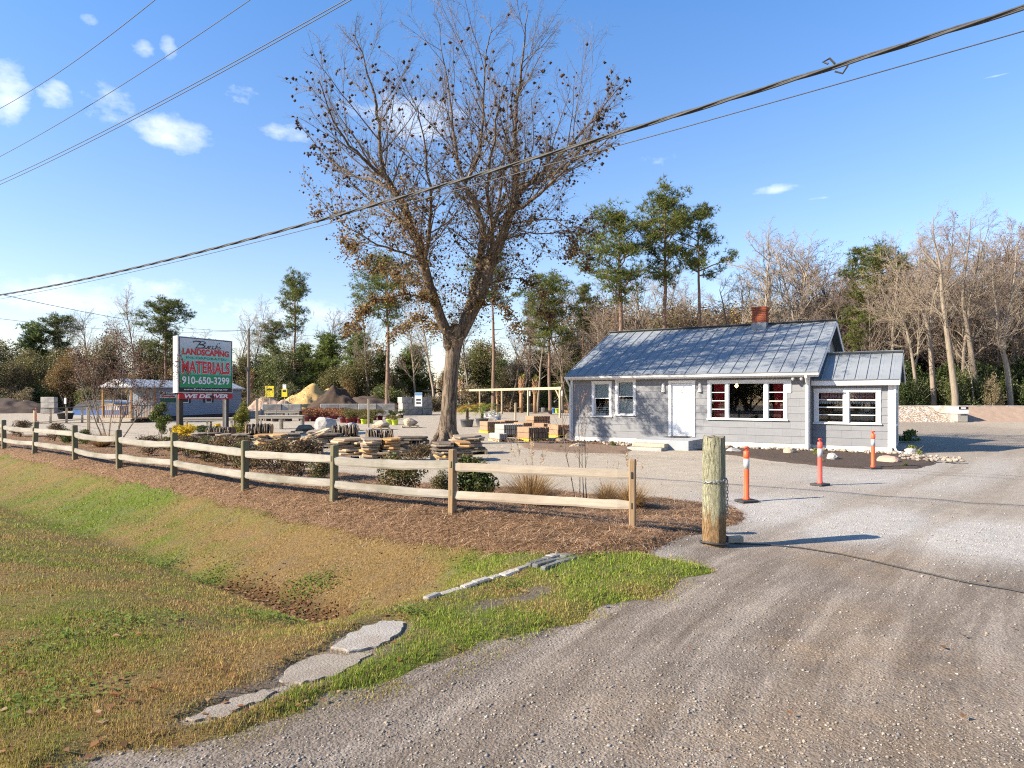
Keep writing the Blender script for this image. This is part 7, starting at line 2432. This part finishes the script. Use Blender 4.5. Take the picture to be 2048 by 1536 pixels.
# ------------------------------------------------------------------ planting by the fence
def at_px(px, py):
    x, y = gp(px, py); return (x, y, h1(x, y) + float(max(0, straw_thick(x, y))))
BROWNB = [(.15, .085, .045), (.11, .06, .035), (.20, .125, .06), (.12, .10, .04), (.08, .075, .028)]
GREENB = [(.055, .085, .020), (.085, .115, .026), (.038, .060, .016), (.12, .14, .035), (.10, .09, .035)]
MIXB = [(.075, .095, .025), (.13, .12, .04), (.17, .10, .05), (.055, .07, .022), (.20, .15, .07)]
SH = [make_bush('shrub', 1, .75, 1.0, 2600, .05, MIXB), make_bush('shrub', 2, .75, 1.1, 2400, .048, BROWNB, lob=11), make_bush('shrub', 3, .65, .85, 2800, .055, GREENB)]
for (px, py, h_, sx, kd, lab) in [
        (805, 990, .62, 1.15, 0, 'rounded green and brown shrub behind the fence'), (945, 1003, .58, 1.1, 2, 'glossy dark green shrub behind the newest fence post'), (885, 1000, .40, .9, 0, 'small twiggy green shrub left of the glossy green one'),
        (600, 962, .70, 1.2, 1, 'brown leafed shrub left of a weathered fence post'), (640, 975, .45, 1.0, 0, 'low sparse green shrub at the foot of a fence post'), (545, 952, .62, 1.2, 1, 'brown shrub in the dense row before the stone pallets'), (500, 942, .62, 1.2, 0, 'green tinged shrub in the dense row before the stone pallets'),
        (450, 935, .62, 1.25, 1, 'bushy brown shrub in the middle of the dense row'), (410, 928, .60, 1.25, 0, 'bushy green brown shrub in the middle of the dense row'), (375, 920, .55, 1.2, 1, 'brown shrub next to the post with sagging rails'), (300, 915, .5, 1.3, 1, 'low brown shrub below the sagging rail'),
        (172, 892, .45, 1.1, 2, 'small dark green shrub left of the tan grass clump'), (110, 885, .6, 1.1, 1, 'sparse brown shrub behind the sixth rail'), (130, 890, .45, 1.0, 2, 'low green shrub under the leaning fence post'), (40, 876, .6, 1.3, 1, 'brown shrub at the far left end of the fence'),
        (835, 935, .5, 1.1, 1, 'reddish brown shrub against the orange flagstone pallet'), (560, 925, .55, 1.2, 1, 'dead looking brown shrub against the sliding stone slabs'), (480, 915, .5, 1.2, 1, 'brown shrub below the second row of stone pallets'), (855, 915, .32, 1.0, 1, 'low reddish shrub between two flagstone pallets'), (340, 905, .5, 1.2, 0, 'green brown shrub under the roadside sign')]:
    plant(SH[kd], USED, at_px(px, py), h=h_ * 1.22, rz=px * .37, label=lab, cat='shrub', sx=sx, group=None)
UP = make_bush('upright_shrub', 11, 1.9, 1.15, 4200, .07, [(.10, .14, .03), (.07, .10, .02), (.16, .18, .04)], lob=14, base=.12)
UP2 = make_bush('upright_shrub', 12, 1.9, 1.2, 4200, .07, [(.20, .20, .03), (.13, .15, .025), (.26, .24, .04)], lob=14, base=.12)
plant(UP, USED, at_px(322, 882), h=1.75, label='upright dark green shrub left of the roadside sign', cat='shrub', rz=.4)
plant(UP2, USED, at_px(486, 874), h=1.75, label='upright yellow green shrub right of the roadside sign', cat='shrub', rz=1.4)
YL = make_bush('yellow_shrub', 13, .6, .9, 1500, .07, [(.62, .43, .02), (.52, .36, .02), (.70, .52, .04), (.34, .30, .04)], lob=7, base=.05)
DK = make_bush('low_shrub', 14, .45, 1.4, 1800, .07, [(.03, .045, .012), (.05, .07, .018)], lob=8, base=.05)
for (px, py, h_, lab) in ((372, 884, .75, 'bright yellow shrub at the foot of the left sign post'), (352, 876, .6, 'yellow shrub on the outer side of the left sign post'), (434, 866, .5, 'small yellow shrub midway between the sign posts'), (470, 872, .5, 'small yellow shrub at the base of the yellow green upright shrub')):
    plant(YL, USED, at_px(px, py), h=h_, label=lab, cat='shrub', rz=px)
for (px, py, lab) in ((402, 868, 'low dark green shrub behind the left sign post'), (425, 870, 'low dark green shrub behind the right sign post')):
    plant(DK, USED, at_px(px, py), label=lab, cat='shrub', rz=px)
# ornamental grasses
def grass_clump(seed, h_, n, pal, plumes=0):
    rr_ = np.random.default_rng(seed)
    root = obj('grass_clump', None)
    V, Fc, Cc = [], [], []
    for i in range(n):
        a = rr_.random() * 6.283; b = rr_.random() ** .6
        bx, by = math.cos(a) * .12 * rr_.random(), math.sin(a) * .12 * rr_.random()
        L_ = h_ * rr_.uniform(.55, 1.15); d = Vector((math.cos(a) * b * 1.0, math.sin(a) * b * 1.0, 1)).normalized()
        p = Vector((bx, by, 0)); w = .0045; side = Vector((-math.sin(a), math.cos(a), 0))
        c_ = np.array(pal[rr_.integers(0, len(pal))]) * rr_.uniform(.7, 1.25)
        prev = None
        for s in range(4):
            ww = w * (1 - s / 3.6)
            k0 = len(V); V += [tuple(p - side * ww), tuple(p + side * ww)]; Cc += [c_, c_]
            if prev is not None: Fc.append((prev, prev + 1, k0 + 1, k0))
            prev = k0
            d = (d + Vector((math.cos(a) * .12 * b, math.sin(a) * .12 * b, -.24 * b)) + Vector(rr_.normal(0, .05, 3))).normalized()
            p = p + d * L_ / 3
    np_mesh('blades', np.array(V), np.array(Fc), MAT_GRASS, root, col=np.array(Cc))
    if plumes:
        V, Fc, Cc = [], [], []
        for i in range(plumes):
            a = rr_.random() * 6.283; d = Vector((math.cos(a) * .45 * rr_.random(), math.sin(a) * .45 * rr_.random(), 1)).normalized()
            Lp = h_ * rr_.uniform(1.2, 1.9); side = Vector((-math.sin(a), math.cos(a), 0)); q0 = Vector((0, 0, 0)); q1 = d * Lp
            k0 = len(V); V += [tuple(q0 - side * .002), tuple(q0 + side * .002), tuple(q1)]; Fc.append((k0, k0 + 1, k0 + 2)); Cc += [(.42, .30, .16)] * 3
            for j in range(26):
                f = rr_.uniform(.76, 1.02); b0 = d * Lp * f; o2 = b0 + Vector(rr_.normal(0, 1, 3)) * .02 + d * .03; sd_ = Vector(rr_.normal(0, 1, 3)) * .004
                k0 = len(V); V += [tuple(b0 - sd_), tuple(b0 + sd_), tuple(o2)]; Fc.append((k0, k0 + 1, k0 + 2)); Cc += [(.48, .35, .22)] * 3
        np_mesh('plumes', np.array(V), np.array(Fc), MAT_GRASS, root, col=np.array(Cc))
    root['h'] = h_
    return root
TAN = [(.36, .22, .09), (.27, .16, .06), (.44, .29, .13), (.20, .12, .05)]
GC = [grass_clump(3, .62, 1500, TAN, 16), grass_clump(4, .5, 800, TAN, 6)]
plant(GC[0], USED, at_px(1062, 1018), h=.64, sx=1.15, label='big tan ornamental grass clump with seed plumes behind the fence', cat='ornamental grass')
plant(GC[1], USED, at_px(1262, 1024), h=.52, label='smaller tan grass clump beside the end fence post', cat='ornamental grass')
plant(GC[1], USED, at_px(1215, 1010), h=.40, rz=1, label='short tan grass tuft between the big clump and the end post', cat='ornamental grass')
plant(GC[1], USED, at_px(205, 897), h=.62, sx=1.2, rz=2, label='tan grass clump beside the crape myrtle trunks', cat='ornamental grass')
# whip sapling
g2 = Grower(12, [dict(seg=9, wob=.035, up=.03, sides=5, kids=7, ang=(20, 40), ratio=.42, rrat=.55, minz=.2, **{'from': .35}), dict(seg=5, wob=.06, up=.1, sides=3, kids=3, ang=(20, 45), ratio=.4, rrat=.5, **{'from': .3}), dict(seg=2, wob=.1, up=.1, sides=0, kids=0, ang=(20, 50), ratio=.5, rrat=.5)])
sx_, sy_, sz_ = at_px(1160, 1020)
sap = thing('sapling', 'thin bare multi stemmed sapling standing behind the fence', 'sapling', (sx_, sy_, sz_))
for (ox, dx_) in ((-.06, -.10), (.0, .03), (.05, .10), (.12, .0)):
    g2.branch(Vector((ox, ox * .5, -.05)), Vector((dx_, .02, 1)).normalized(), 1.75, .011, 0)
g2.limb.build('stems', MAT_BARKGREY, sap); g2.twig_mesh('twigs', sap, MAT_TWIGRED, 1, .002)
tq = np.array([t[0] for t in g2.tips]); foliage('seed_heads', np.repeat(tq, 2, 0) + RNG.normal(0, .015, (len(tq) * 2, 3)), .02, [(.12, .05, .03), (.2, .10, .05)], sap)
# crape myrtle by the ramp
g3 = Grower(9, [dict(seg=7, wob=.07, up=.02, sides=6, kids=9, ang=(25, 50), ratio=.5, rrat=.5, minz=.15, **{'from': .3}), dict(seg=4, wob=.1, up=.12, sides=4, kids=(7, 10), ang=(22, 50), ratio=.5, rrat=.5, **{'from': .2}), dict(seg=3, wob=.14, up=.1, sides=3, kids=(4, 6), ang=(20, 50), ratio=.5, rrat=.5, **{'from': .2}), dict(seg=2, wob=.15, up=.1, sides=0, kids=0, ang=(20, 50), ratio=.5, rrat=.5)])
mx_, my_, mz_ = at_px(222, 893)
myr = thing('crape_myrtle', 'multi stemmed bare crape myrtle with dark seed heads before the office', 'tree', (mx_, my_, mz_))
for (ox, dx_, l_) in ((-.15, -.45, 3.4), (-.05, -.12, 3.7), (.05, .15, 3.6), (.18, .5, 3.4), (.1, .3, 3.5), (-.1, -.28, 3.5)):
    g3.branch(Vector((ox, ox * .6, -.1)), Vector((dx_ * .7, g3.r.uniform(-.25, .25), 1)).normalized(), l_, .030, 0)
g3.limb.build('trunk', MAT_BARKGREY, myr); g3.twig_mesh('twigs', myr, MAT_TWIGRED, 1, .005)
tq = np.array([t[0] for t in g3.tips]); tq = tq[RNG.integers(0, len(tq), 5200)]
foliage('seed_heads', tq + RNG.normal(0, .05, (len(tq), 3)), .06, [(.11, .045, .028), (.16, .07, .035), (.20, .10, .045), (.07, .035, .025)], myr)['kind'] = 'stuff'
# low plants in the house beds
lg = make_bush('ground_plant', 21, .18, .45, 500, .04, [(.14, .19, .04), (.10, .14, .035), (.22, .20, .06)], lob=5, base=.02, stems=2)
for (px, py, h_, lab) in ((1635, 910, .22, 'leafy green plant in the mulch behind the middle post'), (1650, 926, .10, 'low green tuft beside the pale grey rock'), (1580, 918, .08, 'small green tuft below the tan rock'), (1806, 934, .12, 'grey green tuft at the end of the mulch bed'), (1226, 893, .2, 'bright green weed against the white foundation'), (1120, 896, .1, 'pale green ground plant left of the house corner'), (1832, 908, .3, 'dark shrub in the shade beyond the wing'), (1806, 885, .55, 'rounded dark shrub at the back corner of the wing')):
    plant(lg, USED, at_px(px, py), h=h_, label=lab, cat='plant', rz=px * .1)

# ------------------------------------------------------------------ woods
PINES = [make_pine('pine_tree', 1, 22, .56, 3.9, 1.2, gaps=.7), make_pine('pine_tree', 2, 22, .58, 3.4, 1.1, .008, gaps=.7), make_pine('pine_tree', 3, 20, .66, 2.9, .85, -.01, gaps=.6), make_pine('pine_tree', 4, 18, .50, 3.4, 1.2), make_pine('pine_tree', 5, 20, .62, 2.8, .8, .015, gaps=.5)]
YOUNG = [make_pine('young_pine', 6, 8, .12, 2.6, 1.5, 0, [(.14, .18, .042), (.175, .205, .05), (.10, .13, .036)], .1), make_pine('young_pine', 7, 8, .10, 2.4, 1.5, 0, [(.12, .155, .042), (.15, .18, .046), (.085, .115, .035)], .1)]
BARE = [make_bare('bare_tree', 11, 18, 24, (22, 50), MAT_BARKGREY, MAT_TWIG, .34, (8, 11)), make_bare('bare_tree', 12, 18, 22, (25, 58), MAT_BARKPALE, MAT_TWIGPALE, .40, (8, 11), .06), make_bare('bare_tree', 13, 17, 26, (28, 62), MAT_BARKGREY, MAT_TWIGRED, .28, (8, 12), -.05),
        make_bare('bare_tree', 14, 18, 24, (20, 45), MAT_BARKPALE, MAT_TWIGRED, .42, (8, 11), -.08, .04, .009), make_bare('bare_tree', 15, 16, 26, (25, 60), MAT_BARK, MAT_TWIGRED, .25, (8, 11), .03, .03, .011, (700, .13, [(.22, .11, .05), (.30, .17, .07), (.16, .08, .04)])), make_bare('bare_tree', 16, 18, 20, (20, 48), MAT_BARKGREY, MAT_TWIGPALE, .45, (7, 10), .1, .03, .010)]
BRUSHP = [[(.185, .14, .082), (.225, .17, .095), (.14, .11, .066), (.16, .145, .07)], [(.14, .135, .05), (.18, .16, .058), (.21, .165, .07), (.10, .105, .04)], [(.25, .155, .065), (.29, .19, .075), (.18, .115, .055), (.16, .13, .055)], [(.10, .12, .042), (.13, .15, .046), (.08, .10, .036), (.16, .165, .058)]]
BRUSH = [make_bush('woodland_tree', 31 + i, 8.5, 6.6, 10500, .18, BRUSHP[i], 9, 16, .9, .05, MAT_BARK) for i in range(4)]
UNDER = [make_bush('understory_bush', 41, 3.6, 4.4, 7000, .16, BRUSHP[3], 6, 9, .8, .0), make_bush('understory_bush', 42, 3.4, 4.6, 6500, .15, BRUSHP[0], 6, 9, .8, .0), make_bush('understory_bush', 43, 3.6, 4.2, 9000, .15, [(.045, .065, .018), (.07, .092, .026), (.03, .045, .014)], 6, 9, .8, .0)]
rw = random.Random(99)
def hgt(ytop, y): return CAM_Z + (HORIZON - ytop) / F_PX * y
def wx(px, y): return (px - 1024) / F_PX * y
def tree_at(proto, px, y, ytop, lab, grp, rz=None, sx=1.0, cat='tree'):
    return plant(proto, USED, (wx(px, y), y, -.05), h=hgt(ytop, y), rz=rw.random() * 6.28 if rz is None else rz, label=lab, cat=cat, group=grp, sx=sx)
# pines that stand out
for (p, px, y, yt, sx, lab) in [(1, 588, 92, 535, 1.0, 'lone tall pine rising clear of the woods right of the sign'), (3, 330, 88, 595, 1.35, 'broad crowned pine above the roadside sign'), (3, 115, 100, 628, 1.3, 'round topped evergreen at the left of the woods'), (0, 775, 78, 498, 1.2, 'pine seen through the left side of the big bare tree'),
        (2, 985, 76, 490, 1.05, 'pine straight behind the big bare tree trunk'), (0, 1240, 66, 404, 1.25, 'leftmost of the three tall pines over the house'), (1, 1330, 66, 357, 1.05, 'tallest of the three pines over the house'), (2, 1397, 67, 397, .95, 'slim pine right of the tallest one over the house'),
        (3, 1100, 70, 545, 1.15, 'lower pine between the big bare tree and the house'), (4, 1165, 74, 560, 1.0, 'thin pine just left of the house roof'), (3, 1752, 66, 490, 1.2, 'bushy pine right of the chimney over the small wing'), (4, 1812, 70, 507, .9, 'small crowned pine behind the pale leaning trunks'), (4, 1712, 60, 606, 1.0, 'low pine directly behind the wing roof'),
        (3, 545, 98, 640, 1.2, 'short wide pine left of the lone tall pine'), (4, 1060, 86, 590, 1.1, 'far pine low between the big tree and the house pines'), (2, 700, 96, 640, 1.1, 'pine crown showing low left of the big tree'), (0, -120, 95, 560, 1.1, 'tall pine beyond the left edge of the woods'), (1, 2200, 70, 420, 1.1, 'tall pine at the far right of the woods')]:
    tree_at(PINES[p], px, y, yt, lab, 'pines in the woods', sx=sx)
for i, (px, y, yt) in enumerate([(655, 92, 668), (715, 90, 665), (610, 96, 688), (760, 90, 700), (830, 92, 690), (1000, 92, 720), (1150, 80, 690), (62, 98, 646), (1085, 88, 700), (960, 95, 700)]):
    tree_at(YOUNG[i % 2], px, y, yt, 'young dense green pine at the edge of the woods', 'young pines at the wood edge', sx=1.25)
# brushy trees with leaves still on, making the solid lower wood
for i in range(58):
    px = -330 + i * 27 + rw.uniform(-14, 14)
    y = rw.uniform(84, 104)
    base = 684 if px < 480 else 704
    if px < 60: kd = rw.choice([3, 1, 0])
    elif px < 480: kd = rw.choice([0, 0, 1, 2])
    elif px < 900: kd = rw.choice([1, 1, 2, 3])
    else: kd = rw.choice([0, 2, 0, 1])
    tree_at(BRUSH[kd], px, y, base + rw.uniform(-34, 58), ['brown leafed bushy tree in the lower woods', 'olive leafed bushy tree in the lower woods', 'golden brown bushy tree in the lower woods', 'dark green bushy tree in the lower woods'][kd], 'bushy trees in the lower woods', sx=rw.uniform(.95, 1.3))
for i in range(46):
    px = -300 + i * 36 + rw.uniform(-15, 15); y = rw.uniform(80, 90)
    kd = rw.choice([0, 1, 1]) if px < 1150 else rw.choice([0, 1])
    tree_at(UNDER[kd], px, y, 792 - rw.uniform(2, 34), ['dark green understory bush at the foot of the woods', 'brown understory bush at the foot of the woods'][kd], 'understory bushes', sx=1.3, cat='bush')
# bare trees, far and middle
BARE_LOOK = ['grey barked bare tree', 'pale barked spreading bare tree', 'bare tree with reddish brown twigs', 'slim pale bare tree with upright twigs', 'dark barked tree with few brown leaves', 'grey bare tree with pale twigs']
for (px, y, yt, kd) in [(265, 92, 582, 5), (190, 100, 622, 0), (215, 104, 630, 2), (465, 96, 628, 1), (505, 90, 606, 5), (640, 100, 618, 0), (420, 100, 660, 2), (120, 105, 640, 2), (680, 94, 640, 2), (740, 86, 590, 0), (835, 88, 600, 2), (870, 84, 560, 1), (940, 82, 610, 0), (1020, 80, 600, 4), (1045, 84, 640, 0), (1075, 78, 570, 2), (1125, 76, 580, 0), (1140, 72, 600, 4), (1190, 78, 560, 2), (-60, 100, 600, 0), (-150, 98, 610, 2), (310, 98, 640, 2), (565, 98, 650, 4)]:
    tree_at(BARE[kd], px, y, yt, BARE_LOOK[kd] + ' standing in the woods left of the house', 'bare trees left of the house')
for i in range(26):
    px = 1170 + i * 24 + rw.uniform(-12, 12); y = rw.uniform(62, 92)
    kd = rw.choice([0, 2, 4, 1, 2])
    tree_at(BARE[kd], px, y, rw.uniform(530, 600), BARE_LOOK[kd] + ' in the woods behind the house roof', 'bare trees behind the house')
for (px, y, yt) in [(1530, 64, 478), (1622, 66, 462), (1590, 70, 500), (1480, 66, 540), (1560, 72, 520)]:
    tree_at(BARE[1], px, y, yt, 'pale barked bare tree rising above the house chimney', 'pale bare trees by the chimney')
for i in range(30):
    px = 1180 + i * 20 + rw.uniform(-10, 10); tree_at(BRUSH[rw.choice([0, 0, 2])], px, rw.uniform(80, 105), rw.uniform(575, 640), 'brown bushy tree behind the house roof', 'bushy trees behind the house', sx=1.2)
# right hand wood: dense and brown
for i in range(66):
    px = 1680 + i * 10.8 + rw.uniform(-10, 10); y = rw.uniform(60, 86)
    kd = rw.choice([2, 4, 0, 2, 3, 4])
    tree_at(BARE[kd], px, y, rw.uniform(450, 545), BARE_LOOK[kd] + ' packed in the woods behind the gravel bins', 'bare trees in the right woods')
for i in range(18):
    px = 1650 + i * 36 + rw.uniform(-10, 10); tree_at(BRUSH[rw.choice([0, 0, 1, 2])], px, rw.uniform(78, 105), rw.uniform(540, 620), 'brown leafed tree deep in the woods behind the gravel bins', 'leafed trees deep in the right woods', sx=1.15)
for i in range(26):
    px = 1790 + i * 20 + rw.uniform(-8, 8); y = rw.uniform(56, 62)
    tree_at(UNDER[rw.choice([2, 2, 0])], px, y, rw.uniform(690, 770), 'glossy green evergreen bush behind the gravel bins', 'evergreen bushes behind the bins', sx=.8, cat='bush')
for (px, yt) in ((1985, 735), (1995, 760)):
    tree_at(UNDER[1], px, 55.5, yt + 8, 'reddish brown bush behind the gravel bins', 'reddish bushes behind the bins', sx=.4, cat='bush')
# individually shaped pale trunks at the wood edge
def trunk_tree(lab, pix, y, r0, bark, seed, forks=()):
    base = Vector((wx(pix[0][0], y), y, -.05))
    t = thing('bare_tree', lab, 'tree', base, 0, 'pale trunks at the wood edge')
    gg_ = Grower(seed, [dict(seg=8, wob=0, up=0, sides=8, kids=0, ang=(25, 55), ratio=.4, rrat=.4), dict(seg=6, wob=.11, up=.08, sides=4, kids=(7, 10), ang=(22, 55), ratio=.5, rrat=.45, minz=-.2, **{'from': .15}), dict(seg=4, wob=.13, up=.1, sides=3, kids=(6, 9), ang=(20, 55), ratio=.5, rrat=.5, **{'from': .15}), dict(seg=2, wob=.15, up=.1, sides=0, kids=0, ang=(20, 50), ratio=.5, rrat=.5)])
    for ln, (pp_, ra) in enumerate([(pix, r0)] + list(forks)):
        pts = smooth([pw(px, py, y + (i * .25 if ln else 0)) - base for i, (px, py) in enumerate(pp_)])
        if not ln: pts[0].z = -.05
        n_ = len(pts); gg_.limb.tube(pts, [ra * (1 - .95 * i / (n_ - 1)) * .92 for i in range(n_)], 8, cap=False)
        Lt = sum((pts[i + 1] - pts[i]).length for i in range(n_ - 1))
        for j in range(int(Lt * 2.2)):
            tt = gg_.r.uniform(.32 if not ln else .1, 1); i = min(n_ - 2, int(tt * (n_ - 1))); q = pts[i]; dd = (pts[i + 1] - pts[i]).normalized()
            sd_ = gg_.rv(); sd_ = (sd_ - dd * sd_.dot(dd)).normalized(); a_ = math.radians(gg_.r.uniform(25, 60))
            gg_.branch(q, (dd * math.cos(a_) + sd_ * math.sin(a_)).normalized(), gg_.r.uniform(1.0, 4.0) * (1.15 - .5 * tt), ra * .2 * (1.2 - tt), 1)
    gg_.limb.build('trunk', bark, t, True); gg_.twig_mesh('crown', t, MAT_TWIGPALE, 1, .009)
    return t
trunk_tree('slender pale tree leaning left just right of the wing roof', [(1835, 808), (1828, 740), (1818, 680), (1805, 640), (1785, 605), (1758, 575)], 56, .17, MAT_BARKPALE, 1, [([(1812, 660), (1795, 645), (1772, 620), (1740, 605)], .07)])
trunk_tree('bent pinkish trunk curving left behind the gravel bin', [(1868, 812), (1864, 740), (1860, 690), (1855, 650), (1840, 612), (1815, 575), (1785, 535), (1770, 500)], 57, .26, MAT_BARKGREY, 2, [([(1858, 660), (1866, 600), (1878, 560), (1884, 500)], .12)])
trunk_tree('tall straight pale trunk behind the bin divider', [(1912, 806), (1904, 740), (1893, 660), (1884, 590), (1880, 530), (1868, 480), (1866, 430)], 55, .30, MAT_BARKPALE, 3, [([(1881, 545), (1862, 520), (1842, 495), (1836, 460)], .12)])
trunk_tree('dark forked trunk right of the bin divider', [(1950, 812), (1946, 740), (1940, 690), (1932, 640), (1926, 600), (1930, 540), (1938, 480), (1942, 430)], 57, .30, MAT_BARKGREY, 4, [([(1932, 600), (1950, 560), (1958, 500), (1962, 450)], .13)])
trunk_tree('yellowish thin trunk leaning beside the dark forked one', [(1948, 812), (1944, 770), (1936, 735), (1925, 715)], 56, .10, MAT_BARKPALE, 5)
trunk_tree('tall forked pale trunk at the right of the bins', [(2022, 812), (2016, 750), (2008, 710), (1998, 680), (1994, 620), (1986, 560), (1984, 500)], 57, .28, MAT_BARKPALE, 6, [([(2006, 700), (2012, 650), (2022, 600), (2030, 540), (2034, 470)], .20)])
trunk_tree('pale trunk beyond the right end of the bins', [(2085, 812), (2080, 720), (2070, 640), (2072, 560), (2065, 470)], 58, .28, MAT_BARKPALE, 7)

# trees on the other side of the road, which the front windows mirror
for i in range(20):
    t_ = i / 19
    x_, y_ = -27 - 27 * t_ + rw.uniform(-1, 1), -40 + 37 * t_ + rw.uniform(-1, 1)
    pr = [BRUSH[3], BRUSH[3], BRUSH[0], BRUSH[1]][i % 4]
    lab_ = ['dark green bushy tree across the road', 'dark green bushy tree across the road', 'brown leafed tree across the road', 'olive leafed tree across the road'][i % 4]
    plant(pr, USED, (x_, y_, 0), h=rw.uniform(7, 10), rz=i, label=lab_, cat='tree', group='trees across the road', sx=1.2)
